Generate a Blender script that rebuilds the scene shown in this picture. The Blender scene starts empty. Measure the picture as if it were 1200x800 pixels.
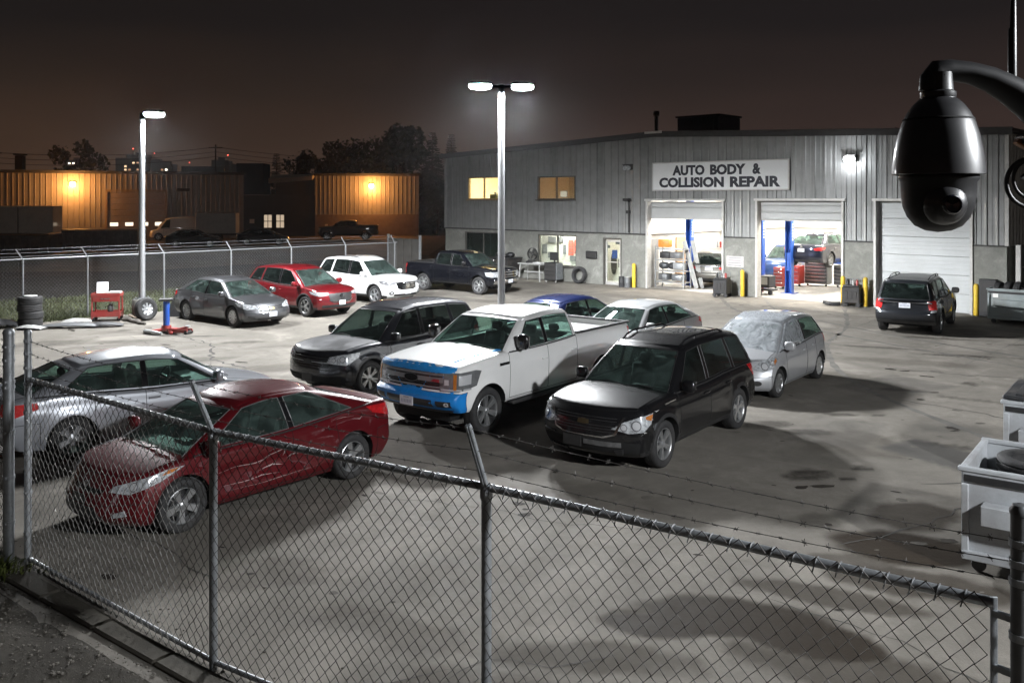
import bpy, bmesh, math, random
import numpy as np
from mathutils import Vector, Matrix, noise as mnoise
from mathutils.bvhtree import BVHTree
R = math.radians
rng = random.Random(7)
scene = bpy.context.scene
C = scene.collection
# ------------------------------------------------------------------ camera
cam_d = bpy.data.cameras.new("camera"); cam = bpy.data.objects.new("camera", cam_d); C.objects.link(cam)
cam.location = (0, 0, 4.1); cam.rotation_euler = (R(90), 0, 0)
cam_d.sensor_width = 36; cam_d.lens = 31.5; cam_d.shift_y = -0.14
cam_d.clip_start = 0.05; cam_d.clip_end = 6000
scene.camera = cam
# ------------------------------------------------------------------ render + exposure
scene.view_settings.view_transform = 'Standard'; scene.view_settings.look = 'None'
scene.view_settings.exposure = 0.0; scene.view_settings.gamma = 1.0
cy = scene.cycles
cy.use_denoising = True; cy.denoiser = 'OPENIMAGEDENOISE'
cy.max_bounces = 7; cy.diffuse_bounces = 3; cy.glossy_bounces = 3; cy.transmission_bounces = 4
cy.transparent_max_bounces = 14; cy.sample_clamp_indirect = 4.0
cy.caustics_reflective = False; cy.caustics_refractive = False
# ------------------------------------------------------------------ world: night sky, a trace of blue plus city glow near the horizon
W = bpy.data.worlds.new("World"); scene.world = W; W.use_nodes = True
nt = W.node_tree; nt.nodes.clear()
def N(nt, kind, **kw):
    n = nt.nodes.new(kind)
    for k, v in kw.items():
        if k.startswith('i_'):
            n.inputs[k[2:].replace('_', ' ')].default_value = v
        else:
            setattr(n, k, v)
    return n
out = N(nt, 'ShaderNodeOutputWorld')
sky = N(nt, 'ShaderNodeTexSky'); sky.sky_type = 'NISHITA'; sky.sun_disc = False
sky.sun_elevation = R(-6); sky.sun_rotation = R(-60)
bg1 = N(nt, 'ShaderNodeBackground', i_Strength=0.02); nt.links.new(sky.outputs[0], bg1.inputs[0])
tc = N(nt, 'ShaderNodeTexCoord')
sp = N(nt, 'ShaderNodeSeparateXYZ'); nt.links.new(tc.outputs['Generated'], sp.inputs[0])
def ramp(nt, stops, interp='LINEAR'):
    r = N(nt, 'ShaderNodeValToRGB'); cr = r.color_ramp; cr.interpolation = interp
    while len(cr.elements) < len(stops): cr.elements.new(0.5)
    for e, (p, c) in zip(cr.elements, stops):
        e.position = p; e.color = (c[0], c[1], c[2], 1) if len(c) == 3 else c
    return r
SKY_L = [(0.0, (.066, .036, .022)), (.05, (.050, .029, .0195)), (.11, (.027, .0180, .0140)), (.19, (.0130, .0106, .0102)), (.45, (.0090, .0082, .0088)), (1, (.008, .0075, .0085))]
SKY_R = [(0.0, (.058, .036, .030)), (.05, (.046, .030, .026)), (.11, (.029, .0205, .0185)), (.19, (.0150, .0124, .0126)), (.45, (.0100, .0092, .0098)), (1, (.008, .0075, .0085))]
rl = ramp(nt, SKY_L); rr = ramp(nt, SKY_R)
ns = N(nt, 'ShaderNodeTexNoise', i_Scale=2.6, i_Detail=5.0)
mp = N(nt, 'ShaderNodeMapping'); mp.inputs['Scale'].default_value = (1, 1, 5)
nt.links.new(tc.outputs['Generated'], mp.inputs[0]); nt.links.new(mp.outputs[0], ns.inputs[0])
ad = N(nt, 'ShaderNodeMath', operation='MULTIPLY_ADD'); ad.inputs[1].default_value = .10
nt.links.new(ns.outputs[0], ad.inputs[0])
off = N(nt, 'ShaderNodeMath', operation='ADD'); off.inputs[1].default_value = -.05
nt.links.new(sp.outputs['Z'], off.inputs[0]); nt.links.new(off.outputs[0], ad.inputs[2])
nt.links.new(ad.outputs[0], rl.inputs[0]); nt.links.new(ad.outputs[0], rr.inputs[0])
hx = N(nt, 'ShaderNodeMapRange'); hx.inputs['From Min'].default_value = -.5; hx.inputs['From Max'].default_value = .5
hx.interpolation_type = 'SMOOTHSTEP'
nt.links.new(sp.outputs['X'], hx.inputs[0])
mx = N(nt, 'ShaderNodeMix', data_type='RGBA')
nt.links.new(hx.outputs[0], mx.inputs[0]); nt.links.new(rl.outputs[0], mx.inputs[6]); nt.links.new(rr.outputs[0], mx.inputs[7])
bg2 = N(nt, 'ShaderNodeBackground', i_Strength=1.0); nt.links.new(mx.outputs[2], bg2.inputs[0])
ads = N(nt, 'ShaderNodeAddShader'); nt.links.new(bg1.outputs[0], ads.inputs[0]); nt.links.new(bg2.outputs[0], ads.inputs[1])
nt.links.new(ads.outputs[0], out.inputs[0])

# ------------------------------------------------------------------ object helpers
def link(o, parent=None):
    C.objects.link(o)
    if parent is not None: o.parent = parent
    return o
def thing(name, label, cat, loc=(0, 0, 0), rotz=0.0, group=None):
    o = bpy.data.objects.new(name, None); o.empty_display_size = .2
    o.location = loc; o.rotation_euler = (0, 0, rotz)
    o['label'] = label; o['category'] = cat
    if group: o['group'] = group
    return link(o)
def tag(o, label, cat, group=None):
    o['label'] = label; o['category'] = cat
    if group: o['group'] = group
    return o
def kind(o, k): o['kind'] = k; return o
def copy_tree(o, parent=None, keep=True):
    c = o.copy(); C.objects.link(c)
    if parent is not None:
        c.parent = parent
    for ch in list(o.children): copy_tree(ch, c)
    return c
def dup(root, loc, rotz, label):
    c = copy_tree(root); c.location = loc; c.rotation_euler = (0, 0, rotz); c['label'] = label
    return c

class MB:
    """collects shapes, then links them as ONE mesh object"""
    def __init__(s): s.v = []; s.f = []; s.m = []
    def add(s, vs, fs, mi=0):
        o = len(s.v); s.v.extend(tuple(p) for p in vs); s.f.extend(tuple(i + o for i in f) for f in fs); s.m.extend([mi] * len(fs)); return s
    def box(s, c, d, bev=0.0, M=None, mi=0):
        x, y, z = d[0] / 2, d[1] / 2, d[2] / 2; b = min(bev, x * .98, y * .98, z * .98)
        if b <= 0:
            vs = [(i * x, j * y, k * z) for i in (-1, 1) for j in (-1, 1) for k in (-1, 1)]
            fs = [(0, 1, 3, 2), (4, 6, 7, 5), (0, 4, 5, 1), (2, 3, 7, 6), (0, 2, 6, 4), (1, 5, 7, 3)]
        else:
            vs = []; idx = {}
            for i in (-1, 1):
                for j in (-1, 1):
                    for k in (-1, 1):
                        for ax in range(3):
                            p = [i * (x - b), j * (y - b), k * (z - b)]
                            p[ax] = (i, j, k)[ax] * (x, y, z)[ax]
                            idx[(i, j, k, ax)] = len(vs); vs.append(tuple(p))
            fs = []
            for sgn in (-1, 1):
                q = [(sgn, -1, -1), (sgn, 1, -1), (sgn, 1, 1), (sgn, -1, 1)]
                f = [idx[(a, b_, c_, 0)] for a, b_, c_ in q]; fs.append(tuple(f if sgn > 0 else f[::-1]))
                q = [(-1, sgn, -1), (-1, sgn, 1), (1, sgn, 1), (1, sgn, -1)]
                f = [idx[(a, b_, c_, 1)] for a, b_, c_ in q]; fs.append(tuple(f if sgn > 0 else f[::-1]))
                q = [(-1, -1, sgn), (1, -1, sgn), (1, 1, sgn), (-1, 1, sgn)]
                f = [idx[(a, b_, c_, 2)] for a, b_, c_ in q]; fs.append(tuple(f if sgn > 0 else f[::-1]))
            for i in (-1, 1):
                for j in (-1, 1):
                    fs.append((idx[(i, j, -1, 0)], idx[(i, j, 1, 0)], idx[(i, j, 1, 1)], idx[(i, j, -1, 1)])[::(-1 if i * j > 0 else 1)])
                    fs.append((idx[(i, -1, j, 0)], idx[(i, 1, j, 0)], idx[(i, 1, j, 2)], idx[(i, -1, j, 2)])[::(1 if i * j > 0 else -1)])
                    fs.append((idx[(-1, i, j, 1)], idx[(1, i, j, 1)], idx[(1, i, j, 2)], idx[(-1, i, j, 2)])[::(-1 if i * j > 0 else 1)])
            for i in (-1, 1):
                for j in (-1, 1):
                    for k in (-1, 1):
                        t = (idx[(i, j, k, 0)], idx[(i, j, k, 1)], idx[(i, j, k, 2)])
                        fs.append(t if i * j * k > 0 else t[::-1])
        if M is not None: vs = [M @ Vector(p) for p in vs]
        return s.add([(p[0] + c[0], p[1] + c[1], p[2] + c[2]) for p in vs], fs, mi)
    def bar(s, p0, p1, w, h, bev=0.0, mi=0):
        p0 = Vector(p0); p1 = Vector(p1); d = p1 - p0; L = d.length; d.normalize()
        up = Vector((0, 0, 1)) if abs(d.z) < .95 else Vector((0, 1, 0))
        side = d.cross(up).normalized(); up = side.cross(d)
        M = Matrix((d, side, up)).transposed()
        return s.box((p0 + p1) / 2, (L, w, h), bev, M, mi)
    def tube(s, pts, r, n=6, cap=True, mi=0):
        pts = [Vector(p) for p in pts]; k = len(pts)
        rs = r if hasattr(r, '__len__') else [r] * k
        vs = []; prev = None
        for i, p in enumerate(pts):
            t = (pts[min(i + 1, k - 1)] - pts[max(i - 1, 0)])
            if t.length < 1e-9: t = Vector((0, 0, 1))
            t.normalize()
            if prev is None:
                a = Vector((0, 0, 1)) if abs(t.z) < .9 else Vector((1, 0, 0))
                u = t.cross(a).normalized()
            else:
                u = prev - t * prev.dot(t)
                u = u.normalized() if u.length > 1e-6 else t.orthogonal().normalized()
            prev = u; w = t.cross(u)
            for j in range(n):
                an = 2 * math.pi * j / n
                vs.append(p + (u * math.cos(an) + w * math.sin(an)) * rs[i])
        fs = []
        for i in range(k - 1):
            for j in range(n):
                j2 = (j + 1) % n
                fs.append((i * n + j, i * n + j2, (i + 1) * n + j2, (i + 1) * n + j))
        if cap:
            fs.append(tuple(range(n))[::-1]); fs.append(tuple((k - 1) * n + j for j in range(n)))
        return s.add(vs, fs, mi)
    def lathe(s, prof, n=24, M=None, mi=0, a0=0, a1=2 * math.pi):
        """profile of (radius, z) about the z axis"""
        full = abs(a1 - a0 - 2 * math.pi) < 1e-6; k = n if full else n + 1
        vs = []
        for r, z in prof:
            for j in range(k):
                a = a0 + (a1 - a0) * j / n
                vs.append(Vector((r * math.cos(a), r * math.sin(a), z)))
        if M is not None: vs = [M @ p for p in vs]
        fs = []
        for i in range(len(prof) - 1):
            for j in range(n):
                j2 = (j + 1) % k
                fs.append((i * k + j, i * k + j2, (i + 1) * k + j2, (i + 1) * k + j))
        return s.add(vs, fs, mi)
    def prism(s, poly, z0, z1, M=None, mi=0):
        n = len(poly)
        vs = [Vector((p[0], p[1], z0)) for p in poly] + [Vector((p[0], p[1], z1)) for p in poly]
        if M is not None: vs = [M @ p for p in vs]
        fs = [tuple(range(n))[::-1], tuple(range(n, 2 * n))] + [(i, (i + 1) % n, n + (i + 1) % n, n + i) for i in range(n)]
        return s.add(vs, fs, mi)
    def quad(s, a, b, c, d, mi=0): return s.add([a, b, c, d], [(0, 1, 2, 3)], mi)
    def mesh(s, name, mats, smooth=None):
        me = bpy.data.meshes.new(name); me.from_pydata(s.v, [], s.f)
        ms = mats if isinstance(mats, (list, tuple)) else [mats]
        for m in ms: me.materials.append(m)
        if len(ms) > 1: me.polygons.foreach_set('material_index', s.m)
        if smooth is not None:
            me.polygons.foreach_set('use_smooth', [True] * len(me.polygons))
            me.update(); me.set_sharp_from_angle(angle=R(smooth))
        me.update()
        return me
    def build(s, name, mats, parent=None, smooth=None, loc=None, rotz=None):
        o = bpy.data.objects.new(name, s.mesh(name, mats, smooth))
        if loc is not None: o.location = loc
        if rotz is not None: o.rotation_euler = (0, 0, rotz)
        return link(o, parent)
def RX(a): return Matrix.Rotation(a, 3, 'X')
def RY(a): return Matrix.Rotation(a, 3, 'Y')
def RZ(a): return Matrix.Rotation(a, 3, 'Z')
def T4(loc, r3=None):
    m = (r3 or Matrix.Identity(3)).to_4x4(); m.translation = Vector(loc); return m

# ------------------------------------------------------------------ materials
MATS = {}
def mat(name, col, rough=.6, metal=0.0, coat=0.0, coat_rough=.05, var=.12, scale=6.0, bump=0.0, bscale=40.0, spec=.5, dirt=0.0, dirtcol=(.16, .14, .12), emit=None, estr=0.0):
    """principled surface with procedural colour variation, dirt and relief"""
    if name in MATS: return MATS[name]
    m = bpy.data.materials.new(name); m.use_nodes = True; t = m.node_tree
    b = t.nodes['Principled BSDF']
    b.inputs['Roughness'].default_value = rough; b.inputs['Metallic'].default_value = metal
    b.inputs['Coat Weight'].default_value = coat; b.inputs['Coat Roughness'].default_value = coat_rough
    b.inputs['Specular IOR Level'].default_value = spec
    tcn = N(t, 'ShaderNodeTexCoord')
    n1 = N(t, 'ShaderNodeTexNoise', i_Scale=scale, i_Detail=5.0, i_Roughness=.62); t.links.new(tcn.outputs['Object'], n1.inputs[0])
    lo = tuple(max(0, c * (1 - var)) for c in col); hi = tuple(min(1, c * (1 + var)) for c in col)
    r1 = ramp(t, [(.3, lo), (.7, hi)]); t.links.new(n1.outputs[0], r1.inputs[0])
    last = r1.outputs[0]
    if dirt > 0:
        n2 = N(t, 'ShaderNodeTexNoise', i_Scale=scale * .37, i_Detail=8.0, i_Roughness=.7); t.links.new(tcn.outputs['Object'], n2.inputs[0])
        mr = N(t, 'ShaderNodeMapRange'); mr.inputs['From Min'].default_value = .45; mr.inputs['From Max'].default_value = .75; mr.inputs['To Max'].default_value = dirt
        t.links.new(n2.outputs[0], mr.inputs[0])
        mm = N(t, 'ShaderNodeMix', data_type='RGBA'); mm.inputs[7].default_value = (*dirtcol, 1)
        t.links.new(mr.outputs[0], mm.inputs[0]); t.links.new(last, mm.inputs[6]); last = mm.outputs[2]
        rr_ = N(t, 'ShaderNodeMapRange'); rr_.inputs['To Min'].default_value = rough; rr_.inputs['To Max'].default_value = min(1, rough + .35)
        t.links.new(mr.outputs[0], rr_.inputs[0]); t.links.new(rr_.outputs[0], b.inputs['Roughness'])
    t.links.new(last, b.inputs['Base Color'])
    if bump > 0:
        n3 = N(t, 'ShaderNodeTexNoise', i_Scale=bscale, i_Detail=4.0); t.links.new(tcn.outputs['Object'], n3.inputs[0])
        bp = N(t, 'ShaderNodeBump', i_Strength=bump, i_Distance=.02); t.links.new(n3.outputs[0], bp.inputs['Height']); t.links.new(bp.outputs[0], b.inputs['Normal'])
    if emit:
        b.inputs['Emission Color'].default_value = (*emit, 1); b.inputs['Emission Strength'].default_value = estr
    MATS[name] = m; return m
def paint(name, col, metal=.25, rough=.38, dirt=.25):
    return mat(name, col, rough, metal, spec=.08 + .4 * min(1, 2 * max(col)), coat=1.0, coat_rough=.035, var=.05, scale=1.4, dirt=dirt, dirtcol=tuple(.6 * c + .03 + .06 * min(1, max(col) * 3) for c in col))
def glass_mat(name, tint=(.55, .68, .64), refl=.08, rough=.015, dust_refl=.10):
    m = bpy.data.materials.new(name); m.use_nodes = True; t = m.node_tree; t.nodes.clear()
    o = N(t, 'ShaderNodeOutputMaterial'); tr = N(t, 'ShaderNodeBsdfTransparent'); tr.inputs[0].default_value = (*tint, 1)
    gl = N(t, 'ShaderNodeBsdfGlossy', i_Roughness=rough); gl.inputs[0].default_value = (.9, .95, .95, 1)
    df = N(t, 'ShaderNodeBsdfDiffuse'); df.inputs[0].default_value = (.30, .43, .39, 1)  # green diffuse tint: dust plus greenish reflections painted into the glass
    tcn = N(t, 'ShaderNodeTexCoord'); n1 = N(t, 'ShaderNodeTexNoise', i_Scale=2.5, i_Detail=6.0, i_Distortion=1.2); t.links.new(tcn.outputs['Object'], n1.inputs[0])
    mr = N(t, 'ShaderNodeMapRange'); mr.inputs['From Min'].default_value = .4; mr.inputs['From Max'].default_value = .8; mr.inputs['To Max'].default_value = dust_refl; mr.inputs['To Min'].default_value = dust_refl * .25
    t.links.new(n1.outputs[0], mr.inputs[0])
    m0 = N(t, 'ShaderNodeMixShader'); t.links.new(mr.outputs[0], m0.inputs[0]); t.links.new(tr.outputs[0], m0.inputs[1]); t.links.new(df.outputs[0], m0.inputs[2])
    fr = N(t, 'ShaderNodeLayerWeight', i_Blend=.5); p5 = N(t, 'ShaderNodeMath', operation='POWER'); p5.inputs[1].default_value = 4.5; t.links.new(fr.outputs['Facing'], p5.inputs[0])
    sc_ = N(t, 'ShaderNodeMath', operation='MULTIPLY_ADD'); sc_.inputs[1].default_value = .9; sc_.inputs[2].default_value = refl + .04; sc_.use_clamp = True; t.links.new(p5.outputs[0], sc_.inputs[0])
    m1 = N(t, 'ShaderNodeMixShader'); t.links.new(sc_.outputs[0], m1.inputs[0]); t.links.new(m0.outputs[0], m1.inputs[1]); t.links.new(gl.outputs[0], m1.inputs[2])
    t.links.new(m1.outputs[0], o.inputs[0]); MATS[name] = m; return m
def emis(name, col, strength):
    m = bpy.data.materials.new(name); m.use_nodes = True; t = m.node_tree; t.nodes.clear()
    o = N(t, 'ShaderNodeOutputMaterial'); e = N(t, 'ShaderNodeEmission', i_Strength=strength); e.inputs[0].default_value = (*col, 1)
    t.links.new(e.outputs[0], o.inputs[0]); MATS[name] = m; return m
def lamp(name, typ, loc, energy, col, parent=None, size=.2, rot=(0, 0, 0), size_y=None, spot=None, blend=.4):
    l = bpy.data.lights.new(name, typ); l.energy = energy; l.color = col
    if typ == 'AREA':
        l.size = size
        if size_y: l.shape = 'RECTANGLE'; l.size_y = size_y
    else: l.shadow_soft_size = size
    if typ == 'SPOT': l.spot_size = spot; l.spot_blend = blend
    o = bpy.data.objects.new(name, l); o.location = loc; o.rotation_euler = rot
    return link(o, parent)

galv = mat('galvanised_steel', (.34, .36, .38), .42, .7, var=.18, scale=9, dirt=.35, dirtcol=(.14, .11, .09), bump=.15, bscale=60)
galv_dark = mat('dark_wire', (.085, .08, .075), .6, .2, var=.3, scale=30)  # darker copy of the mesh wire, silhouette shade put into its colour
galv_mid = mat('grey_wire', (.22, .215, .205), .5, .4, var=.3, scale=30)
far_galv = mat('far_galvanised_steel', (.17, .175, .18), .5, .4, var=.15)
rubber = mat('tyre_rubber', (.022, .022, .023), .75, var=.35, scale=14, dirt=.5, dirtcol=(.07, .065, .06), bump=.3, bscale=50)
trim = mat('black_plastic', (.018, .018, .019), .5, var=.3, scale=10, dirt=.3, dirtcol=(.06, .055, .05))
gloss_black = mat('gloss_black', (.008, .008, .009), .18, coat=.6, var=.2)
seamm = mat('panel_gap_black', (.004, .004, .004), .9, var=.1)
chrome = mat('chrome', (.72, .73, .74), .16, 1.0, var=.06)
alloy = mat('alloy_wheel', (.56, .57, .58), .3, .85, var=.1, dirt=.3, dirtcol=(.12, .11, .10))
steelw = mat('steel_wheel', (.30, .31, .32), .4, .6, var=.15, dirt=.4)
seatm = mat('seat_fabric', (.055, .055, .058), .85, var=.3, scale=12)
seatm2 = mat('pale_seat_fabric', (.20, .19, .175), .85, var=.2, scale=12)
dashm = mat('dashboard_plastic', (.035, .036, .038), .6, var=.2)
glass = glass_mat('windscreen_glass', (.42, .56, .51), .06, .015, .17)
dglass = glass_mat('tinted_glass', (.16, .19, .185), .05, .015, .04)
lens = mat('headlamp_lens', (.46, .48, .50), .16, .25, coat=1, var=.55, scale=17)
lens_in = mat('headlamp_reflector', (.60, .61, .63), .2, .3, coat=1, var=.05)
lens_dark = mat('headlamp_bezel', (.20, .20, .21), .2, .3, coat=1, var=.3)
amber = mat('amber_lens', (.48, .16, .03), .15, coat=1, var=.2, scale=30)
redlens = mat('tail_lamp_lens', (.42, .012, .015), .12, coat=1, var=.35, scale=20)
redlens2 = mat('bright_tail_lamp_lens', (.60, .03, .03), .15, coat=1, var=.2, scale=20)
platem = mat('licence_plate', (.62, .64, .68), .5, var=.08, scale=20)
plate_ink = mat('licence_plate_ink', (.30, .32, .40), .6)
dk = mat('dark_skip_paint', (.020, .018, .018), .6, var=.3, dirt=.4)
cream = mat('cream_vehicle_paint', (.42, .38, .32), .45, coat=.5, var=.08, dirt=.3)
# ================================================================== vehicles
def curve(pts):
    """smooth monotone interpolation through (x, y) points"""
    xs = np.array([p[0] for p in pts], float); ys = np.array([p[1] for p in pts], float)
    n = len(xs)
    if n < 3: return lambda x: np.interp(x, xs, ys)
    h = np.diff(xs); d = np.diff(ys) / h; m = np.zeros(n)
    for i in range(1, n - 1):
        if d[i - 1] * d[i] > 0:
            w1 = 2 * h[i] + h[i - 1]; w2 = h[i] + 2 * h[i - 1]
            m[i] = (w1 + w2) / (w1 / d[i - 1] + w2 / d[i])
    m[0] = d[0]; m[-1] = d[-1]
    def f(x):
        x = np.clip(np.asarray(x, float), xs[0], xs[-1])
        i = np.clip(np.searchsorted(xs, x) - 1, 0, n - 2)
        t = (x - xs[i]) / h[i]
        return (2*t**3 - 3*t**2 + 1) * ys[i] + (t**3 - 2*t**2 + t) * h[i] * m[i] + (-2*t**3 + 3*t**2) * ys[i+1] + (t**3 - t**2) * h[i] * m[i+1]
    return f
def lattice(nI, nJ, nK):
    """surface of an nI x nJ x nK lattice: index map and outward quads with their side and cell"""
    idx = {}; order = []
    def g(i, j, k):
        key = (i, j, k)
        if key not in idx: idx[key] = len(order); order.append(key)
        return idx[key]
    fs = []
    for j in range(nJ - 1):
        for k in range(nK - 1):
            q = [(j, k), (j + 1, k), (j + 1, k + 1), (j, k + 1)]
            fs.append((tuple(g(nI - 1, a, b) for a, b in q), 'F', (nI - 1, j, k)))
            fs.append((tuple(g(0, a, b) for a, b in q[::-1]), 'B', (0, j, k)))
    for i in range(nI - 1):
        for k in range(nK - 1):
            q = [(i, k), (i, k + 1), (i + 1, k + 1), (i + 1, k)]
            fs.append((tuple(g(a, nJ - 1, b) for a, b in q), 'L', (i, nJ - 1, k)))
            fs.append((tuple(g(a, 0, b) for a, b in q[::-1]), 'R', (i, 0, k)))
    for i in range(nI - 1):
        for j in range(nJ - 1):
            q = [(i, j), (i + 1, j), (i + 1, j + 1), (i, j + 1)]
            fs.append((tuple(g(a, b, nK - 1) for a, b in q), 'T', (i, j, nK - 1)))
            fs.append((tuple(g(a, b, 0) for a, b in q[::-1]), 'D', (i, j, 0)))
    return np.array(order), fs
def panel(name, P, faces, m, parent, smooth=50, shift=0.0, nrm=None):
    used = {}; vs = []; fs = []
    for f in faces:
        q = []
        for i in f:
            if i not in used:
                used[i] = len(vs); p = P[i] if nrm is None else P[i] - shift * nrm[i]
                vs.append(tuple(p))
            q.append(used[i])
        fs.append(tuple(q))
    mb = MB(); mb.add(vs, fs)
    return mb.build(name, m, parent, smooth)
def edge_tubes(P, groups, r, owner):
    """thin tubes along every lattice edge where two different groups meet, collected by the group that owns the edge"""
    res = {}
    e = {}
    for gname, faces in groups.items():
        for f in faces:
            for a, b in zip(f, f[1:] + f[:1]):
                e.setdefault((min(a, b), max(a, b)), set()).add(gname)
    for (a, b), s in e.items():
        if len(s) > 1:
            w = owner(s)
            if w: res.setdefault(w, MB()).tube([P[a], P[b]], r, 4, cap=True)
    return res
def decal(mb, bvh, poly, O, e1, e2, d, off=.005, depth=.03, cell=.06, mi=0, maxd=1.2, smin=None):
    """a thin raised patch with the 2D outline poly, laid on the body surface by casting along d"""
    O = Vector(O); e1 = Vector(e1); e2 = Vector(e2); d = Vector(d).normalized()
    bm = bmesh.new()
    f = bm.faces.new([bm.verts.new((p[0], p[1], 0)) for p in poly])
    bmesh.ops.triangulate(bm, faces=bm.faces[:])
    for _ in range(5):
        lg = [e for e in bm.edges if e.calc_length() > cell]
        if not lg: break
        bmesh.ops.subdivide_edges(bm, edges=lg, cuts=1); bmesh.ops.triangulate(bm, faces=[f for f in bm.faces if len(f.verts) > 3])
    bmesh.ops.beautify_fill(bm, faces=bm.faces[:], edges=[e for e in bm.edges if not e.is_boundary])
    bound = [e for e in bm.edges if e.is_boundary]
    last = None; miss = []
    for v in bm.verts:
        p = O + e1 * v.co.x + e2 * v.co.y
        h, n, i_, di = bvh.ray_cast(p, d, 4.0)
        if h is None: miss.append((v, p)); continue
        if n.dot(d) > 0: n = -n
        v.co = h + n * off
    if miss:
        good = [v.co.copy() for v in bm.verts if v not in [m_[0] for m_ in miss]]
        for v, p in miss:
            h, n, i_, di = bvh.find_nearest(p + d * 1.0)
            v.co = h - d * off if h is not None else p
    r = bmesh.ops.extrude_edge_only(bm, edges=bound)
    for g in r['geom']:
        if isinstance(g, bmesh.types.BMVert): g.co += d * depth
    bmesh.ops.recalc_face_normals(bm, faces=bm.faces[:])
    bm.verts.index_update()
    mb.add([v.co[:] for v in bm.verts], [tuple(v.index for v in f.verts) for f in bm.faces], mi)
    bm.free()
def ellipsoid(mb, c, d, n=10, m=8, p=2.6, mi=0, M=None):
    vs = []; fs = []
    sp_ = lambda a: math.copysign(abs(a) ** (2 / p), a)
    for i in range(m + 1):
        th = -math.pi / 2 + math.pi * i / m
        for j in range(n):
            ph = 2 * math.pi * j / n
            q = Vector((d[0] * sp_(math.cos(th)) * sp_(math.cos(ph)), d[1] * sp_(math.cos(th)) * sp_(math.sin(ph)), d[2] * sp_(math.sin(th))))
            if M is not None: q = M @ q
            vs.append((c[0] + q[0], c[1] + q[1], c[2] + q[2]))
    for i in range(m):
        for j in range(n): fs.append((i * n + j, i * n + (j + 1) % n, (i + 1) * n + (j + 1) % n, (i + 1) * n + j))
    mb.add(vs, fs, mi)

WHEEL_CACHE = {}
def wheel_meshes(Rw, tw, nsp, style, rimmat, frac=.68):
    key = (Rw, tw, nsp, style, rimmat.name, frac)
    if key in WHEEL_CACHE: return WHEEL_CACHE[key]
    Rr = Rw * frac; h = tw / 2; M = RX(R(-90))      # lathe axis z -> +y
    t = MB()
    prof = [(Rr * .97, -h * .8), (Rr + .012, -h * .95), (Rw * .9, -h), (Rw * .965, -h * .88), (Rw * .99, -h * .6), (Rw, -h * .3)]
    for zc in (-.32, 0, .32):      # tread grooves
        prof += [(Rw, (zc - .05) * h), (Rw - .012, (zc - .04) * h), (Rw - .012, (zc + .04) * h), (Rw, (zc + .05) * h)]
    prof += [(Rw * .99, h * .6), (Rw * .965, h * .88), (Rw * .9, h), (Rw * .82, h * 1.0), (Rr + .012, h * .93), (Rr * .985, h * .82), (Rr * .93, h * .5)]
    t.lathe(prof, 36, M)
    rim = MB()
    rim.lathe([(Rr * .985, h * .84), (Rr * .955, h * .88), (Rr * .92, h * .80), (Rr * .90, h * .4), (Rr * .88, -h * .5)], 36, M)
    rim.lathe([(.001, h * .74), (.026, h * .74), (.032, h * .70), (.052, h * .66), (.075, h * .60), (.08, h * .3)], 16, M)
    for k in range(nsp):
        for dv in ((0,) if style != 'twin' else (-.13, .13)):
            a = 2 * math.pi * k / nsp + math.pi / 2 + dv
            if style == 'steel':
                w0, w1 = .050, .060
            elif style == 'twin': w0, w1 = .018, .022
            elif style == 'wide': w0, w1 = .038, .060
            else: w0, w1 = .026, .036
            w0 *= Rr / .23; w1 *= Rr / .23
            r0, r1 = .055, Rr * .94
            pr = [(r0, -w0), (r1, -w1), (r1, w1), (r0, w0)]
            ca, sa = math.cos(a), math.sin(a)
            vs = []
            for y0, y1, sh in ((h * .66, h * .80, .8), (h * .35, h * .45, 1.0)):
                for (rr_, ww) in pr:
                    yy = y0 if rr_ == r0 else y1
                    vs.append((rr_ * ca - ww * sh * sa, yy, rr_ * sa + ww * sh * ca))
            rim.add(vs, [(0, 1, 2, 3), (4, 7, 6, 5), (0, 4, 5, 1), (1, 5, 6, 2), (2, 6, 7, 3), (3, 7, 4, 0)])
    for k in range(5):
        a = 2 * math.pi * k / 5 + .6
        rim.tube([(.052 * math.cos(a), h * .58, .052 * math.sin(a)), (.052 * math.cos(a), h * .70, .052 * math.sin(a))], .008, 6)
    hub = MB(); hub.lathe([(.001, h * .28), (Rr * .62, h * .28), (Rr * .64, h * .2), (Rr * .9, -h * .1), (Rr * .93, -h * .6), (.001, -h * .6)], 24, M)
    res = (hub.mesh('wheel', trim, 40), t.mesh('tyre', rubber, 45), rim.mesh('rim', rimmat, 40))
    WHEEL_CACHE[key] = res; return res
def add_wheel(parent, loc, meshes, flip=False, rot=0.0, steer=0.0):
    w = bpy.data.objects.new('wheel', meshes[0]); w.location = loc
    w.rotation_euler = (0, rot, (math.pi if flip else 0) + steer); link(w, parent)
    for n_, m_ in (('tyre', meshes[1]), ('rim', meshes[2])): link(bpy.data.objects.new(n_, m_), w)
    return w

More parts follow.
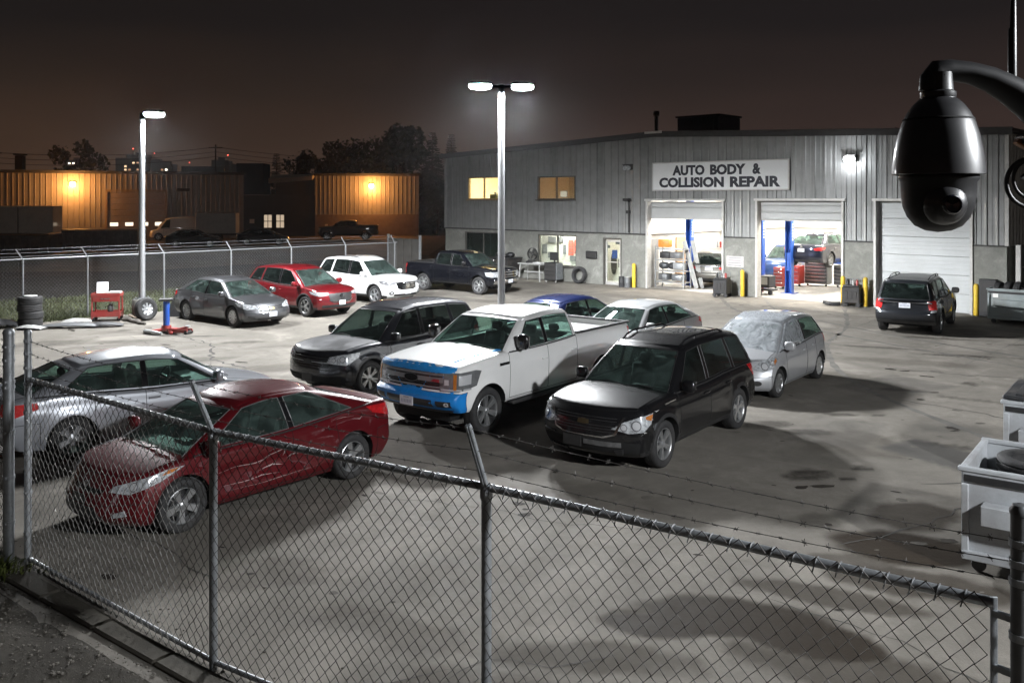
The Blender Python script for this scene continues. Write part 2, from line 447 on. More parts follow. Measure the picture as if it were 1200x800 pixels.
def make_car(name, label, cat, loc, heading, s):
    """s: specification. Car frame: x forward, y left, z up, origin under the middle of the wheelbase."""
    t = thing(name, label, cat, loc, heading, s.get('group'))
    if s.get('pitch'): t.rotation_euler = (0, s['pitch'], heading)
    Wd = s['W']; hw = Wd / 2; wb = s['wb']; xfa, xra = wb / 2, -wb / 2
    xf = xfa + s['fo']; xr = xra - s['ro']; Rw = s['Rw']; Ra = Rw + s.get('gap', .055); sill = s['sill']
    T = curve(s['top']); cr = s.get('crown', [(xr, .02), (-.9, .02), (.9, .05), (xf - .4, .058), (xf, .04)]); CR = curve(cr)
    S = curve(s.get('sect', [(0, .90), (.08, .945), (.22, .982), (.45, 1.0), (.60, .998), (.70, .990), (.76, .978), (.88, .962), (1, .935)]))
    PL = curve(s.get('plan', [(xr, .93), (xr + .5, .975), (-.6, 1), (.8, 1), (xf - .6, .985), (xf, .93)]))
    F = curve(s['nose']); RB = curve(s['tail'])
    cf, pf, cb, pb = s.get('cf', .26), s.get('pf', 2.6), s.get('cb', .16), s.get('pb', 3.0)
    x0f, x0r = xfa + Ra + .012, xra - Ra - .012
    # stations
    xs = set()
    for xa in (xfa, xra):
        for k in range(15): xs.add(round(xa + Ra * math.cos(math.pi * k / 14), 4))
        xs.add(round(xa + Ra + .012, 4)); xs.add(round(xa - Ra - .012, 4))
    for q in (0, .012, .03, .06, .1, .16, .24, .34): xs.add(round(xf - q, 4)); xs.add(round(xr + q, 4))
    doors = s['doors']                       # x of the door edges, front to rear
    for q in doors: xs.add(round(q, 4))
    xcr, xcf = s['cab'][0][0], s['cab'][-1][0]
    xs.add(round(xcr - .03, 4)); xs.add(round(xcf + .02, 4))
    for q in s.get('xs', []): xs.add(round(q, 4))
    xs = sorted(xs); full = [xs[0]]
    for a, b in zip(xs, xs[1:]):
        if b - a < .006 and b not in [round(q, 4) for q in doors]: continue
        n = max(1, int(math.ceil((b - full[-1]) / .1))); a0 = full[-1]
        full += [a0 + (b - a0) * (k + 1) / n for k in range(n)]
    xs = np.array(full); nI = len(xs)
    vh = [0, .16, .32, .46, .6, .72, .80, .86, .91, .95, .98, 1]
    vs_ = np.array([-q for q in vh[:0:-1]] + vh); nJ = len(vs_)
    ts = np.array([0, .03, .07, .12, .2, .28, .36, .44, .52, .6, .66, .70, .73, .77, .83, .89, .93, .965, 1]); nK = len(ts)
    order, faces = lattice(nI, nJ, nK)
    X = xs[order[:, 0]].copy(); v = vs_[order[:, 1]].copy(); tt = ts[order[:, 2]].copy()
    Hb = .75; r = s.get('round', .075)
    dx = np.minimum(X - xr, xf - X); a = np.maximum(0, r - dx); b = np.maximum(0, r - (1 - abs(v)) * hw); c = np.maximum(0, r - (1 - tt) * Hb)
    ln = np.sqrt(a*a + b*b + c*c); k_ = np.where(ln > r, r / np.maximum(ln, 1e-9), 1.0)
    X = X - np.where(X > 0, 1, -1) * a * (1 - k_); v = v - np.sign(v) * b * (1 - k_) / hw; tt = tt - c * (1 - k_) / Hb
    # fore-aft warp
    sf = np.clip((X - x0f) / (xf - x0f), 0, 1); xe = xf + F(tt) - cf * abs(v) ** pf
    X = np.where(X > x0f, x0f + sf * (xe - x0f), X)
    sr = np.clip((x0r - X) / (x0r - xr), 0, 1); xe = xr - RB(tt) + cb * abs(v) ** pb
    X = np.where(X < x0r, x0r + sr * (xe - x0r), X)
    arch = np.zeros_like(X)
    for xa in (xfa, xra):
        d2 = Ra * Ra - (X - xa) ** 2
        arch = np.maximum(arch, np.where(d2 > 0, Rw + np.sqrt(np.maximum(d2, 0)), 0))
    lift = curve([(xr, s.get('rlift', .12)), (xr + .45, .03), (xra, 0), (xfa, 0), (xf - .35, .0), (xf, s.get('flift', .03))])
    zb = np.maximum(sill + lift(X), arch)
    Z = zb + tt * (T(X) - zb) + CR(X) * (1 - v * v) * tt ** 2
    tw_ = (Z - sill) / np.maximum(T(X) - sill, .1)
    Y = v * hw * PL(X) * S(np.clip(tw_ * (np.clip(abs(v), .9, 1) - .9) * 10 + tt * (1 - (np.clip(abs(v), .9, 1) - .9) * 10), 0, 1))
    for xa in (xfa, xra):
        dd = np.sqrt((X - xa) ** 2 + (Z - Rw) ** 2)
        Y = Y + np.sign(v) * s.get('flare', .018) * np.exp(-((dd - Ra) / .09) ** 2) * np.clip((abs(v) - .9) * 10, 0, 1)
    P = np.stack([X, Y, Z], 1)
    if 'deform' in s: P = s['deform'](P, v)
    hwf = lambda x: hw * PL(x) * S(1.0)
    # groups of faces
    groups = {}
    ctr = lambda f: P[list(f)].mean(0)
    clad = s.get('clad')
    bump_t = s.get('bump_t', .52); bed = s.get('bed')
    for f, side, (i, j, k) in faces:
        cx = xs[min(i, nI - 2)] + (0 if i >= nI - 1 else (xs[i + 1] - xs[i]) / 2)
        vv = vs_[min(j, nJ - 2)] + (vs_[1] - vs_[0]) * 0 if j >= nJ - 1 else (vs_[j] + vs_[j + 1]) / 2
        tc_ = ts[min(k, nK - 2)] if k >= nK - 1 else (ts[k] + ts[k + 1]) / 2
        g_ = 'body'
        if side == 'D': g_ = 'underbody'
        elif side == 'T':
            if xcr + .12 < cx < xcf - .06 and abs(vv) < .87: continue
            if bed and bed[0] < cx < bed[1] and abs(vv) < .86: continue
            if cx > xcf - .06 and abs(vv) < .91: g_ = 'hood'
            elif cx < xcr + .02 and s.get('trunk') and abs(vv) < .86: g_ = 'trunk_lid'
        elif side == 'F': g_ = 'bumper' if tc_ < bump_t else 'body'
        elif side == 'B': g_ = 'rear' if tc_ < s.get('rbump_t', .5) else ('trunk_lid' if abs(vv) < .8 else 'body')
        else:
            c_ = ctr(f)
            da = min(math.hypot(c_[0] - xa, c_[2] - Rw) for xa in (xfa, xra))
            if clad and (da < Ra + clad[0] or tc_ < clad[1]): g_ = 'cladding'
            elif cx > x0f + .16 and tc_ < bump_t: g_ = 'bumper'
            elif cx < x0r - .12 and tc_ < s.get('rbump_t', .5): g_ = 'rear'
            elif tc_ > .09:
                for q in range(len(doors) - 1):
                    if doors[q + 1] < cx < doors[q]: g_ = 'door%d%s' % (q, side)
        groups.setdefault(g_, []).append(f)
    pm = s['paint']; made = {}
    names = {'hood': 'hood', 'trunk_lid': s.get('lid_name', 'trunk_lid'), 'bumper': 'bumper', 'rear': 'bumper', 'cladding': 'cladding', 'underbody': 'underbody', 'body': 'body'}
    mats_ = dict(s.get('mats', {}))
    for g_, fl in groups.items():
        m_ = mats_.get(g_, {'cladding': trim, 'underbody': seamm}.get(g_, pm))
        made[g_] = panel('door' if g_.startswith('door') else names[g_], P, fl, m_, t)
        if g_ in s.get('plabels', {}): made[g_]['label'] = s['plabels'][g_]
    gg = {k: v_ for k, v_ in groups.items() if k not in ('underbody', 'cladding')}
    for w_, q in edge_tubes(P, gg, s.get('seam_r', .0045), lambda q: sorted(q, key=lambda n: (n == 'body', n))[0]).items(): q.build('panel_gap', seamm, made[w_])
    bvh = BVHTree.FromPolygons([Vector(p) for p in P], [f for f, sd, _ in faces if sd != 'D'])
    # ---------------- cabin
    kn = s['cab']; RZc = curve(s['roof']); wr = s['Wr'] / 2; H0 = s.get('beltdrop', .012)
    us = []; kpos = []
    for q in range(len(kn) - 1):
        n = max(1, int(math.ceil(max(abs(kn[q + 1][0] - kn[q][0]), abs(kn[q + 1][1] - kn[q][1])) / .13)))
        kpos.append(len(us)); us += [q + k / n for k in range(n)]
    kpos.append(len(us)); us.append(len(kn) - 1); us = np.array(us); nI2 = len(us)
    s0, s1 = s.get('ws', (.07, .87))
    ss = np.array([0, s0 * .5, s0] + [s0 + (s1 - s0) * q / 7 for q in range(1, 8)] + [s1 + (1 - s1) * .3, s1 + (1 - s1) * .55, s1 + (1 - s1) * .8, 1]); nK2 = len(ss)
    va = s.get('va', .9)
    vh = [0, .2, .4, .6, .76, va, va + (1 - va) * .4, va + (1 - va) * .75, 1]; vv2 = np.array([-q for q in vh[:0:-1]] + vh); nJ2 = len(vv2)
    ord2, fc2 = lattice(nI2, nJ2, nK2)
    xbk = np.array([q[0] for q in kn]); xtk = np.array([q[1] for q in kn]); kq = np.arange(len(kn))
    hc = s['H'] - T(0.0); rc = s.get('cround', .07)
    def cabpos(u, v, q):
        u = np.asarray(u, float); v = np.asarray(v, float); q = np.asarray(q, float)
        xb = np.interp(u, kq, xbk); xt = np.interp(u, kq, xtk)
        dx = np.minimum(xb - xbk[0], xbk[-1] - xb); a = np.maximum(0, rc - dx); b = np.maximum(0, rc - (1 - abs(v)) * wr); c = np.maximum(0, rc - (1 - q) * hc)
        ln = np.sqrt(a*a + b*b + c*c); k_ = np.where(ln > rc, rc / np.maximum(ln, 1e-9), 1.0)
        da = np.where(xb > (xbk[0] + xbk[-1]) / 2, 1, -1) * a * (1 - k_)
        v = v - np.sign(v) * b * (1 - k_) / wr; dc = c * (1 - k_)
        bul = s.get('wbulge', .035) * np.sin(np.pi * q)
        wfu = np.clip((xb - xbk[-1] * .25) / (xbk[-1] * .75), 0, 1); wru = np.clip((xbk[0] * .4 - xb) / (-xbk[0] * .6), 0, 1)
        x = xb + (xt - xb) * q - da + (1 - v * v) * (s.get('cw', .13) * wfu - s.get('crr', .10) * wru) + bul * (wfu ** 6 - wru ** 6 * s.get('rbul', .5))
        zbase = T(xb) - H0
        z = zbase + (RZc(xt) - zbase) * (q ** s.get('zp', 1.0)) - dc + s.get('rcrown', .045) * (1 - v * v) * q ** 3
        y = v * ((hwf(xb) - .012) * (1 - q ** 1.2) + wr * PLC(xt) * q ** 1.2)
        return np.stack([x, y, z], -1)
    PLC = curve(s.get('rplan', [(kn[0][1], .93), (-.3, 1.0), (kn[-1][1], .965)]))
    P2 = cabpos(us[ord2[:, 0]], vv2[ord2[:, 1]], ss[ord2[:, 2]])
    nrm = np.zeros_like(P2)
    for f, sd, _ in fc2:
        n_ = np.cross(P2[f[1]] - P2[f[0]], P2[f[3]] - P2[f[0]]) + np.cross(P2[f[3]] - P2[f[2]], P2[f[1]] - P2[f[2]])
        ll = np.linalg.norm(n_)
        if ll > 0:
            for q in f: nrm[q] += n_ / ll
    nrm /= np.maximum(np.linalg.norm(nrm, axis=1, keepdims=True), 1e-9)
    g2 = {}
    wins = s['win']                      # knot intervals that are side windows
    pil = s.get('pillars', [])
    fs0, fs1 = s.get('wf', (.05, .90)); rs0, rs1 = s.get('wrr', (.10, .88))
    for f, side, (i, j, k) in fc2:
        if side == 'D': continue
        um = us[min(i, nI2 - 2)] + 1e-4 if i >= nI2 - 1 else (us[i] + us[i + 1]) / 2
        vm = 1 if j >= nJ2 - 1 else (vv2[j] + vv2[j + 1]) / 2
        sm_ = 1 if k >= nK2 - 1 else (ss[k] + ss[k + 1]) / 2
        g_ = 'cabin'
        if side in 'LR' and s0 < sm_ < s1:
            for w_, (ka, kb) in enumerate(wins):
                if ka < um < kb: g_ = 'win%d%s' % (w_, side)
            for (ka, kb) in pil:
                if ka < um < kb: g_ = 'pillar' + side
        elif side == 'F' and abs(vm) < va and sm_ < s1 + (1 - s1) * .3: g_ = 'windshield'
        elif side == 'B' and abs(vm) < va and s0 < sm_ < s1 and s.get('rearglass', True): g_ = 'rear_window'
        elif side == 'T': g_ = 'roof'
        g2.setdefault(g_, []).append(f)
    wmade = {}
    for g_, fl in g2.items():
        if g_ in ('windshield', 'rear_window') or g_.startswith('win'):
            nm = g_ if not g_.startswith('win') or g_ == 'windshield' else 'side_window'
            gm = glass if g_ == 'windshield' else s.get('sglass', glass)
            if g_.startswith('win') and g_ != 'windshield' and int(g_[3]) in s.get('dark_win', []): gm = dglass
            if g_ == 'rear_window': gm = s.get('rglass', gm)
            wmade[g_] = panel(nm, P2, fl, gm, t, 60, .006, nrm)
        elif g_.startswith('pillar'): panel('pillar', P2, fl, gloss_black, t, 60, -.002, nrm)
        else: panel('roof' if g_ == 'roof' else 'cabin', P2, fl, mats_.get(g_, pm), t, 60)
    for w_, q in edge_tubes(P2, g2, .007, lambda q: next((x for x in sorted(q) if x in wmade), None)).items(): q.build('window_trim', s.get('trim_mat', trim), wmade[w_])
    for sg in (1, -1):                   # belt mouldings along the foot of the cabin
        bt = MB(); bt.tube([cabpos(u, sg * 1.0, .0) + np.array([0, sg * .004, .006]) for u in us[1:-1]], .011, 5)
        bt.build('belt_moulding', s.get('belt_mat', trim), t)
    bt = MB(); bt.tube([cabpos(us[-1], q, .0) + np.array([.004, 0, .004]) for q in vv2[1:-1]], .012, 5); bt.build('cowl_seal', trim, t)
    bvh2 = BVHTree.FromPolygons([Vector(p) for p in P2], [f for f, sd, _ in fc2 if sd != 'D'])
    # wipers
    if s.get('wipers', True):
        for (va0, va1, q0, q1) in ((-.72, .02, .05, .13), (-.05, .66, .05, .12)):
            wp = MB(); pts = [Vector(cabpos(us[-1], va0 + (va1 - va0) * q, q0 + (q1 - q0) * math.sin(q * 2.6))) + Vector((.03, 0, .02)) for q in np.linspace(0, 1, 7)]
            wp.tube(pts, .008, 5); wp.tube([pts[-1], pts[3] + Vector((.01, 0, .012)), pts[5]], .006, 4); wp.build('wiper', trim, t)
    # ---------------- interior
    it = MB(); fl_ = sill + .10; zb_ = float(T(0.0)) - .03; ih = hw - .15
    x1, x2 = xcr + .25, xcf - .12
    it.quad((x1, -ih, fl_), (x2, -ih, fl_), (x2, ih, fl_), (x1, ih, fl_))
    for sg in (1, -1): it.quad((x1, sg * ih, fl_), (x2, sg * ih, fl_), (x2, sg * (ih + .06), zb_), (x1, sg * (ih + .06), zb_))
    it.quad((x1, -ih, fl_), (x1, ih, fl_), (x1 - .1, ih, zb_ - .02), (x1 - .1, -ih, zb_ - .02))
    it.box((x1 - .02, 0, zb_ - .03), (.5, 2 * ih, .03))
    it.build('interior', seatm, t)
    dsh = MB(); dsh.box((xcf - .34, 0, zb_ - .14), (.46, 2 * ih, .22), .07); dsh.box((xcf - .5, 0, zb_ - .05), (.2, .3, .10), .03); dsh.build('dashboard', dashm, t)
    sx = s.get('seat_x', (-.05, -.95)); sh = s.get('seat_z', 0)
    sM = s.get('seat_mat', seatm)
    for sg in (1, -1):
        q = MB(); yy = sg * hw * .42
        q.box((sx[0] + .12, yy, fl_ + .24 + sh), (.5, .5, .16), .05); q.box((sx[0] - .2, yy, fl_ + .56 + sh), (.14, .48, .58), .05, RY(R(-14)))
        q.box((sx[0] - .31, yy, fl_ + .93 + sh), (.10, .26, .17), .04, RY(R(-10))); q.build('seat', sM, t, 40)
    if sx[1] is not None:
        q = MB(); q.box((sx[1] + .1, 0, fl_ + .24 + sh), (.48, 2 * ih - .1, .16), .05); q.box((sx[1] - .2, 0, fl_ + .54 + sh), (.14, 2 * ih - .1, .56), .05, RY(R(-18)))
        for sg in (1, -1): q.box((sx[1] - .31, sg * hw * .42, fl_ + .88 + sh), (.09, .26, .14), .04)
        q.build('rear_seat', sM, t, 40)
    st = MB(); yy = hw * .42; cen = Vector((sx[0] + .50, yy, fl_ + .60 + sh)); M_ = RY(R(-65))
    st.tube([cen + M_ @ Vector((.18 * math.cos(q * math.pi / 8), .18 * math.sin(q * math.pi / 8), 0)) for q in range(17)], .015, 6, cap=False)
    st.bar(cen + M_ @ Vector((0, -.17, 0)), cen + M_ @ Vector((0, .17, 0)), .05, .03); st.bar(cen, cen + Vector((.3, 0, -.1)), .04, .04); st.build('steering_wheel', dashm, t, 40)
    ch = MB()
    ch.box((xfa, 0, Rw + .08), (2 * Ra + .25, Wd - 2 * s['tw'] - .22, .42)); ch.box((xra, 0, Rw + .04), (2 * Ra + .2, Wd - 2 * s['tw'] - .22, .30))
    ch.box((0, 0, sill + .02), (wb - 2 * Ra, Wd - .3, .1)); ch.build('chassis', seamm, t)
    # ---------------- wheels
    wm = wheel_meshes(Rw, s['tw'], *s['wheel'])
    for xa in (xfa, xra):
        for sg in (1, -1):
            add_wheel(t, (xa, sg * (hw * float(PL(xa)) - s['tw'] / 2 - s.get('inset', .012)), Rw), wm, sg < 0, rng.uniform(0, 1.2), s.get('steer', 0) if xa > 0 else 0)
    # ---------------- applied details
    def put(nm, m_, poly, az=0, rear=False, C_=None, side=0, off=.006, depth=.03, sub=None, cell=.07, mirror=False, par=None):
        for sg in ((1, -1) if mirror else (1,)):
            q = MB(); A = R(az); fx = -1 if rear else 1
            o_ = Vector((fx * math.cos(A), sg * math.sin(A), 0)); e1 = Vector((-fx * math.sin(A), sg * math.cos(A), 0)); c0 = Vector((C_[0], sg * C_[1], 0)) if C_ else Vector((0, 0, 0))
            decal(q, bvh, poly, c0 + o_ * (1.2 if C_ else 3.2), e1, (0, 0, 1), -o_, off, depth, cell)
            o2 = q.build(nm, m_, par or t, 40)
        return o2
    ctx = dict(t=t, put=put, bvh=bvh, bvh2=bvh2, made=made, cabpos=cabpos, us=us, xf=xf, xr=xr, hw=hw, T=T, hwf=hwf, P=P, groups=groups, xfa=xfa, xra=xra, Rw=Rw, s=s, vv2=vv2, ss=ss)
    # handles on the doors
    dq = s.get('handle_z', .80)
    for q in range(len(doors) - 1):
        for sg, sd in ((1, 'L'), (-1, 'R')):
            key = 'door%d%s' % (q, sd)
            if key not in made: continue
            hx_ = doors[q + 1] + .13; hz = s['sill'] + dq * (float(T(hx_)) - s['sill'])
            h, n, _, _ = bvh.ray_cast(Vector((hx_, sg * 2, hz)), Vector((0, -sg, 0)))
            if h is None: continue
            hb = MB(); hb.box((h.x, h.y + sg * .018, hz), (.19, .022, .032), .009); hb.box((h.x - .075, h.y + sg * .006, hz), (.03, .03, .026)); hb.box((h.x + .075, h.y + sg * .006, hz), (.03, .03, .026))
            hb.build('door_handle', s.get('handle_mat', pm), made[key], 40)
    # mirrors
    ma = s.get('mirror', (kn[s['win'][-1][1]][0] - .06, .07, .115, .095)); mm_ = s.get('mirror_mat', pm)
    for sg in (1, -1):
        mb_ = MB(); bx = ma[0]; by = float(hwf(bx)); bz = float(T(bx)) + ma[1]
        ellipsoid(mb_, (bx, sg * (by + .13), bz + .02), (.065, ma[2], ma[3]), 12, 8, 3.2)
        mb_.bar((bx, sg * (by - .02), bz - .05), (bx, sg * (by + .08), bz - .03), .05, .035, .01)
        o2 = mb_.build('mirror', mm_, t, 50)
        g_ = MB(); g_.box((bx - .064, sg * (by + .13), bz + .02), (.008, ma[2] * 1.6, ma[3] * 1.45), .003); g_.build('mirror_glass', chrome, o2)
    return t, ctx
def mirror_poly(p): return [(-x, z) for x, z in p][::-1]
def rect(y0, y1, z0, z1): return [(y0, z0), (y1, z0), (y1, z1), (y0, z1)]
def oval(cy_, cz, a, b, n=14): return [(cy_ + a * math.cos(2 * math.pi * k / n), cz + b * math.sin(2 * math.pi * k / n)) for k in range(n)]
def plate(ctx, z, rear=False, w=.30, h=.15, m=None, ink=True, y=0.0, tilt=0):
    bvh = ctx['bvh']; d = 1 if rear else -1
    hh, n, _, _ = bvh.ray_cast(Vector((-d * 3.5, y, z)), Vector((d, 0, 0)))
    q = MB(); x = hh.x - d * .014; q.box((x, y, z), (.012, w, h), .003); p = q.build('licence_plate', m or platem, ctx['t'])
    if ink:
        q = MB(); xx = x - d * .0075
        for k in range(7):
            q.box((xx, y - w * .36 + k * w * .12, z - .008), (.003, w * .05, h * .36))
        q.box((xx, y, z + h * .36), (.003, w * .4, h * .10)); q.build('plate_lettering', plate_ink, p)
    return p
def headlights(ctx, poly, az, C_, bulbs=(), indic=None, base=None, rear=False, name='headlight', bm_=None):
    for sg in (1, -1):
        A = R(az); fx = -1 if rear else 1
        o_ = Vector((fx * math.cos(A), sg * math.sin(A), 0)); e1 = Vector((-fx * math.sin(A), sg * math.cos(A), 0)); c0 = Vector((C_[0], sg * C_[1], 0)) + o_ * 1.2
        q = MB(); decal(q, ctx['bvh'], poly, c0, e1, (0, 0, 1), -o_, .008, .04, .06)
        h = q.build(name, base or lens, ctx['t'], 40)
        for (u, z, r_) in bulbs:
            q = MB(); decal(q, ctx['bvh'], oval(u, z, r_, r_, 14), c0, e1, (0, 0, 1), -o_, .013, .01, .06); q.build('lamp_ring', lens_dark, h, 40)
            q = MB(); decal(q, ctx['bvh'], oval(u, z, r_ * .78, r_ * .78, 12), c0, e1, (0, 0, 1), -o_, .020, .012, .06); q.build('reflector', bm_ or lens_in, h, 40)
        if indic:
            q = MB(); decal(q, ctx['bvh'], indic, c0, e1, (0, 0, 1), -o_, .0125, .01, .06); q.build('indicator', amber, h, 40)
def bars(ctx, nm, m_, zs, y0, y1, th, off=.016):
    for z in zs:
        ctx['put'](nm, m_, rect(y0, y1, z - th / 2, z + th / 2), off=off, depth=.03)
def roof_rails(ctx, m_, u0, u1, z=.05, vv=.86):
    for sg in (1, -1):
        q = MB(); us = np.linspace(u0, u1, 9)
        pts = [Vector(ctx['cabpos'](u, sg * vv, 1.0)) for u in us]
        pts = [p + Vector((0, 0, z if 0 < i < 8 else 0.0)) for i, p in enumerate(pts)]
        q.tube(pts, .017, 6); q.tube([pts[4], pts[4] - Vector((0, 0, z + .01))], .014, 5); q.build('roof_rail', m_, ctx['t'], 50)
# ================================================================== ground
def curve_xy(t, p): return curve(list(zip(t, p[:, 0]))), curve(list(zip(t, p[:, 1])))
def fnoise(x, y, s, o=4, seed=0.0):
    v = 0; a = 1; t = 0
    for k in range(o):
        v += a * mnoise.noise(Vector((x * s, y * s, seed + k * 7.3))); t += a; a *= .55; s *= 2.1
    return v / t
def ground_mat(name, base, dark, stain_col=(.030, .026, .022), attr=True, rough=.8, gscale=1.0, bump=.35, joints=False):
    m = bpy.data.materials.new(name); m.use_nodes = True; t = m.node_tree; b = t.nodes['Principled BSDF']
    tcn = N(t, 'ShaderNodeTexCoord'); P_ = tcn.outputs['Object']
    def nz(s, d=6.0, r=.62, dist=0.0):
        n = N(t, 'ShaderNodeTexNoise', i_Scale=s * gscale, i_Detail=d, i_Roughness=r, i_Distortion=dist); t.links.new(P_, n.inputs[0]); return n.outputs[0]
    def mr(src, a, b_, lo=0.0, hi=1.0):
        n = N(t, 'ShaderNodeMapRange'); n.inputs['From Min'].default_value = a; n.inputs['From Max'].default_value = b_; n.inputs['To Min'].default_value = lo; n.inputs['To Max'].default_value = hi
        t.links.new(src, n.inputs[0]); return n.outputs[0]
    def mix(fac, c1, c2, mode='MIX'):
        n = N(t, 'ShaderNodeMix', data_type='RGBA', blend_type=mode)
        if isinstance(fac, float): n.inputs[0].default_value = fac
        else: t.links.new(fac, n.inputs[0])
        for q, c_ in ((6, c1), (7, c2)):
            if isinstance(c_, tuple): n.inputs[q].default_value = (*c_, 1)
            else: t.links.new(c_, n.inputs[q])
        return n.outputs[2]
    col = mix(mr(nz(.22, 7, .65, .6), .3, .7), base, dark)
    col = mix(mr(nz(1.3, 8, .72, .4), .38, .68, 0, .7), col, tuple(c * .62 for c in dark))
    col = mix(mr(nz(6, 8, .82), .38, .62, 0, .55), col, tuple(c * .5 for c in base))
    col = mix(mr(nz(42, 3, .7), .4, .62, 0, .6), col, tuple(c * .55 for c in base))         # aggregate speckle
    col = mix(mr(nz(.5, 5, .6, 1.0), .52, .75, 0, .45), col, tuple(min(1, c * 1.35) for c in base))
    rough_ = mr(nz(2.5), .3, .7, rough - .08, min(1, rough + .12))
    if attr:
        at = N(t, 'ShaderNodeAttribute', attribute_name='stain'); sx_ = N(t, 'ShaderNodeSeparateColor'); t.links.new(at.outputs['Color'], sx_.inputs[0])
        brk = mr(nz(3.0, 8, .75, .8), .25, .6, .35, 1.0)
        k1 = N(t, 'ShaderNodeMath', operation='MULTIPLY'); t.links.new(sx_.outputs[0], k1.inputs[0]); t.links.new(brk, k1.inputs[1])
        col = mix(k1.outputs[0], col, stain_col)                                             # oil
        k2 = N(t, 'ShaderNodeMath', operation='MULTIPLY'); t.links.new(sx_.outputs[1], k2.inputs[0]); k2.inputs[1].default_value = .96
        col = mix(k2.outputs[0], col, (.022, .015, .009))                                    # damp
        col = mix(sx_.outputs[2], col, (.062, .060, .058))                                   # asphalt patch
        wn = N(t, 'ShaderNodeMath', operation='MULTIPLY'); t.links.new(sx_.outputs[1], wn.inputs[0]); t.links.new(mr(nz(7, 6, .75), .36, .62, .78, 1.1), wn.inputs[1])
        wr1 = N(t, 'ShaderNodeMapRange'); wr1.inputs['From Min'].default_value = .6; wr1.inputs['From Max'].default_value = 1.0; wr1.inputs['To Max'].default_value = 1.0
        t.links.new(wn.outputs[0], wr1.inputs[0])
        rm = N(t, 'ShaderNodeMix', data_type='FLOAT'); t.links.new(wr1.outputs[0], rm.inputs[0]); t.links.new(rough_, rm.inputs[2]); rm.inputs[3].default_value = .66
        rough_ = rm.outputs[0]
    t.links.new(col, b.inputs['Base Color']); t.links.new(rough_, b.inputs['Roughness']); b.inputs['Specular IOR Level'].default_value = .07
    bp = N(t, 'ShaderNodeBump', i_Strength=bump, i_Distance=.012)
    hs = N(t, 'ShaderNodeMath', operation='ADD'); t.links.new(nz(70, 3), hs.inputs[0]); t.links.new(nz(12, 5), hs.inputs[1]); t.links.new(hs.outputs[0], bp.inputs['Height']); t.links.new(bp.outputs[0], b.inputs['Normal'])
    MATS[name] = m; return m
concrete = ground_mat('worn_concrete', (.305, .282, .248), (.140, .129, .113))
dirt_m = ground_mat('packed_dirt', (.12, .108, .090), (.060, .054, .046), attr=False, gscale=1.9, bump=1.6)
asphalt = ground_mat('old_asphalt', (.062, .060, .057), (.045, .043, .041), attr=False)
far_ground = ground_mat('far_ground', (.075, .068, .058), (.055, .05, .044), attr=False)
grass_soil = ground_mat('grass_soil', (.075, .076, .042), (.05, .052, .03), attr=False)
shopfloor = ground_mat('shop_floor_concrete', (.42, .40, .37), (.34, .33, .31), attr=False)
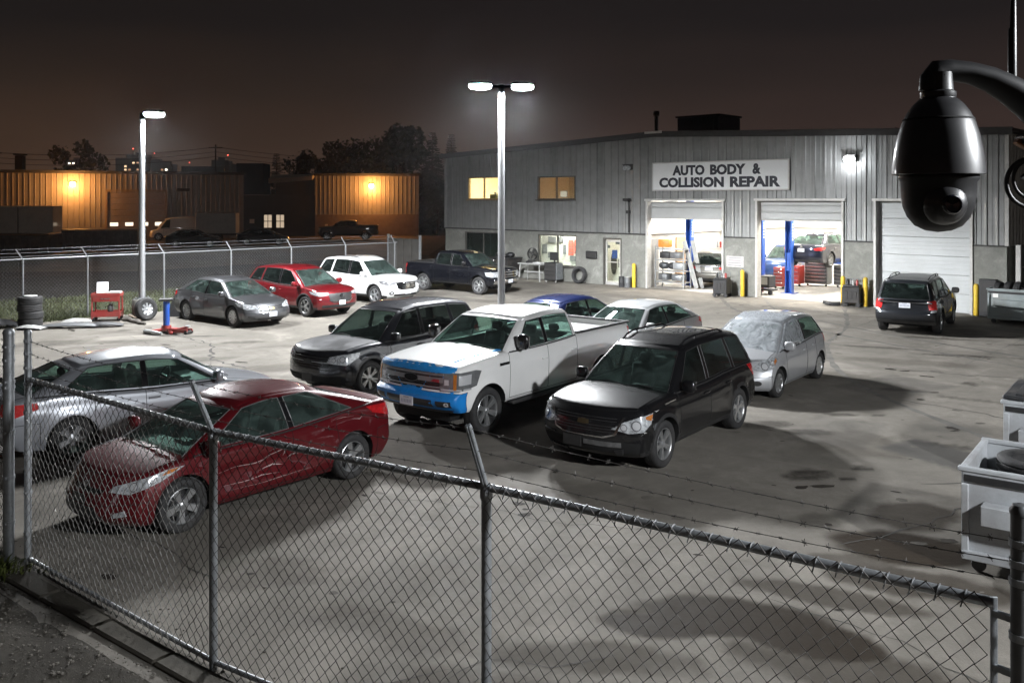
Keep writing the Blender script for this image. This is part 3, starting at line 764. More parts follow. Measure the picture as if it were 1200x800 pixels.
# stains: (x, y, rx, ry, turn, amount, channel, roughness of edge)
OIL, WET, PATCH = 0, 1, 2
ST = [(4.4, 13.3, .35, .22, .3, .9, OIL, .4), (5.3, 13.6, .16, .08, 0, 1, OIL, .3), (4.9, 13.1, .12, .06, .2, 1, OIL, .3), (6.2, 17.0, .3, .13, -.3, .9, OIL, .5), (4.6, 16.2, .5, .25, .2, .8, OIL, .6), (5.2, 15.7, .4, .2, -.1, .85, OIL, .5),
      (6.9, 16.9, .12, .06, .1, 1, OIL, .4), (7.1, 14.9, .5, .14, -.5, .8, OIL, .5), (8.4, 19.1, .5, .16, -.4, .7, OIL, .7), (9.4, 18.2, .7, .12, -.6, .6, OIL, .7), (10.1, 19.8, .12, .2, 0, .9, OIL, .4), (6.9, 22.6, .4, .15, .2, .7, OIL, .6), (7.8, 23.3, .25, .1, .5, .9, OIL, .6), (10.0, 24.6, 1.1, .16, -.35, .6, OIL, .7), (11.6, 23.3, 1.0, .15, -.3, .7, OIL, .7), (13.6, 22.7, .9, .12, -.3, .7, OIL, .7), (12.4, 26.2, .9, .2, -.4, .8, OIL, .6), (14.6, 26.3, .8, .2, -.3, .7, OIL, .6), (14.2, 25.0, .3, .1, -.3, .8, OIL, .5),
      (-7.6, 25.5, .5, .2, .2, .6, OIL, .6), (-9.2, 26.6, .6, .15, .1, .7, OIL, .6), (-11.2, 25.6, 1.0, .25, .2, .5, OIL, .6), (-13.0, 25.3, 1.3, .5, .2, .55, OIL, .6), (-10.5, 27.6, .35, .12, .2, .7, OIL, .5), (-12.0, 27.8, .2, .1, .2, .8, OIL, .5), (-8.0, 22.8, 1.0, .3, .3, .4, OIL, .7), (-12.6, 29.2, .35, .1, .1, .7, OIL, .5), (-11.0, 30.6, .5, .12, -.4, .6, OIL, .5),
      (-5.2, 20.0, .8, .2, .5, .4, OIL, .7), (3.9, 11.4, .3, .25, .2, .5, OIL, .6), (7.6, 12.6, .2, .12, .3, .8, OIL, .4), (5.9, 20.9, .2, .1, 0, .8, OIL, .3), (8.2, 27.9, .8, .25, -.3, .4, OIL, .7), (9.6, 30.0, 1.0, .3, -.4, .35, OIL, .7), (4.2, 29.5, 1.2, .4, -.4, .4, OIL, .7), (2.0, 32.0, 1.2, .35, -.4, .4, OIL, .7), (-1.0, 35.6, 1.4, .4, -.5, .45, OIL, .7), (6.0, 35.5, 1.0, .3, -.5, .4, OIL, .7),
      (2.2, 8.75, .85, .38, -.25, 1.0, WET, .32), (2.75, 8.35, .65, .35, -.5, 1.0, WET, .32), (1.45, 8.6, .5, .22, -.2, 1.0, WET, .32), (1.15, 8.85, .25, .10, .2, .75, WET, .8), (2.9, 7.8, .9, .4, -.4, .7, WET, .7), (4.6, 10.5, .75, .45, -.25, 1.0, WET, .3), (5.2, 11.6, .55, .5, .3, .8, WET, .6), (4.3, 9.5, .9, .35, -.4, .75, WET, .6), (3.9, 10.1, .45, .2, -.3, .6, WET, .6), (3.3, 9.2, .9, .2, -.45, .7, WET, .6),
      (.7, 8.0, .8, .3, -.1, .6, WET, .8), (-1.2, 8.6, .9, .3, -.5, .4, WET, .8), (-2.8, 9.8, .8, .4, .3, .4, WET, .8), (1.0, 12.2, 1.3, .6, -.3, .3, WET, .8), (5.8, 14.9, .9, .8, .3, .4, WET, .7), (-.4, 7.4, .8, .4, .3, .5, WET, .7), (-6.0, 21.5, 1.4, .5, .3, .35, WET, .8), (7.2, 20.8, 1.2, .4, -.4, .35, WET, .8), (9.8, 22.4, 1.5, .4, -.4, .3, WET, .8), (2.4, 30.6, 2.0, .5, -.5, .35, WET, .8)]
RECT = [((6.45, 15.0), (7.6, 13.1), 1.05, .75), ((5.2, 14.9), (6.3, 16.6), 1.2, .28), ((7.4, 18.9), (9.3, 20.2), 1.6, .35), ((7.3, 16.0), (8.4, 15.8), .5, .3)]
def make_lot():
    xs = np.concatenate([np.arange(-34, -18, .8), np.arange(-18, -1, .12), np.arange(-1, 6.5, .05), np.arange(6.5, 19, .12), np.arange(19, 30, .6)]); ys = np.concatenate([np.arange(1.0, 6.8, .15), np.arange(6.8, 12, .05), np.arange(12, 34, .12), np.arange(34, 60, .3)])
    GX, GY = np.meshgrid(xs, ys); nx, ny = len(xs), len(ys)
    # border of the paving: far side follows the fence, near side the kerb
    vs = np.stack([GX.ravel(), GY.ravel(), np.zeros(GX.size)], 1)
    col = np.zeros((GX.size, 4), np.float32); col[:, 3] = 1
    gx, gy = vs[:, 0], vs[:, 1]
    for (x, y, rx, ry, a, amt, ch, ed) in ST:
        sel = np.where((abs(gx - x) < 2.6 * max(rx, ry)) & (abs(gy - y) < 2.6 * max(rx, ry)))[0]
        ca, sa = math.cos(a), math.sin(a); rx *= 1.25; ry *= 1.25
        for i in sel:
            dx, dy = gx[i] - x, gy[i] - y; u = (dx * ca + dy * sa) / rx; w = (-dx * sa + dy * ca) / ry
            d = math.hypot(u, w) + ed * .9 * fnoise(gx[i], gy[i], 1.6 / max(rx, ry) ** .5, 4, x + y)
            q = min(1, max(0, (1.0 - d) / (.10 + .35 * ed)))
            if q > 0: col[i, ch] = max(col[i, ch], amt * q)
    for (p0, p1, w_, amt) in RECT:
        d = Vector((p1[0] - p0[0], p1[1] - p0[1])); L = d.length; d /= L
        u = (gx - p0[0]) * d.x + (gy - p0[1]) * d.y; v_ = -(gx - p0[0]) * d.y + (gy - p0[1]) * d.x
        q = np.clip((.06 + np.minimum(np.minimum(u, L - u), w_ / 2 - abs(v_))) / .12, 0, 1)
        col[:, PATCH] = np.maximum(col[:, PATCH], q * amt)
    fs = [(j * nx + i, j * nx + i + 1, (j + 1) * nx + i + 1, (j + 1) * nx + i) for j in range(ny - 1) for i in range(nx - 1)
          if keep_lot((xs[i] + xs[i + 1]) / 2, (ys[j] + ys[j + 1]) / 2)]
    me = bpy.data.meshes.new('paved_lot'); me.from_pydata([tuple(p) for p in vs], [], fs); me.materials.append(concrete)
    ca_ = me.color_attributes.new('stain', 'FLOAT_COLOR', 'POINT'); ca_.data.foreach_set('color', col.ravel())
    return kind(link(bpy.data.objects.new('paved_lot', me)), 'structure')
# far fence runs along this line; the near kerb along the other
FA, FB = Vector((-16.7, 29.2)), Vector((-5.27, 41.0))
fdir = (FB - FA).normalized(); fnor = Vector((-fdir.y, fdir.x))      # to the far side
KL = [(-5.55, 9.9), (-2.6, 7.65), (-.18, 6.15), (2.45, 4.3), (5.0, 2.6)]
def keep_lot(x, y):
    if (Vector((x, y)) - FA).dot(fnor) > -.55 + .22 * mnoise.noise(Vector((x * .9, y * .9, 0))): return y > 44.5 and x > -6
    return True
make_lot()
g = MB(); g.quad((-2500, -40, -.05), (2500, -40, -.05), (2500, 4000, -.05), (-2500, 4000, -.05)); kind(g.build('ground', far_ground), 'structure')
g = MB()
nxx = 60
def near_dirt():
    """packed dirt on the camera side of the kerb, its edge wandering a little"""
    o = Vector((-12.5, 15.2)); d = Vector((2.95, -2.25)).normalized(); n = Vector((d.y, -d.x))
    if n.y > 0: n = -n
    vs = []; fs = []; nu, nv = 230, 90
    for i in range(nu):
        for j in range(nv):
            u = i * .075; v = .30 + (j / (nv - 1)) ** 1.4 * 6.5 + .06 * (1 - j / (nv - 1)) * mnoise.noise(Vector((u * 1.6, 0, 2)))
            p = o + d * u + n * v; h = min(1, j / 6)
            vs.append((p.x, p.y, -.01 + h * (.035 + .035 * fnoise(p.x, p.y, 1.1, 4, 2) + .014 * fnoise(p.x, p.y, 6, 3, 9))))
    for i in range(nu - 1):
        for j in range(nv - 1): fs.append((i * nv + j, i * nv + j + 1, (i + 1) * nv + j + 1, (i + 1) * nv + j))
    q = MB(); q.add(vs, fs); kind(q.build('dirt_verge', dirt_m, None, 180), 'structure')
near_dirt()
def strip(name, a, b, w0, w1, z, m):
    n = 60; vs = []; fs = []; d = (b - a); L = d.length; d = d / L; nn = Vector((-d.y, d.x))
    for k in range(n + 1):
        p = a + d * (L * k / n)
        for w_ in (w0, (w0 + w1) / 2, w1):
            q = p + nn * w_; vs.append((q.x, q.y, z + .03 * mnoise.noise(Vector((q.x, q.y, 0)))))
    for k in range(n):
        for j in range(2): fs.append((k * 3 + j, k * 3 + j + 3, k * 3 + j + 4, k * 3 + j + 1))
    q = MB(); q.add(vs, fs); return kind(q.build(name, m), 'structure')
strip('grass_verge', FA - fdir * 20, FB + fdir * 3, -.75, 7.0, -.032, grass_soil)
strip('access_road', FA - fdir * 30, FB + fdir * 40, 7.0, 18, -.02, asphalt)
# the raised concrete kerb along the near fence
ground_mat('kerb_concrete', (.17, .155, .13), (.12, .11, .095), attr=False, gscale=2)
kd = Vector((2.95, -2.25)).normalized(); kn_ = Vector((-kd.y, kd.x))
for k in range(11):
    a0 = Vector((-5.43, 10.05)) - kn_ * .24 + kd * ((k - 3) * 1.05); a1 = a0 + kd * 1.035
    q = MB(); q.bar((a0.x, a0.y, -.03 + rng.uniform(-.005, .005)), (a1.x, a1.y, -.03 + rng.uniform(-.005, .005)), .24, .14, .02); kind(q.build('kerb', MATS['kerb_concrete']), 'structure')
# many small oil drips and spatters, thin irregular films lying on the paving
spotm = mat('oil_film', (.035, .030, .025), .9, var=.4, scale=5, spec=.15)
spotm2 = mat('old_oil_film', (.115, .105, .092), .9, var=.4, scale=5, spec=.15)
rg_ = random.Random(77)
for nm_, m_, cnt, zz in (('oil_drips', spotm, 260, .0034), ('old_oil_drips', spotm2, 320, .0022)):
    q = MB()
    for k in range(cnt):
        x, y = rg_.uniform(-14, 16), rg_.uniform(7, 38)
        if y > 30 and x < -4: continue
        c_ = Vector((x, y)); r_ = .018 + .085 * rg_.random() ** 3; el = rg_.uniform(1, 2.6); a_ = rg_.uniform(-.9, .5); n_ = 14; vs = []
        for j in range(n_):
            th = 2 * math.pi * j / n_; rr_ = r_ * (.75 + .5 * rg_.random()); u, w = rr_ * el * math.cos(th), rr_ * math.sin(th)
            vs.append((x + u * math.cos(a_) - w * math.sin(a_), y + u * math.sin(a_) + w * math.cos(a_), zz + k * 2e-6))
        q.add(vs, [tuple(range(n_))])
    kind(q.build(nm_, m_), 'stuff')
# cracks and slab joints: narrow dark sheets just above the paving
crackm = mat('crack_filler', (.045, .041, .036), .9, var=.3)
jointm = mat('slab_joint', (.10, .094, .084), .9, var=.3)
def crack(name, pts, w, m, jit=.10, seed=0):
    rg = random.Random(seed); P_ = []
    for a, b in zip(pts, pts[1:]):
        a = Vector(a); b = Vector(b); n = max(2, int((b - a).length / .22))
        for k in range(n):
            p = a + (b - a) * (k / n); P_.append(p + Vector((rg.uniform(-jit, jit), rg.uniform(-jit, jit))) * (1 if P_ else 0))
    P_.append(Vector(pts[-1])); vs = []; fs = []
    for i, p in enumerate(P_):
        t_ = (P_[min(i + 1, len(P_) - 1)] - P_[max(0, i - 1)]).normalized(); n_ = Vector((-t_.y, t_.x)); ww = w * (.35 + .9 * rg.random()) * (.3 if i in (0, len(P_) - 1) else 1)
        q = p + n_ * ww; vs.append((q.x, q.y, .004)); q = p - n_ * ww; vs.append((q.x, q.y, .004))
    for i in range(len(P_) - 1): fs.append((2 * i, 2 * i + 1, 2 * i + 3, 2 * i + 2))
    q = MB(); q.add(vs, fs); return kind(q.build(name, m), 'structure')
for k, (pts, w) in enumerate([([(-10.2, 27.0), (-8.4, 25.0), (-7.6, 22.7), (-6.4, 21.6)], .035), ([(-9.6, 23.6), (-6.6, 24.7), (-3.2, 26.1)], .018), ([(-12.2, 24.3), (-9.9, 25.7), (-8.6, 25.3)], .02), ([(-.6, 7.55), (-.25, 8.0), (.35, 7.85), (.95, 8.05)], .008), ([(-1.35, 7.0), (-1.05, 7.55), (-.55, 7.8)], .012),
        ([(9.0, 21.6), (10.6, 20.7), (12.2, 20.3)], .022), ([(7.9, 18.2), (9.0, 17.0), (9.5, 16.0)], .02), ([(6.0, 25.4), (9.8, 24.9), (13.0, 22.6)], .02), ([(3.6, 27.6), (5.6, 26.4), (7.8, 26.9)], .02), ([(2.6, 9.2), (3.6, 8.3), (4.2, 7.0)], .010), ([(-14.5, 24.2), (-12.6, 24.9), (-10.8, 24.2)], .016), ([(-2.9, 28.0), (.4, 30.2), (2.2, 30.0)], .02)]):
    crack('crack', pts, w, crackm, .09 if w > .012 else .05, k)
rgc = random.Random(31)
for k in range(26):                                          # fine wandering cracks
    p = Vector((rgc.uniform(-11, 13), rgc.uniform(8, 31))); a_ = rgc.uniform(0, 6.28); pts = [p]
    if p.y > 27 and p.x < -6: continue
    for j in range(rgc.randint(3, 6)): a_ += rgc.uniform(-.6, .6); p = p + Vector((math.cos(a_), math.sin(a_))) * rgc.uniform(.5, 1.3); pts.append(p)
    crack('crack', pts, rgc.uniform(.005, .013), crackm, .05, 100 + k)
tyrem = mat('tyre_mark_rubber', (.105, .098, .088), .9, var=.35, scale=2.5)
for k, pts in enumerate(([(8.6, 37.0), (8.2, 33), (9.4, 28), (12.2, 22), (15, 17)], [(10.2, 36.2), (9.7, 32.6), (10.9, 28), (13.6, 22.3), (16.4, 17.6)], [(12.4, 33.4), (10.6, 28.4), (8.6, 24.5), (7.6, 19.5), (8.4, 13.5)], [(-1.5, 36), (-4.5, 30.0), (-5.2, 25), (-3.9, 22.4)])):
    w_ = np.array(pts); tt_ = np.arange(len(pts)); f1, f2 = curve_xy(tt_, w_); uu = np.linspace(0, len(pts) - 1, 40)
    crack('tyre_mark', [(float(f1(u)), float(f2(u))) for u in uu], .085, tyrem, .004, 200 + k)
for k in range(7):                                           # saw-cut joints, square to the shop
    o_ = Vector((-3.67, 50)) + Vector((.7318, -.6815)) * (2.3 + k * 4.6) - Vector((.6815, .7318)) * .35
    crack('slab_joint', [o_, o_ - Vector((.6815, .7318)) * (11 + 3 * (k % 3))], .010, jointm, .006, 50 + k)
for k in range(3):
    o_ = Vector((-3.67, 50)) - Vector((.6815, .7318)) * (5.0 + 5.2 * k)
    crack('slab_joint', [o_ + Vector((.7318, -.6815)) * 3, o_ + Vector((.7318, -.6815)) * 27], .010, jointm, .006, 60 + k)

# ================================================================== the repair shop
X0, Y0, AX, AY = -3.67, 50.0, .7317965, -.6815231
SROT = math.atan2(AY, AX)                     # local x runs along the front wall, local -y points out of the wall
WL, APEX, ZE, ZA, DEP = 28.25, 14.0, 6.36, 6.92, 15.0
def zr(t): return ZE + (ZA - ZE) * (1 - abs(t - APEX) / APEX)
siding = mat('grey_ribbed_siding', (.245, .247, .243), .5, .35, var=.10, scale=2.5, dirt=.35, dirtcol=(.17, .165, .155))
siding2 = mat('grey_ribbed_siding_worn', (.212, .216, .213), .5, .35, var=.12, scale=2.5, dirt=.45, dirtcol=(.15, .145, .135))
concw = ground_mat('cast_wall_concrete', (.30, .30, .275), (.225, .225, .20), attr=False, gscale=2.2, bump=.3)
flash = mat('dark_flashing', (.035, .033, .032), .6, .2, var=.2)
wtrim = mat('light_metal_trim', (.46, .45, .43), .5, .2, var=.12, dirt=.3)
frame_m = mat('window_frame_bronze', (.10, .095, .085), .5, .4, var=.2)
doorpan = mat('overhead_door_paint', (.40, .405, .40), .5, .1, var=.06, scale=2, dirt=.3, dirtcol=(.24, .23, .22))
doorpan2 = mat('white_overhead_door_paint', (.44, .455, .455), .48, .1, var=.05, scale=2, dirt=.28, dirtcol=(.34, .33, .31))
inwall = mat('shop_interior_paint', (.78, .76, .71), .7, var=.06, scale=1.5, dirt=.25, dirtcol=(.5, .46, .40))
warmwall = mat('office_interior_paint', (.80, .72, .55), .7, var=.08)
shop = thing('auto_body_shop', 'grey metal sided auto body shop with three bay doors and a shallow gable', 'building', (X0, Y0, 0), SROT)
# openings in the front wall: (t0, t1, z0, z1)
B1, B2, B3 = (13.42, 17.40, 0, 3.98), (18.86, 22.58, 0, 4.0), (23.72, 27.18, 0, 4.0)
UW1, UW2 = (1.78, 4.16, 4.02, 5.22), (6.80, 9.26, 4.02, 5.18)
LW1, LW2, ED = (1.55, 4.30, .75, 2.27), (6.85, 9.33, .73, 2.27), (10.95, 12.05, 0, 2.22)
OPEN = [B1, B2, B3, UW1, UW2, LW1, LW2, ED]
CB = 2.42
# siding: one ribbed panel at a time, cut round the openings
def sub_open(t0, t1, z0, z1):
    """vertical pieces of a strip that no opening covers"""
    cuts = sorted([(max(z0, o[2]), min(z1, o[3])) for o in OPEN if o[0] < (t0 + t1) / 2 < o[1] and o[3] > z0 and o[2] < z1])
    res = []; z = z0
    for a, b in cuts:
        if a > z + .01: res.append((z, a))
        z = max(z, b)
    if z < z1 - .01: res.append((z, z1))
    return res
edges_t = sorted({0, WL} | {o[i] for o in OPEN for i in (0, 1) if o[3] > CB})
PIT = .40
cells = []
for a, b in zip(edges_t, edges_t[1:]):
    n = max(1, round((b - a) / PIT)); cells += [(a + (b - a) * k / n, a + (b - a) * (k + 1) / n) for k in range(n)]
for ci, (a, b) in enumerate(cells):
    for (z0, z1) in sub_open(a, b, CB, 99):
        top = z1 > 50; w_ = b - a; q = MB(); r0 = .045
        prof = [(a, 0), (a + .012, 0), (a + .03, -.045), (a + .075, -.045), (a + .093, 0), (a + w_ * .62, 0), (a + w_ * .62 + .012, -.012), (a + w_ * .62 + .03, -.012), (a + w_ * .62 + .042, 0), (b - .003, 0)]
        vs = []
        for (tt_, yy) in prof: vs += [(tt_, yy, z0), (tt_, yy, (zr(tt_) - .02) if top else z1)]
        q.add(vs, [(2 * k, 2 * k + 2, 2 * k + 3, 2 * k + 1) for k in range(len(prof) - 1)])
        q.build('siding_panel', siding if rng.random() < .8 else siding2, shop)
# concrete wall below
pc = sorted({0, WL} | {o[i] for o in OPEN for i in (0, 1) if o[2] < CB})
for a, b in zip(pc, pc[1:]):
    for (z0, z1) in sub_open(a, b, 0, CB):
        q = MB(); q.box(((a + b) / 2, .09, (z0 + z1) / 2), (b - a - .004, .30, z1 - z0), .006); q.build('concrete_wall', concw, shop)
q = MB()                                       # drip flashing on top of the concrete, broken at the bays
for a, b in ((0, B1[0]), (B1[1], B2[0]), (B2[1], B3[0]), (B3[1], WL)): q.box(((a + b) / 2, -.068, CB + .02), (b - a, .06, .055))
q.build('drip_flashing', flash, shop)
# other outer walls, roof, eaves
q = MB()
def ribwall(mb, p0, p1, z0, z1f, pit=.4, rib=.05):
    p0 = Vector(p0); p1 = Vector(p1); d = (p1 - p0); L = d.length; d /= L; n = Vector((d.y, -d.x, 0)); k = int(L / pit); prof = []
    for i in range(k):
        a = L * i / k; prof += [(a, 0), (a + .03, rib), (a + .09, rib), (a + .12, 0)]
    prof.append((L, 0)); vs = []
    for a, o_ in prof:
        p = p0 + d * a + n * o_; vs += [(p.x, p.y, z0), (p.x, p.y, z1f(a))]
    mb.add(vs, [(2 * i, 2 * i + 2, 2 * i + 3, 2 * i + 1) for i in range(len(prof) - 1)])
ribwall(q, (WL, .02, 0), (WL, DEP, 0), CB, lambda a: ZE - .02); kind(q.build('side_siding', mat('tan_side_siding', (.36, .345, .315), .55, .2, var=.1, dirt=.35, dirtcol=(.2, .18, .15)), shop), 'stuff')
q = MB(); ribwall(q, (0, DEP, 0), (0, .02, 0), CB, lambda a: ZE - .02); kind(q.build('side_siding', siding, shop), 'stuff')
q = MB(); q.box((WL + .02, DEP / 2 + .1, CB / 2), (.28, DEP - .35, CB), .01); q.build('concrete_wall', concw, shop)
q = MB(); q.box((-.02, DEP / 2 + .1, CB / 2), (.28, DEP - .35, CB), .01); q.build('concrete_wall', concw, shop)
q = MB(); q.quad((0, DEP, 0), (WL, DEP, 0), (WL, DEP, ZE), (0, DEP, ZE)); q.build('back_wall', siding, shop)
q = MB()
for a, b in ((-.22, APEX), (APEX, WL + .22)):
    za, zb_ = zr(a) + .03, zr(b) + .03
    q.add([(a, -.30, za), (b, -.30, zb_), (b, DEP + .2, zb_), (a, DEP + .2, za), (a, -.30, za + .12), (b, -.30, zb_ + .12), (b, DEP + .2, zb_ + .12), (a, DEP + .2, za + .12)], [(0, 3, 2, 1), (4, 5, 6, 7), (0, 1, 5, 4), (1, 2, 6, 5), (2, 3, 7, 6), (3, 0, 4, 7)])
q.build('roof', mat('dark_metal_roof', (.06, .058, .056), .6, .3, var=.15), shop)
q = MB()
for a, b in ((-.24, APEX), (APEX, WL + .24)): q.bar((a, -.325, zr(a) + .04), (b, -.325, zr(b) + .04), .05, .26, .006)
q.build('fascia', flash, shop)
q = MB(); q.box((APEX, -.36, ZA + .12), (.9, .08, .10), .01); q.build('ridge_cap', wtrim, shop)
# corner trims and flues
for tt_ in (0, WL):
    q = MB(); q.box((tt_, -.03, (CB + ZE) / 2), (.14, .14, ZE - CB - .05), .01); q.build('corner_trim', wtrim if tt_ else siding, shop)
q = MB(); q.lathe([(.001, ZE + .2), (.09, ZE + .2), (.09, 7.95), (.001, 7.95)], 12); q.lathe([(.001, 7.9), (.13, 7.9), (.15, 7.95), (.15, 8.10), (.12, 8.14), (.001, 8.15)], 12)
q.build('flue_pipe', flash, shop, 40, loc=(13.26, 1.0, 0))
q = MB(); q.box((14.25, 4.0, 7.4), (2.3, 2.0, 1.1), .05); q.box((14.25, 4.0, 7.98), (2.4, 2.1, .08)); q.box((14.25, 2.98, 7.4), (1.7, .04, .7)); q.box((13.3, 2.9, 7.0), (.4, .5, .5), .03); q.build('rooftop_unit', mat('rooftop_unit_metal', (.03, .028, .028), .6, .3, var=.2), shop)
# overhead doors: frame, tracks and sections
def bay(o, raised, m, nsec):
    t0, t1, z0, z1 = o
    f = MB()
    for tt_, dx_ in ((t0, .05), (t1, -.05)): f.box((tt_ + dx_, .05, z1 / 2), (.10, .34, z1), .008)
    f.box(((t0 + t1) / 2, .05, z1 + .03), (t1 - t0 + .12, .36, .10), .008)
    fr_ = f.build('door_frame', wtrim, shop)
    ins = .22
    if raised is None:
        h = (z1 - z0) / nsec
        for k in range(nsec):
            q = MB(); zc = z0 + h * (k + .5); q.box(((t0 + t1) / 2, ins, zc), (t1 - t0 - .2, .05, h - .008), .012)
            for gz in (-.2, .0, .2): q.box(((t0 + t1) / 2, ins - .026, zc + gz * h), (t1 - t0 - .24, .008, .05), .004)
            q.build('door_section', m, fr_)
        q = MB(); q.box(((t0 + t1) / 2, ins + .05, z1 / 2), (t1 - t0 - .02, .03, z1)); q.build('door_backing', m, fr_)
    else:
        q = MB(); q.box(((t0 + t1) / 2, ins + .05, (3.12 + z1) / 2), (t1 - t0 - .04, .03, z1 - 3.2)); q.build('door_backing', m, fr_)
        for k, zc in enumerate(raised):
            q = MB(); q.box(((t0 + t1) / 2, ins, zc[0]), (t1 - t0 - .2, .05, zc[1]), .012)
            if k: q.box(((t0 + t1) / 2, ins - .03, zc[0]), (t1 - t0 - .3, .02, zc[1] * .55), .008)
            q.build('door_section', m, fr_)
        q = MB(); q.bar((t0 + .1, .25, z1 - .15), (t0 + .1, 3.2, z1 + .05), .05, .06); q.bar((t1 - .1, .25, z1 - .15), (t1 - .1, 3.2, z1 + .05), .05, .06); q.build('door_track', galv, fr_)
        q = MB(); q.tube([(t0 + .15, .35, z1 - .10), (t1 - .15, .35, z1 - .10)], .03, 8); q.build('torsion_shaft', galv, fr_)
bay(B1, [(3.40, .50), (3.75, .16)], doorpan, 0); bay(B2, [(3.36, .28), (3.64, .26), (3.89, .2)], doorpan, 0); bay(B3, None, doorpan2, 6)
# windows and entrance
wpane = glass_mat('office_window_glass', (.82, .86, .84), .03, .01, .03)
wpane_d = glass_mat('dim_window_glass', (.35, .40, .38), .06, .02, .05)
def window(o, m, fm, two=True, depth=.06):
    t0, t1, z0, z1 = o; f = MB(); w_ = .055
    for z in (z0, z1): f.box(((t0 + t1) / 2, .04, z + (w_ / 2 if z == z0 else -w_ / 2)), (t1 - t0, .16, w_), .006)
    for tt_ in (t0, t1): f.box((tt_ + (w_ / 2 if tt_ == t0 else -w_ / 2), .04, (z0 + z1) / 2), (w_, .16, z1 - z0 - 2 * w_ - .002), .006)
    f.box(((t0 + t1) / 2, .035, (z0 + z1) / 2), (w_ * .8, .12, z1 - z0 - 2 * w_ - .002), .006)
    fr_ = f.build('window', fm, shop)
    s_ = MB(); s_.box(((t0 + t1) / 2, -.07, z0 - .03), (t1 - t0 + .12, .14, .05), .008); s_.build('sill', fm, fr_)
    for a, b in ((t0 + w_, (t0 + t1) / 2 - w_ * .4), ((t0 + t1) / 2 + w_ * .4, t1 - w_)):
        p = MB(); p.box(((a + b) / 2, .05, (z0 + z1) / 2), (b - a, .008, z1 - z0 - 2 * w_)); p.build('pane', m, fr_)
window(UW1, wpane, mat('ochre_window_frame', (.28, .20, .10), .5, var=.2)); window(UW2, wpane, frame_m); window(LW1, wpane_d, frame_m); window(LW2, wpane, frame_m)
f = MB(); t0, t1, z0, z1 = ED
for tt_ in (t0 + .04, t1 - .04): f.box((tt_, .05, z1 / 2), (.08, .2, z1), .006)
f.box(((t0 + t1) / 2, .05, z1 - .04), (t1 - t0 - .162, .2, .08), .006); df_ = f.build('entrance_frame', frame_m, shop)
f = MB(); a, b = t0 + .09, t1 - .09
for tt_ in (a + .05, b - .05): f.box((tt_, .06, 1.07), (.09, .05, 2.1), .006)
for zc, hh in ((.09, .16), (1.08, .05), (2.08, .09)): f.box(((a + b) / 2, .06, zc), (b - a - .19, .045, hh), .006)
dr = f.build('entrance_door', wtrim, df_)
p = MB(); p.box(((a + b) / 2, .06, 1.1), (b - a - .16, .008, 1.9)); p.build('door_glass', wpane, df_)
p = MB(); p.bar((b - .12, .0, .85), (b - .12, .0, 1.25), .025, .025); p.build('pull_handle', trim, df_)
# inside: floor, walls, ceiling
fl = MB(); fl.quad((13.0, -.02, .012), (WL - .2, -.02, .012), (WL - .2, DEP - .1, .012), (13.0, DEP - .1, .012)); kind(fl.build('shop_floor', shopfloor, None, loc=(X0, Y0, 0), rotz=SROT), 'structure')
fl = MB(); fl.quad((.2, .1, .014), (12.98, .1, .014), (12.98, DEP - .1, .014), (.2, DEP - .1, .014)); kind(fl.build('office_floor', mat('office_floor_tile', (.35, .32, .28), .4, var=.1), None, loc=(X0, Y0, 0), rotz=SROT), 'structure')
q = MB(); q.quad((13.0, DEP - .06, 0), (WL - .2, DEP - .06, 0), (WL - .2, DEP - .06, 6.2), (13.0, DEP - .06, 6.2)); q.quad((WL - .21, .3, 0), (WL - .21, DEP - .06, 0), (WL - .21, DEP - .06, 6.2), (WL - .21, .3, 6.2))
q.quad((13.0, .3, 0), (13.0, DEP - .06, 0), (13.0, DEP - .06, 6.2), (13.0, .3, 6.2)); q.build('interior_wall', inwall, shop)
q = MB(); q.quad((12.9, .06, 6.18), (WL - .1, .06, 6.18), (WL - .1, DEP, 6.18), (12.9, DEP, 6.18)); q.build('ceiling', inwall, shop)
q = MB(); q.quad((B1[0] - .5, .245, 4.06), (WL - .1, .245, 4.06), (WL - .1, .245, 6.18), (B1[0] - .5, .245, 6.18)); q.build('interior_lining', inwall, shop)
q = MB()
for z in (2.5, 4.4):
    q.box(((13 + WL) / 2, DEP - .15, z), (WL - 13.4, .14, .16)); q.box((WL - .3, DEP / 2, z), (.14, DEP - .8, .16)); q.box((13.1, DEP / 2, z), (.14, DEP - .8, .16))
for tt_ in (16.2, 19.5, 23.0): q.box((tt_, DEP - .22, 3.1), (.22, .26, 6.1))
q.build('wall_girt', mat('girt_paint', (.52, .51, .48), .6, var=.1), shop)
q = MB(); q.box((13.06, 3.5, 1.1), (.10, 1.0, 2.2), .01); q.build('interior_door', mat('plywood_door', (.42, .27, .15), .6, var=.2, scale=4), shop)
q = MB(); q.box((13.06, 1.0, 1.1), (.08, .9, 2.2), .01); q.build('interior_door', mat('grey_steel_door', (.30, .30, .29), .5, var=.1), shop)
q = MB(); q.box((13.06, 4.9, 1.1), (.08, .9, 2.2), .01); q.build('interior_door', MATS['grey_steel_door'], shop)
q = MB(); q.lathe([(.001, 0), (.42, 0), (.42, 6), (.001, 6)], 20); q.build('vent_duct', inwall, shop, 40, loc=(13.6, 7.6, .1))
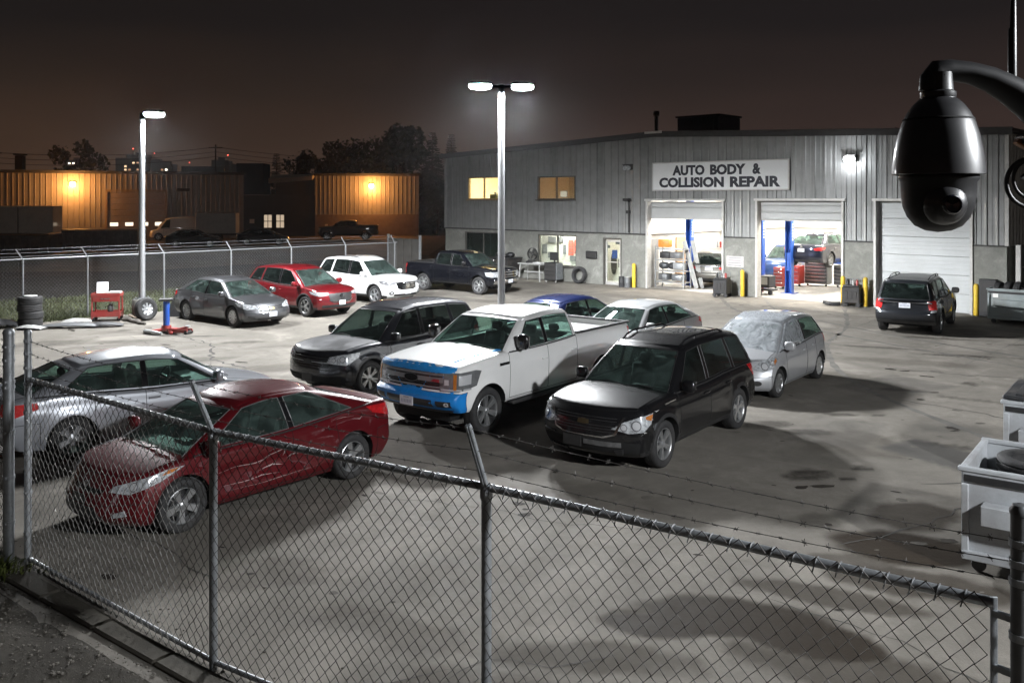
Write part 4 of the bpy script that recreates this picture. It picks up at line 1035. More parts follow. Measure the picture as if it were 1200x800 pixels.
# offices behind the front windows: rooms with back walls and a floor between
q = MB()
for (a, b, z0, z1, m_) in ((.3, 5.2, 3.3, 6.0, 0), (5.4, 12.8, 3.3, 6.0, 0), (5.0, 12.9, .02, 3.0, 1), (.3, 4.9, .02, 3.0, 1)):
    y1 = 4.2 if z0 > 1 else 1.7
    q.quad((a, y1, z0), (b, y1, z0), (b, y1, z1), (a, y1, z1), m_); q.quad((a, .3, z0), (a, y1, z0), (a, y1, z1), (a, .3, z1), m_); q.quad((b, .3, z0), (b, y1, z0), (b, y1, z1), (b, .3, z1), m_)
    q.quad((a, .3, z1), (b, .3, z1), (b, y1, z1), (a, y1, z1), m_); q.quad((a, .3, z0), (b, .3, z0), (b, y1, z0), (a, y1, z0), m_)
    for (wa, wb_) in ((a, b),): pass
q.build('office_wall', [warmwall, inwall], shop)
def L2W(t, y, z=0): return (X0 + AX * t - AY * y, Y0 + AY * t + AX * y, z)
WARM, COOL, SODIUM, LED = (1, .80, .50), (1, .95, .86), (1, .40, .10), (.95, .975, 1.0)
for (nm, a, y, z, e, col, sz) in (('office_light', 2.9, 2.2, 5.9, 620, WARM, 2.0), ('office_light', 10.2, 2.6, 5.9, 120, (1, .58, .32), 1.2), ('office_light', 7.6, .95, 2.95, 300, COOL, 1.1), ('office_light', 11.2, .95, 2.95, 130, (1, .86, .66), 1.2)):
    lamp(nm, 'AREA', (a, y, z), e, col, shop, sz)
SHOPL = [(15.4, 3.2), (15.4, 7.5), (15.4, 12), (20.7, 2.6), (20.7, 7.5), (20.7, 12), (25.4, 4.0), (25.4, 10)]
tubem = emis('fluorescent_tube', (1, .96, .88), 14)
for (a, y) in SHOPL:
    f = MB(); f.box((a, y, 6.0), (2.4, .34, .08), .01); fx = f.build('strip_light', mat('light_housing', (.7, .7, .7), .5), shop)
    e_ = MB(); e_.box((a, y, 5.945), (2.3, .22, .02)); e_.build('tube', tubem, fx)
    lamp('strip_light_source', 'AREA', (a, y, 5.9), 1000, COOL, shop, 2.3, size_y=.3)
# ================================================================== lamps of the yard
lens_led = emis('led_lens', (.86, .94, 1.0), 90)
polem = mat('lamp_post_paint', (.30, .31, .32), .42, .3, var=.08, dirt=.2)
def led_source(parent, loc, power, aim=0.0):
    """a wide-throw luminaire: intensity grows towards the side up to about 72 degrees, nothing above the horizon"""
    o = lamp('led_source', 'POINT', loc, power, LED, parent, .34)
    l = o.data; l.use_nodes = True; t = l.node_tree; t.nodes.clear()
    ou = N(t, 'ShaderNodeOutputLight'); em = N(t, 'ShaderNodeEmission'); em.inputs[0].default_value = (1, 1, 1, 1)
    tcn = N(t, 'ShaderNodeTexCoord'); sz = N(t, 'ShaderNodeSeparateXYZ'); t.links.new(tcn.outputs['Normal'], sz.inputs[0])
    mu = N(t, 'ShaderNodeMath', operation='MULTIPLY'); mu.inputs[1].default_value = -1; t.links.new(sz.outputs['Z'], mu.inputs[0])
    cv = N(t, 'ShaderNodeFloatCurve'); c_ = cv.mapping.curves[0]; pts = [(0, .0), (.06, .035), (.14, .12), (.24, .40), (.38, .95), (.52, .76), (.8, .46), (1, .38)]
    while len(c_.points) < len(pts): c_.points.new(.5, .5)
    for p, q in zip(c_.points, pts): p.location = q
    cv.mapping.update(); t.links.new(mu.outputs[0], cv.inputs['Value']); t.links.new(cv.outputs[0], em.inputs['Strength']); t.links.new(em.outputs[0], ou.inputs[0])
    return o
def lamp_post(label, loc, H, heads, power, base=True):
    p = thing('lamp_post', label, 'lamp post', loc, 0, 'floodlight posts of the lot')
    q = MB(); q.lathe([(.001, .62), (.112, .62), (.092, H), (.001, H + .02)], 16); q.build('pole', polem, p, 40)
    q = MB(); q.lathe([(.001, 0), (.33, 0), (.33, .60), (.31, .63), (.001, .63)], 24); q.build('concrete_base', concw, p, 40)
    q = MB(); q.box((0, 0, .65), (.40, .40, .035), .005)
    for a in (-1, 1):
        for b in (-1, 1): q.tube([(a * .15, b * .15, .65), (a * .15, b * .15, .72)], .018, 6)
    q.build('base_plate', galv, p)
    for (ang_, r_) in heads:
        A = R(ang_); d = Vector((math.cos(A), math.sin(A), 0)); c0 = d * (r_); M_ = RZ(A)
        q = MB(); q.bar((0, 0, H - .06), d * (r_ - .28) + Vector((0, 0, H - .02)), .07, .07, .01); q.build('arm', polem, p)
        q = MB(); q.box((c0.x, c0.y, H + .05), (.70, .38, .07), .03, M_)
        for k in range(5): q.box((c0.x + d.x * (-.2 + .1 * k), c0.y + d.y * (-.2 + .1 * k), H + .10), (.02, .34, .05), .004, M_)
        hd = q.build('lamp_head', polem, p)
        q = MB(); ellipsoid(q, (c0.x, c0.y, H - .04), (.345, .19, .115), 16, 8, 2.6, 0, M_); q.build('lens', lens_led, hd, 60)
        led_source(p, (c0.x, c0.y, H - .26), power)
    return p
lamp_post('tall grey lamp post with two lit heads, behind the white pickup', (-.32, 27.0, 0), 7.5, ((8, .64), (188, .64)), 16500)
lamp_post('tall grey lamp post with one lit head, by the far fence', (-12.72, 30.8, 0), 7.02, ((8, .40),), 16500)

lamp_post('added grey lamp post with one lit head, unseen outside the frame at right', (9.4, .5, 0), 7.5, ((130, .5),), 13000)  # added outside the frame to light the surfaces that face the camera

def wall_pack(label, par_loc, rotz, lit, col, power, strength=40, group=None):
    p = thing('wall_light', label, 'wall light', par_loc, rotz, group)
    q = MB(); q.box((0, -.09, .02), (.46, .16, .26), .03); q.box((0, -.12, .14), (.50, .20, .03), .01); q.build('housing', flash, p)
    q = MB(); ellipsoid(q, (0, -.20, -.02), (.22, .07, .12), 14, 8, 2.6); q.build('lens', emis('wall_lens_%d' % len(MATS), col, strength) if lit else lens, p)
    if lit: lamp('wall_light_source', 'POINT', (0, -.42, -.10), power, col, p, .10)
    return p
def shop_pt(t, y, z): return L2W(t, y, z)
wall_pack('lit white wall light on the shop siding, right of the sign', shop_pt(22.85, -.05, 5.6), SROT, True, (.92, .96, 1.0), 90, 60)
wall_pack('unlit wall light on the shop siding, left of the sign', shop_pt(12.47, -.05, 5.5), SROT, False, None, 0)

# ================================================================== chain link fences
def zigzag(mb, a, d, n, L, z0, z1, pitch, r, sides=4, curl=True):
    """woven chain link wires between z0 and z1 along a wall of length L"""
    hz = pitch / 2; vz = pitch * 1.08; rows = int(round((z1 - z0) / vz))
    for w in range(int(L / pitch)):
        x = w * pitch + pitch / 2; pts = []
        for k in range(rows + 1):
            s_ = 1 if ((k + w) % 2) else -1
            u = x + s_ * (hz * 1.03); y = r * 1.1 * (1 if (k % 2) else -1)
            p = a + d * min(max(u, 0), L) + n * y; pts.append(Vector((p.x, p.y, z0 + k * vz + .004 * rng.uniform(-1, 1))))
        mb.tube(pts, r, sides, cap=False)
def barb_wire(mb, a, b, sag, r, step=.13, barb=.022):
    a = Vector(a); b = Vector(b); L = (b - a).length; n = max(6, int(L / .30)); P_ = [a + (b - a) * (k / n) - Vector((0, 0, sag * 4 * (k / n) * (1 - k / n))) for k in range(n + 1)]
    mb.tube(P_, r, 5)
    m_ = int(L / step)
    for k in range(1, m_):
        f = k / m_; p = a + (b - a) * f - Vector((0, 0, sag * 4 * f * (1 - f)))
        for _ in range(2):
            v = Vector((rng.uniform(-1, 1), rng.uniform(-1, 1), rng.uniform(-1, 1))).normalized() * barb
            mb.tube([p - v, p + v], r * .8, 3, cap=False)
        t_ = (b - a).normalized(); mb.tube([p - t_ * .012, p + t_ * .012], r * 1.9, 5)
NF = [(-5.43, 10.05), (-2.60, 7.80), (-.18, 6.30), (2.42, 4.50)]
ZT = 2.07
nf = thing('chain_link_fence', 'galvanised chain link fence in the foreground with barbed wire on leaning arms', 'fence', (0, 0, 0))
def post(mb, x, y, h, r, cap=True):
    pr = [(r, -.1), (r, h - .02), (r * 1.08, h - .02), (r * 1.08, h), (r * .75, h + r * .55), (.001, h + r * .8)] if cap else [(r, -.1), (r, h), (.001, h)]
    mb.lathe(pr, 14, T4((x, y, 0)).to_3x3() if False else None)
def mkpost(parent, x, y, h, r, m, cap=True, n=14):
    q = MB(); pr = [(r, -.1), (r, h - .02), (r * 1.1, h - .02), (r * 1.1, h), (r * .78, h + r * .55), (.001, h + r * .8)] if cap else [(r, -.1), (r, h), (.001, h)]
    q.lathe(pr, n); return q.build('post', m, parent, 40, loc=(x, y, 0))
def bands(parent, x, y, r, zs, m):
    for z in zs:
        q = MB(); q.lathe([(r, -.018), (r + .007, -.018), (r + .007, .018), (r, .018)], 14); q.box((0, -r - .012, 0), (.022, .03, .03), .003); q.build('tension_band', m, parent, 40, loc=(x, y, z))
mkpost(nf, *NF[0], 2.60, .038, galv); bands(nf, *NF[0], .038, (.35, .8, 1.25, 1.7, 2.02, 2.20, 2.36, 2.50), galv)
for k in (1, 2):
    mkpost(nf, *NF[k], ZT, .036, galv, False); bands(nf, *NF[k], .036, (ZT - .03,), galv)
    d = (Vector(NF[k + 1]) - Vector(NF[k - 1])).normalized(); n_ = Vector((d.y, -d.x))           # towards the camera
    if n_.y > 0: n_ = -n_
    p0 = Vector((*NF[k], ZT - .02)); p1 = p0 + Vector((n_.x * .22 , n_.y * .22, .50))
    q = MB(); q.bar(p0, p1, .05, .032, .006); q.bar(p0 + Vector((0, 0, .02)), p1 + Vector((0, 0, .0)), .012, .05, .002); q.lathe([(.045, -.06), (.048, 0), (.03, .04), (.001, .05)], 12, T4(p0).to_3x3() if False else None); 
    q2 = MB(); q2.bar(p0, p1, .05, .032, .006); q2.bar(p0, p1, .014, .046, .002); q2.build('barb_arm', galv, nf)
    q3 = MB(); q3.lathe([(.040, -.07), (.046, -.05), (.046, .0), (.03, .03), (.001, .04)], 12); q3.build('post_cap', galv, nf, 40, loc=p0)
    NF_arm = p1
tp = (2.497, 4.40)
mkpost(nf, *tp, 2.57, .045, mat('dark_terminal_post', (.13, .135, .14), .45, .6, var=.2, dirt=.3), True, 18); bands(nf, *tp, .045, (2.41, 2.31, 2.22, 1.95, 1.45, .9, .4), galv)
q = MB(); q.bar((*NF[3], .25), (*NF[3], ZT + .03), .035, .012, .002); q.build('tension_bar', galv, nf)
for z in (ZT - .05, 1.75): q = MB(); q.bar((*NF[3], z), (*tp, z), .03, .03); q.build('rail_clamp', galv, nf)
for (a, b) in zip(NF, NF[1:]):
    q = MB(); q.tube([(*a, ZT), (*b, ZT)], .028, 10); q.build('top_rail', galv, nf, 40)
for (a, b) in zip(NF, NF[1:]):
    a_ = Vector(a); b_ = Vector(b); d = b_ - a_; L = d.length; d /= L; n_ = Vector((-d.y, d.x)) * -1
    if n_.y > 0: n_ = -n_
    q = MB(); zigzag(q, a_ + n_ * .034, d, n_, L, .0, ZT + .035, .056, .0034, 5); kind(q.build('chain_link_mesh', galv_mid if a[0] < -4 else galv_dark, nf, 60), 'stuff')  # same wire throughout; the backlit look of the right spans is painted in
    q = MB()                                   # tie wires over the rail
    for k in range(int(L / .124)):
        p = a_ + d * (k * .124 + .04); x, y = p.x, p.y
        q.tube([(x + n_.x * .036, y + n_.y * .036, ZT - .045), (x + n_.x * .036 + d.x * .012, y + n_.y * .036 + d.y * .012, ZT + .0), (x + n_.x * .02 + d.x * .018, y + n_.y * .02 + d.y * .018, ZT + .028), (x - n_.x * .012 + d.x * .022, y - n_.y * .012 + d.y * .022, ZT + .031)], .0038, 5)
    kind(q.build('tie_wire', far_galv, nf, 60), 'stuff')
q = MB(); q.tube([(*NF[0], .07), (*NF[1], .07)], .022, 8); q.build('bottom_rail', galv, nf, 40)
q = MB(); q.tube([(*NF[1], .07), (*NF[2], .05)], .022, 8); q.build('bottom_rail', galv, nf, 40)
# barbed wires: up the terminal post, along the leaning arms, to the dark post
def armpt(k, f):
    d = (Vector(NF[k + 1]) - Vector(NF[k - 1])).normalized(); n_ = Vector((d.y, -d.x))
    if n_.y > 0: n_ = -n_
    return Vector((NF[k][0] + n_.x * .22 * f, NF[k][1] + n_.y * .22 * f, ZT - .02 + .50 * f))
for (z0, f, z3) in ((2.50, .96, 2.41), (2.36, .62, 2.31), (2.20, .30, 2.22)):
    q = MB(); pts = [Vector((*NF[0], z0)), armpt(1, f), armpt(2, f), Vector((*tp, z3))]
    for a, b in zip(pts, pts[1:]): barb_wire(q, a, b, .035, .0026)
    q.build('barbed_wire', galv_dark, nf, 50)
# the next run of fence to the left, beyond the narrow gap
lf = thing('chain_link_fence', 'short run of chain link fence at the left edge ending in a thick gate post', 'fence', (0, 0, 0))
gp = (-5.60, 9.97); ge = (-8.6, 12.1)
mkpost(lf, *gp, 2.61, .058, galv, True, 18); bands(lf, *gp, .058, (2.0, 2.06, 1.5, 1.0, .5, 2.45, 2.3), galv); mkpost(lf, *ge, ZT, .036, galv, False)
q = MB(); q.tube([(*gp, 2.05), (*ge, 2.05)], .028, 8); q.build('top_rail', galv, lf, 40)
a_ = Vector(gp); b_ = Vector(ge); d = b_ - a_; L = d.length; d /= L; n_ = Vector((-d.y, d.x))
q = MB(); zigzag(q, a_ + d * .06, d, n_, L - .06, .03, 2.07, .056, .0034, 5); kind(q.build('chain_link_mesh', galv_mid, lf, 60), 'stuff')
for z in (2.52, 2.38, 2.22):
    q = MB(); barb_wire(q, (*gp, z), (*ge, z - .05), .03, .0026); q.build('barbed_wire', galv_dark, lf, 50)
# far fence along the grass
ff = thing('chain_link_fence', 'long galvanised chain link fence along the grass at the far edge of the lot', 'fence', (0, 0, 0))
fposts = [-8.0, -4.9, -2.1, .7, 2.77, 5.5, 8.2, 10.9, 13.6, 16.3]
FL = 16.45
def fp(s): return FA + fdir * s
for s_ in fposts:
    p = fp(s_); mkpost(ff, p.x, p.y, ZT, .034, far_galv, False, 8)
    q = MB(); p0 = Vector((p.x, p.y, ZT - .02)); p1 = p0 + Vector((-fdir.x * .04 + fnor.x * -.0 - .14, -fdir.y * .04 - .10, .36)); q.bar(p0, p1, .05, .035); q.build('barb_arm', far_galv, ff)
q = MB(); a = fp(-8); b = fp(FL); q.tube([(a.x, a.y, ZT), (b.x, b.y, ZT)], .026, 6); q.build('top_rail', far_galv, ff, 40)
q = MB(); zigzag(q, a + fnor * -.03, fdir, fnor, FL + 8, .04, ZT, .058, .0036, 3); kind(q.build('chain_link_mesh', far_galv, ff), 'stuff')
for f in (.3, .62, .96):
    q = MB(); o_ = Vector((-.14 * f, -.10 * f, ZT - .02 + .36 * f)); q.tube([Vector((a.x, a.y, 0)) + o_, Vector((b.x, b.y, 0)) + o_], .005, 4); q.build('barbed_wire', far_galv, ff)

# ================================================================== the pan-tilt camera at the right edge
pc_ = thing('security_camera', 'glossy black dome security camera hanging from a curved wall bracket', 'camera', (1.075, 2.26, 4.2))
blk = mat('camera_gloss_black', (.024, .024, .026), .40, coat=.8, coat_rough=.12, var=.3, scale=20)
blk2 = mat('camera_satin_black', (.014, .014, .015), .42, var=.25, scale=20)
q = MB(); q.lathe([(.001, .156), (.036, .155), (.046, .148), (.060, .134), (.074, .114), (.086, .088), (.0955, .055), (.103, .018), (.108, -.018), (.1095, -.040), (.104, -.042), (.101, -.030), (.08, -.02), (.001, -.02)], 48); q.build('sunshield', blk, pc_, 50)
q = MB(); q.lathe([(.0815, .100), (.0835, .098), (.0842, .0965), (.0835, .095)], 48); q.build('shield_seam', seamm, pc_, 50)
q = MB(); q.lathe([(.086, -.035), (.094, -.042), (.094, -.052), (.088, -.060), (.087, -.095), (.083, -.122), (.073, -.148), (.055, -.170), (.030, -.182), (.001, -.186)], 48); q.build('dome_housing', blk2, pc_, 60)
q = MB(); ellipsoid(q, (-.010, -.048, -.112), (.054, .052, .056), 24, 16, 2.1); eye = q.build('camera_ball', blk, pc_, 60)
q = MB(); M_ = RX(R(100)) @ RZ(0); q.lathe([(.001, 0), (.022, 0), (.024, .004), (.024, .012), (.020, .016), (.019, .008), (.001, .006)], 20, RX(R(90)))
q.build('lens', mat('lens_glass', (.006, .007, .012), .05, coat=1, var=.1), eye, 50, loc=(-.016, -.096, -.116))
q = MB(); q.lathe([(.040, .150), (.042, .156), (.042, .166), (.036, .170), (.034, .196), (.034, .215), (.001, .22)], 24); q.build('mount_collar', blk2, pc_, 40)
q = MB(); pts = []; rs = []
arm = [((-.018, 0, .170), .029), ((-.016, 0, .200), .029), ((-.002, 0, .219), .029), ((.03, .0, .222), .027), ((.08, .0, .215), .028), ((.13, .0, .199), .032), ((.18, .0, .173), .037), ((.23, .0, .140), .043), ((.28, .0, .10), .050)]
q.tube([p for p, r_ in arm], [r_ for p, r_ in arm], 18); q.build('bracket_arm', blk2, pc_, 60)
for dz in (-.012, .012):
    pass
mast = MB(); mast.lathe([(.055, -4.35), (.055, .62), (.001, .62)], 20); mast.build('mast', mat('mast_steel', (.10, .10, .10), .4, .5, var=.2), pc_, 40, loc=(.385, .06, 0))
q = MB(); q.box((.305, .02, .09), (.07, .10, .18), .01); q.box((.23, -.01, .045), (.06, .05, .03), .006); q.build('mounting_plate', blk2, pc_)
q = MB(); q.bar((.19, -.01, .044), (.27, -.01, -.002), .022, .016, .003); q.build('copper_strap', mat('copper_strap', (.25, .13, .07), .4, .8, var=.3), pc_)
q = MB()
for (r_, cx, cz, w_) in ((.062, .245, -.062, .006), (.050, .250, -.052, .005)):
    q.tube([(cx + r_ * 1.0 * math.cos(a), .01 + .01 * math.sin(a * .5), cz + r_ * math.sin(a)) for a in np.linspace(1.0, 6.9, 40)], w_, 8)
q.tube([(.26, .01, .02), (.25, .01, -.02), (.215, .01, -.05)], .005, 8)
q.build('cable_loop', trim, pc_, 60)
q = MB(); q.tube([(.203, .03, .185), (.2035, .03, .20), (.2035, .03, .33), (.2055, .03, .335), (.2065, .03, .44), (.204, .03, .446)], [.011, .011, .010, .008, .006, .003], 10); q.bar((.20, .03, .19), (.30, .03, .185), .02, .02, .004); q.build('antenna', blk2, pc_, 40)
# ================================================================== the vehicles in the lot
def spec(base, **kw):
    d = dict(base); d.update(kw); return d
SEDAN = dict(W=1.80, wb=2.70, fo=.93, ro=.98, Rw=.325, tw=.21, sill=.20, H=1.46, Wr=1.20,
    top=[(-2.35, .93), (-1.95, 1.00), (-1.2, .985), (0, .93), (.9, .935), (1.4, .87), (1.95, .765), (2.30, .64)],
    nose=[(0, -.09), (.15, -.015), (.35, 0), (.5, -.015), (.62, -.05), (.8, -.11), (1, -.20)], tail=[(0, -.12), (.25, 0), (.5, -.015), (.8, -.03), (1, -.07)],
    cab=[(-2.02, -1.22), (-1.62, -1.02), (-.32, -.30), (-.22, -.22), (.97, .22), (1.17, .31)], win=[(1, 2), (3, 4)], pillars=[(2, 3)],
    roof=[(-1.22, 1.37), (-.8, 1.425), (-.2, 1.445), (.31, 1.385)], doors=[.93, -.27, -1.06], trunk=True,
    wheel=(10, 'spoke', alloy), cf=.27, cb=.17)
SUV = dict(W=1.84, wb=2.80, fo=.93, ro=.95, Rw=.36, tw=.225, sill=.27, H=1.69, Wr=1.30,
    top=[(-2.36, 1.02), (-2.15, 1.09), (-1, 1.09), (0, 1.05), (1.0, 1.055), (1.4, 1.05), (2.0, .985), (2.33, .885)],
    nose=[(0, -.10), (.15, -.02), (.35, 0), (.5, -.005), (.65, -.02), (.85, -.05), (1, -.12)], tail=[(0, -.14), (.2, 0), (.42, .01), (.5, -.04), (1, -.08)],
    cab=[(-2.26, -1.95), (-2.10, -1.78), (-1.34, -1.22), (-1.22, -1.12), (-.26, -.24), (-.15, -.15), (.86, .16), (1.08, .26)], win=[(1, 2), (3, 4), (5, 6)], pillars=[(4, 5)],
    roof=[(-1.95, 1.63), (-1.2, 1.71), (-.3, 1.72), (.27, 1.64)], doors=[.93, -.19, -1.06], trunk=True, lid_name='tailgate',
    wheel=(5, 'twin', alloy), cf=.26, cb=.15, clad=(.05, .13), rcrown=.035, sglass=dglass, rplan=[(-1.95, .95), (-.3, 1.0), (.32, .96)], flare=.022)
PICKUP = dict(W=2.00, wb=3.68, fo=.95, ro=1.24, Rw=.405, tw=.27, sill=.47, H=1.95, Wr=1.50, gap=.075,
    top=[(-3.08, 1.40), (-1.0, 1.40), (-.6, 1.37), (.6, 1.335), (1.2, 1.34), (2.0, 1.30), (2.79, 1.20)], crown=[(-3.1, 0), (.9, .02), (1.3, .07), (2.79, .07)],
    nose=[(0, -.10), (.12, -.01), (.2, .05), (.40, .05), (.44, -.055), (.60, -.06), (.93, -.075), (1, -.12)], tail=[(0, -.05), (.2, .06), (.33, .06), (.38, -.03), (1, -.03)],
    sect=[(0, .93), (.06, .965), (.2, .985), (.4, .995), (.62, 1.0), (.74, .995), (.80, .985), (.9, .975), (1, .955)],
    cab=[(-1.0, -.93), (-.84, -.80), (.0, .02), (.10, .11), (1.02, .40), (1.30, .53)], win=[(1, 2), (3, 4)], pillars=[(2, 3)],
    roof=[(-.93, 1.875), (-.2, 1.92), (.53, 1.86)], doors=[1.24, .05, -.93], bed=(-3.02, -1.06), round=.06, cround=.085, rcrown=.04, crr=.03, rbul=0, cw=.14, ws=(.05, .86),
    wheel=(6, 'twin', alloy), cf=.17, pf=3.2, cb=.05, pb=6, bump_t=.425, rbump_t=.36, seat_x=(.15, -.62), seat_z=.05, plan=[(-3.1, .985), (-1, 1), (.8, 1), (2.3, .985), (2.79, .94)], rlift=.06, flare=.03,
    rplan=[(-.93, .985), (0, 1.0), (.53, .965)], mirror_mat=gloss_black, mirror=(.98, .14, .13, .14), handle_z=.72)
def ang(hx, hy): return math.atan2(hy, hx)
def add_bed(ctx, m, z0=.95):
    s = ctx['s']; b = MB(); x0, x1 = s['bed']; y = ctx['hw'] * .86 - .0; zt = float(ctx['T'](-1.5)); t_ = .035
    b.box(((x0 + x1) / 2, 0, z0), (x1 - x0, 2 * y, .04))
    for sg in (1, -1): b.box(((x0 + x1) / 2, sg * (y - t_ / 2), (z0 + zt) / 2), (x1 - x0, t_, zt - z0 + .004))
    for x in (x0 + t_ / 2, x1 - t_ / 2): b.box((x, 0, (z0 + zt) / 2), (t_, 2 * y, zt - z0 + .002))
    b.build('bed', m, ctx['t'])
    rl_ = MB()
    for sg in (1, -1): rl_.box(((x0 + x1) / 2, sg * (y + .045), zt + .022), (x1 - x0 + .1, .10, .045), .015)
    rl_.box((x0 + .02, 0, zt + .024), (.09, 2 * y - .01, .045), .015)
    rl_.build('bed_rail', trim, ctx['t'])
# ---------------------------------------------------------------- white pickup under blue masking film
white = paint('white_paint', (.80, .80, .79), 0, .35, .10)
bluefilm = mat('blue_masking_film', (.010, .20, .58), .42, var=.16, scale=5, bump=.5, bscale=14)
bluefilm2 = mat('blue_masking_tape', (.015, .25, .64), .55, var=.18, scale=9, bump=.4, bscale=30)
sp_ = spec(PICKUP, paint=white, mats={'bumper': bluefilm}, plabels={'bumper': 'front bumper covered in blue masking film'}, handle_mat=white)
t, c = make_car('pickup_truck', 'white crew cab pickup with blue masking film over its front bumper', 'pickup truck', (-.06, 17.63, 0), ang(-.61, -.79), sp_)
put = c['put']
put('grille', gloss_black, [(-.70, .86), (.70, .86), (.72, 1.14), (-.72, 1.14)], off=.006)
for z, th in ((1.115, .035), (.90, .03)): put('grille_bar', steelw, rect(-.68, .68, z - th / 2, z + th / 2), off=.018)
put('grille_bar', steelw, rect(-.68, .68, .985, 1.065), off=.014)
for z in (1.085, .955): put('grille_bar', trim, rect(-.66, .66, z - .008, z + .008), off=.022)
put('emblem', gloss_black, oval(0, 1.02, .15, .062, 18), off=.032)
put('emblem_rim', chrome, oval(0, 1.02, .165, .074, 18), off=.026)
put('red_reflection', mat('red_reflection', (.30, .02, .03), .5), [(.44, 1.0), (.60, .985), (.60, 1.035), (.50, 1.04)], off=.024)  # red reflection in the grille, painted as a small raised patch
headlights(c, [(-.18, .84), (.16, .84), (.36, .90), (.40, 1.13), (.34, 1.16), (-.18, 1.15)], 22, (c['xf'] - .12, .80), bulbs=(), base=mat('smoked_lens', (.16, .165, .17), .15, .2, coat=1, var=.3), name='headlight')
for sg in (1, -1):
    pass
hl = [o for o in t.children if o.name.split('.')[0] == 'headlight']
for sg, h in zip((1, -1), hl):
    A = R(22); o_ = Vector((math.cos(A), sg * math.sin(A), 0)); e1 = Vector((-math.sin(A), sg * math.cos(A), 0)); c0 = Vector((c['xf'] - .12, sg * .80, 0)) + o_ * 1.2
    for nm, m_, poly in (('projector_lamp', lens_dark, rect(-.12, .02, .92, 1.07)), ('projector_lens', lens_in, rect(-.09, -.01, .95, 1.04)), ('indicator', amber, rect(.07, .125, .87, 1.13)), ('reflector', lens_in, rect(.16, .30, .95, 1.11)), ('reflector', lens_in, rect(-.16, .30, .855, .885))):
        q = MB(); decal(q, c['bvh'], poly, c0, e1, (0, 0, 1), -o_, .014 if nm != 'projector_lens' else .02, .012, .06); q.build(nm, m_, h, 40)
# bumper details
put('lower_grille', trim, rect(-.52, .52, .575, .70), off=.006); put('fog_lamp_recess', trim, rect(.60, .86, .59, .69), off=.007, mirror=False); put('fog_lamp_recess', trim, rect(-.86, -.60, .59, .69), off=.007)
for sg in (1, -1): put('fog_lamp', lens_in, oval(sg * .79, .64, .035, .035), off=.016)
put('air_dam', trim, rect(-.86, .86, .40, .535), off=.01)
plate(c, .635, w=.31, h=.155, y=-.02)
# masking tape along the hood front edge and up the fender seam
q = MB(); rg = random.Random(3); top_e = []
for k in range(25):
    y = .86 - k * 1.72 / 24; top_e.append((y, 2.53 + .03 * rg.random() + (.05 if k in (4, 5, 20, 21) else 0) + .12 * (1 - abs(y) ** 2 / .74)))
lo_e = [(y, 2.62 + .12 * (1 - y * y / .74)) for y in np.linspace(-.86, .86, 20)]
decal(q, c['bvh'], [(y, x) for y, x in top_e] + [(y, x) for y, x in lo_e], (0, 0, 3), (0, 1, 0), (1, 0, 0), (0, 0, -1), .008, .012, .08); q.build('masking_film', bluefilm2, t, 50)
q = MB(); decal(q, c['bvh'], [(-.80, 1.145), (.80, 1.145), (.88, 1.19), (.86, 1.235), (-.86, 1.235), (-.88, 1.19)], (3.5, 0, 0), (0, 1, 0), (0, 0, 1), (-1, 0, 0), .012, .015, .09); q.build('masking_film', bluefilm2, t, 50)
q = MB(); decal(q, c['bvh'], [(.60, 2.30), (.68, 2.42), (.80, 1.25), (.74, 1.20)], (0, 0, 3), (0, 1, 0), (1, 0, 0), (0, 0, -1), .014, .02, .05); q.build('masking_film', bluefilm2, t, 50)
q = MB(); q.box((1.40, 1.0, 1.16), (.26, .012, .05), .004); q.build('fender_badge', gloss_black, t)
for sg in (1, -1):
    q = MB(); q.box((.02, sg * .93, .42), (2.3, .17, .06), .02); q.build('running_board', trim, t)
headlights(c, [(-.10, .88), (.06, .88), (.08, 1.34), (-.10, 1.34)], 30, (c['xr'] + .10, .90), base=redlens, rear=True, name='tail_lamp')
add_bed(c, white, 1.28)
# ---------------------------------------------------------------- dark pickup by the shop wall
navy_blk = paint('blue_black_paint', (.0035, .004, .0065), .1, .35, .08)
sp_ = spec(PICKUP, paint=navy_blk, W=1.93, wb=3.18, fo=.95, ro=1.12, Rw=.38, H=1.80, sill=.40, Wr=1.42,
    top=[(-2.71, 1.22), (-1.0, 1.22), (-.6, 1.20), (.6, 1.16), (1.1, 1.16), (1.7, 1.13), (2.54, 1.05)], roof=[(-.93, 1.72), (-.2, 1.77), (.45, 1.71)],
    cab=[(-1.02, -.93), (-.86, -.80), (-.05, -.03), (.05, .06), (.95, .34), (1.2, .45)], doors=[1.06, .0, -.95], bed=(-2.64, -1.06), plan=[(-2.71, .985), (-1, 1), (.8, 1), (2.0, .985), (2.54, .94)],
    crown=[(-2.7, 0), (.9, .02), (1.2, .06), (2.54, .06)], sglass=dglass, mirror=(.9, .12, .12, .12))
t, c = make_car('pickup_truck', 'blue-black crew cab pickup parked beside the shop wall under the dark office window', 'pickup truck', (-2.13, 39.65, 0), ang(.79, -.6), sp_)
put = c['put']
put('grille', gloss_black, rect(-.60, .60, .72, .98)); bars(c, 'grille_bar', chrome, (.74, .85, .96), -.58, .58, .035)
headlights(c, [(-.16, .76), (.16, .76), (.34, .80), (.36, .96), (-.16, .98)], 25, (c['xf'] - .12, .76), bulbs=((-.04, .87, .06), (.14, .87, .05)))
put('bumper_cover', chrome, rect(-.88, .88, .50, .66), off=.012); put('lower_grille', trim, rect(-.45, .45, .44, .53), off=.016); plate(c, .58)
headlights(c, [(-.10, .75), (.06, .75), (.08, 1.16), (-.10, 1.16)], 30, (c['xr'] + .10, .86), base=redlens, rear=True, name='tail_lamp')
add_bed(c, trim, .85)
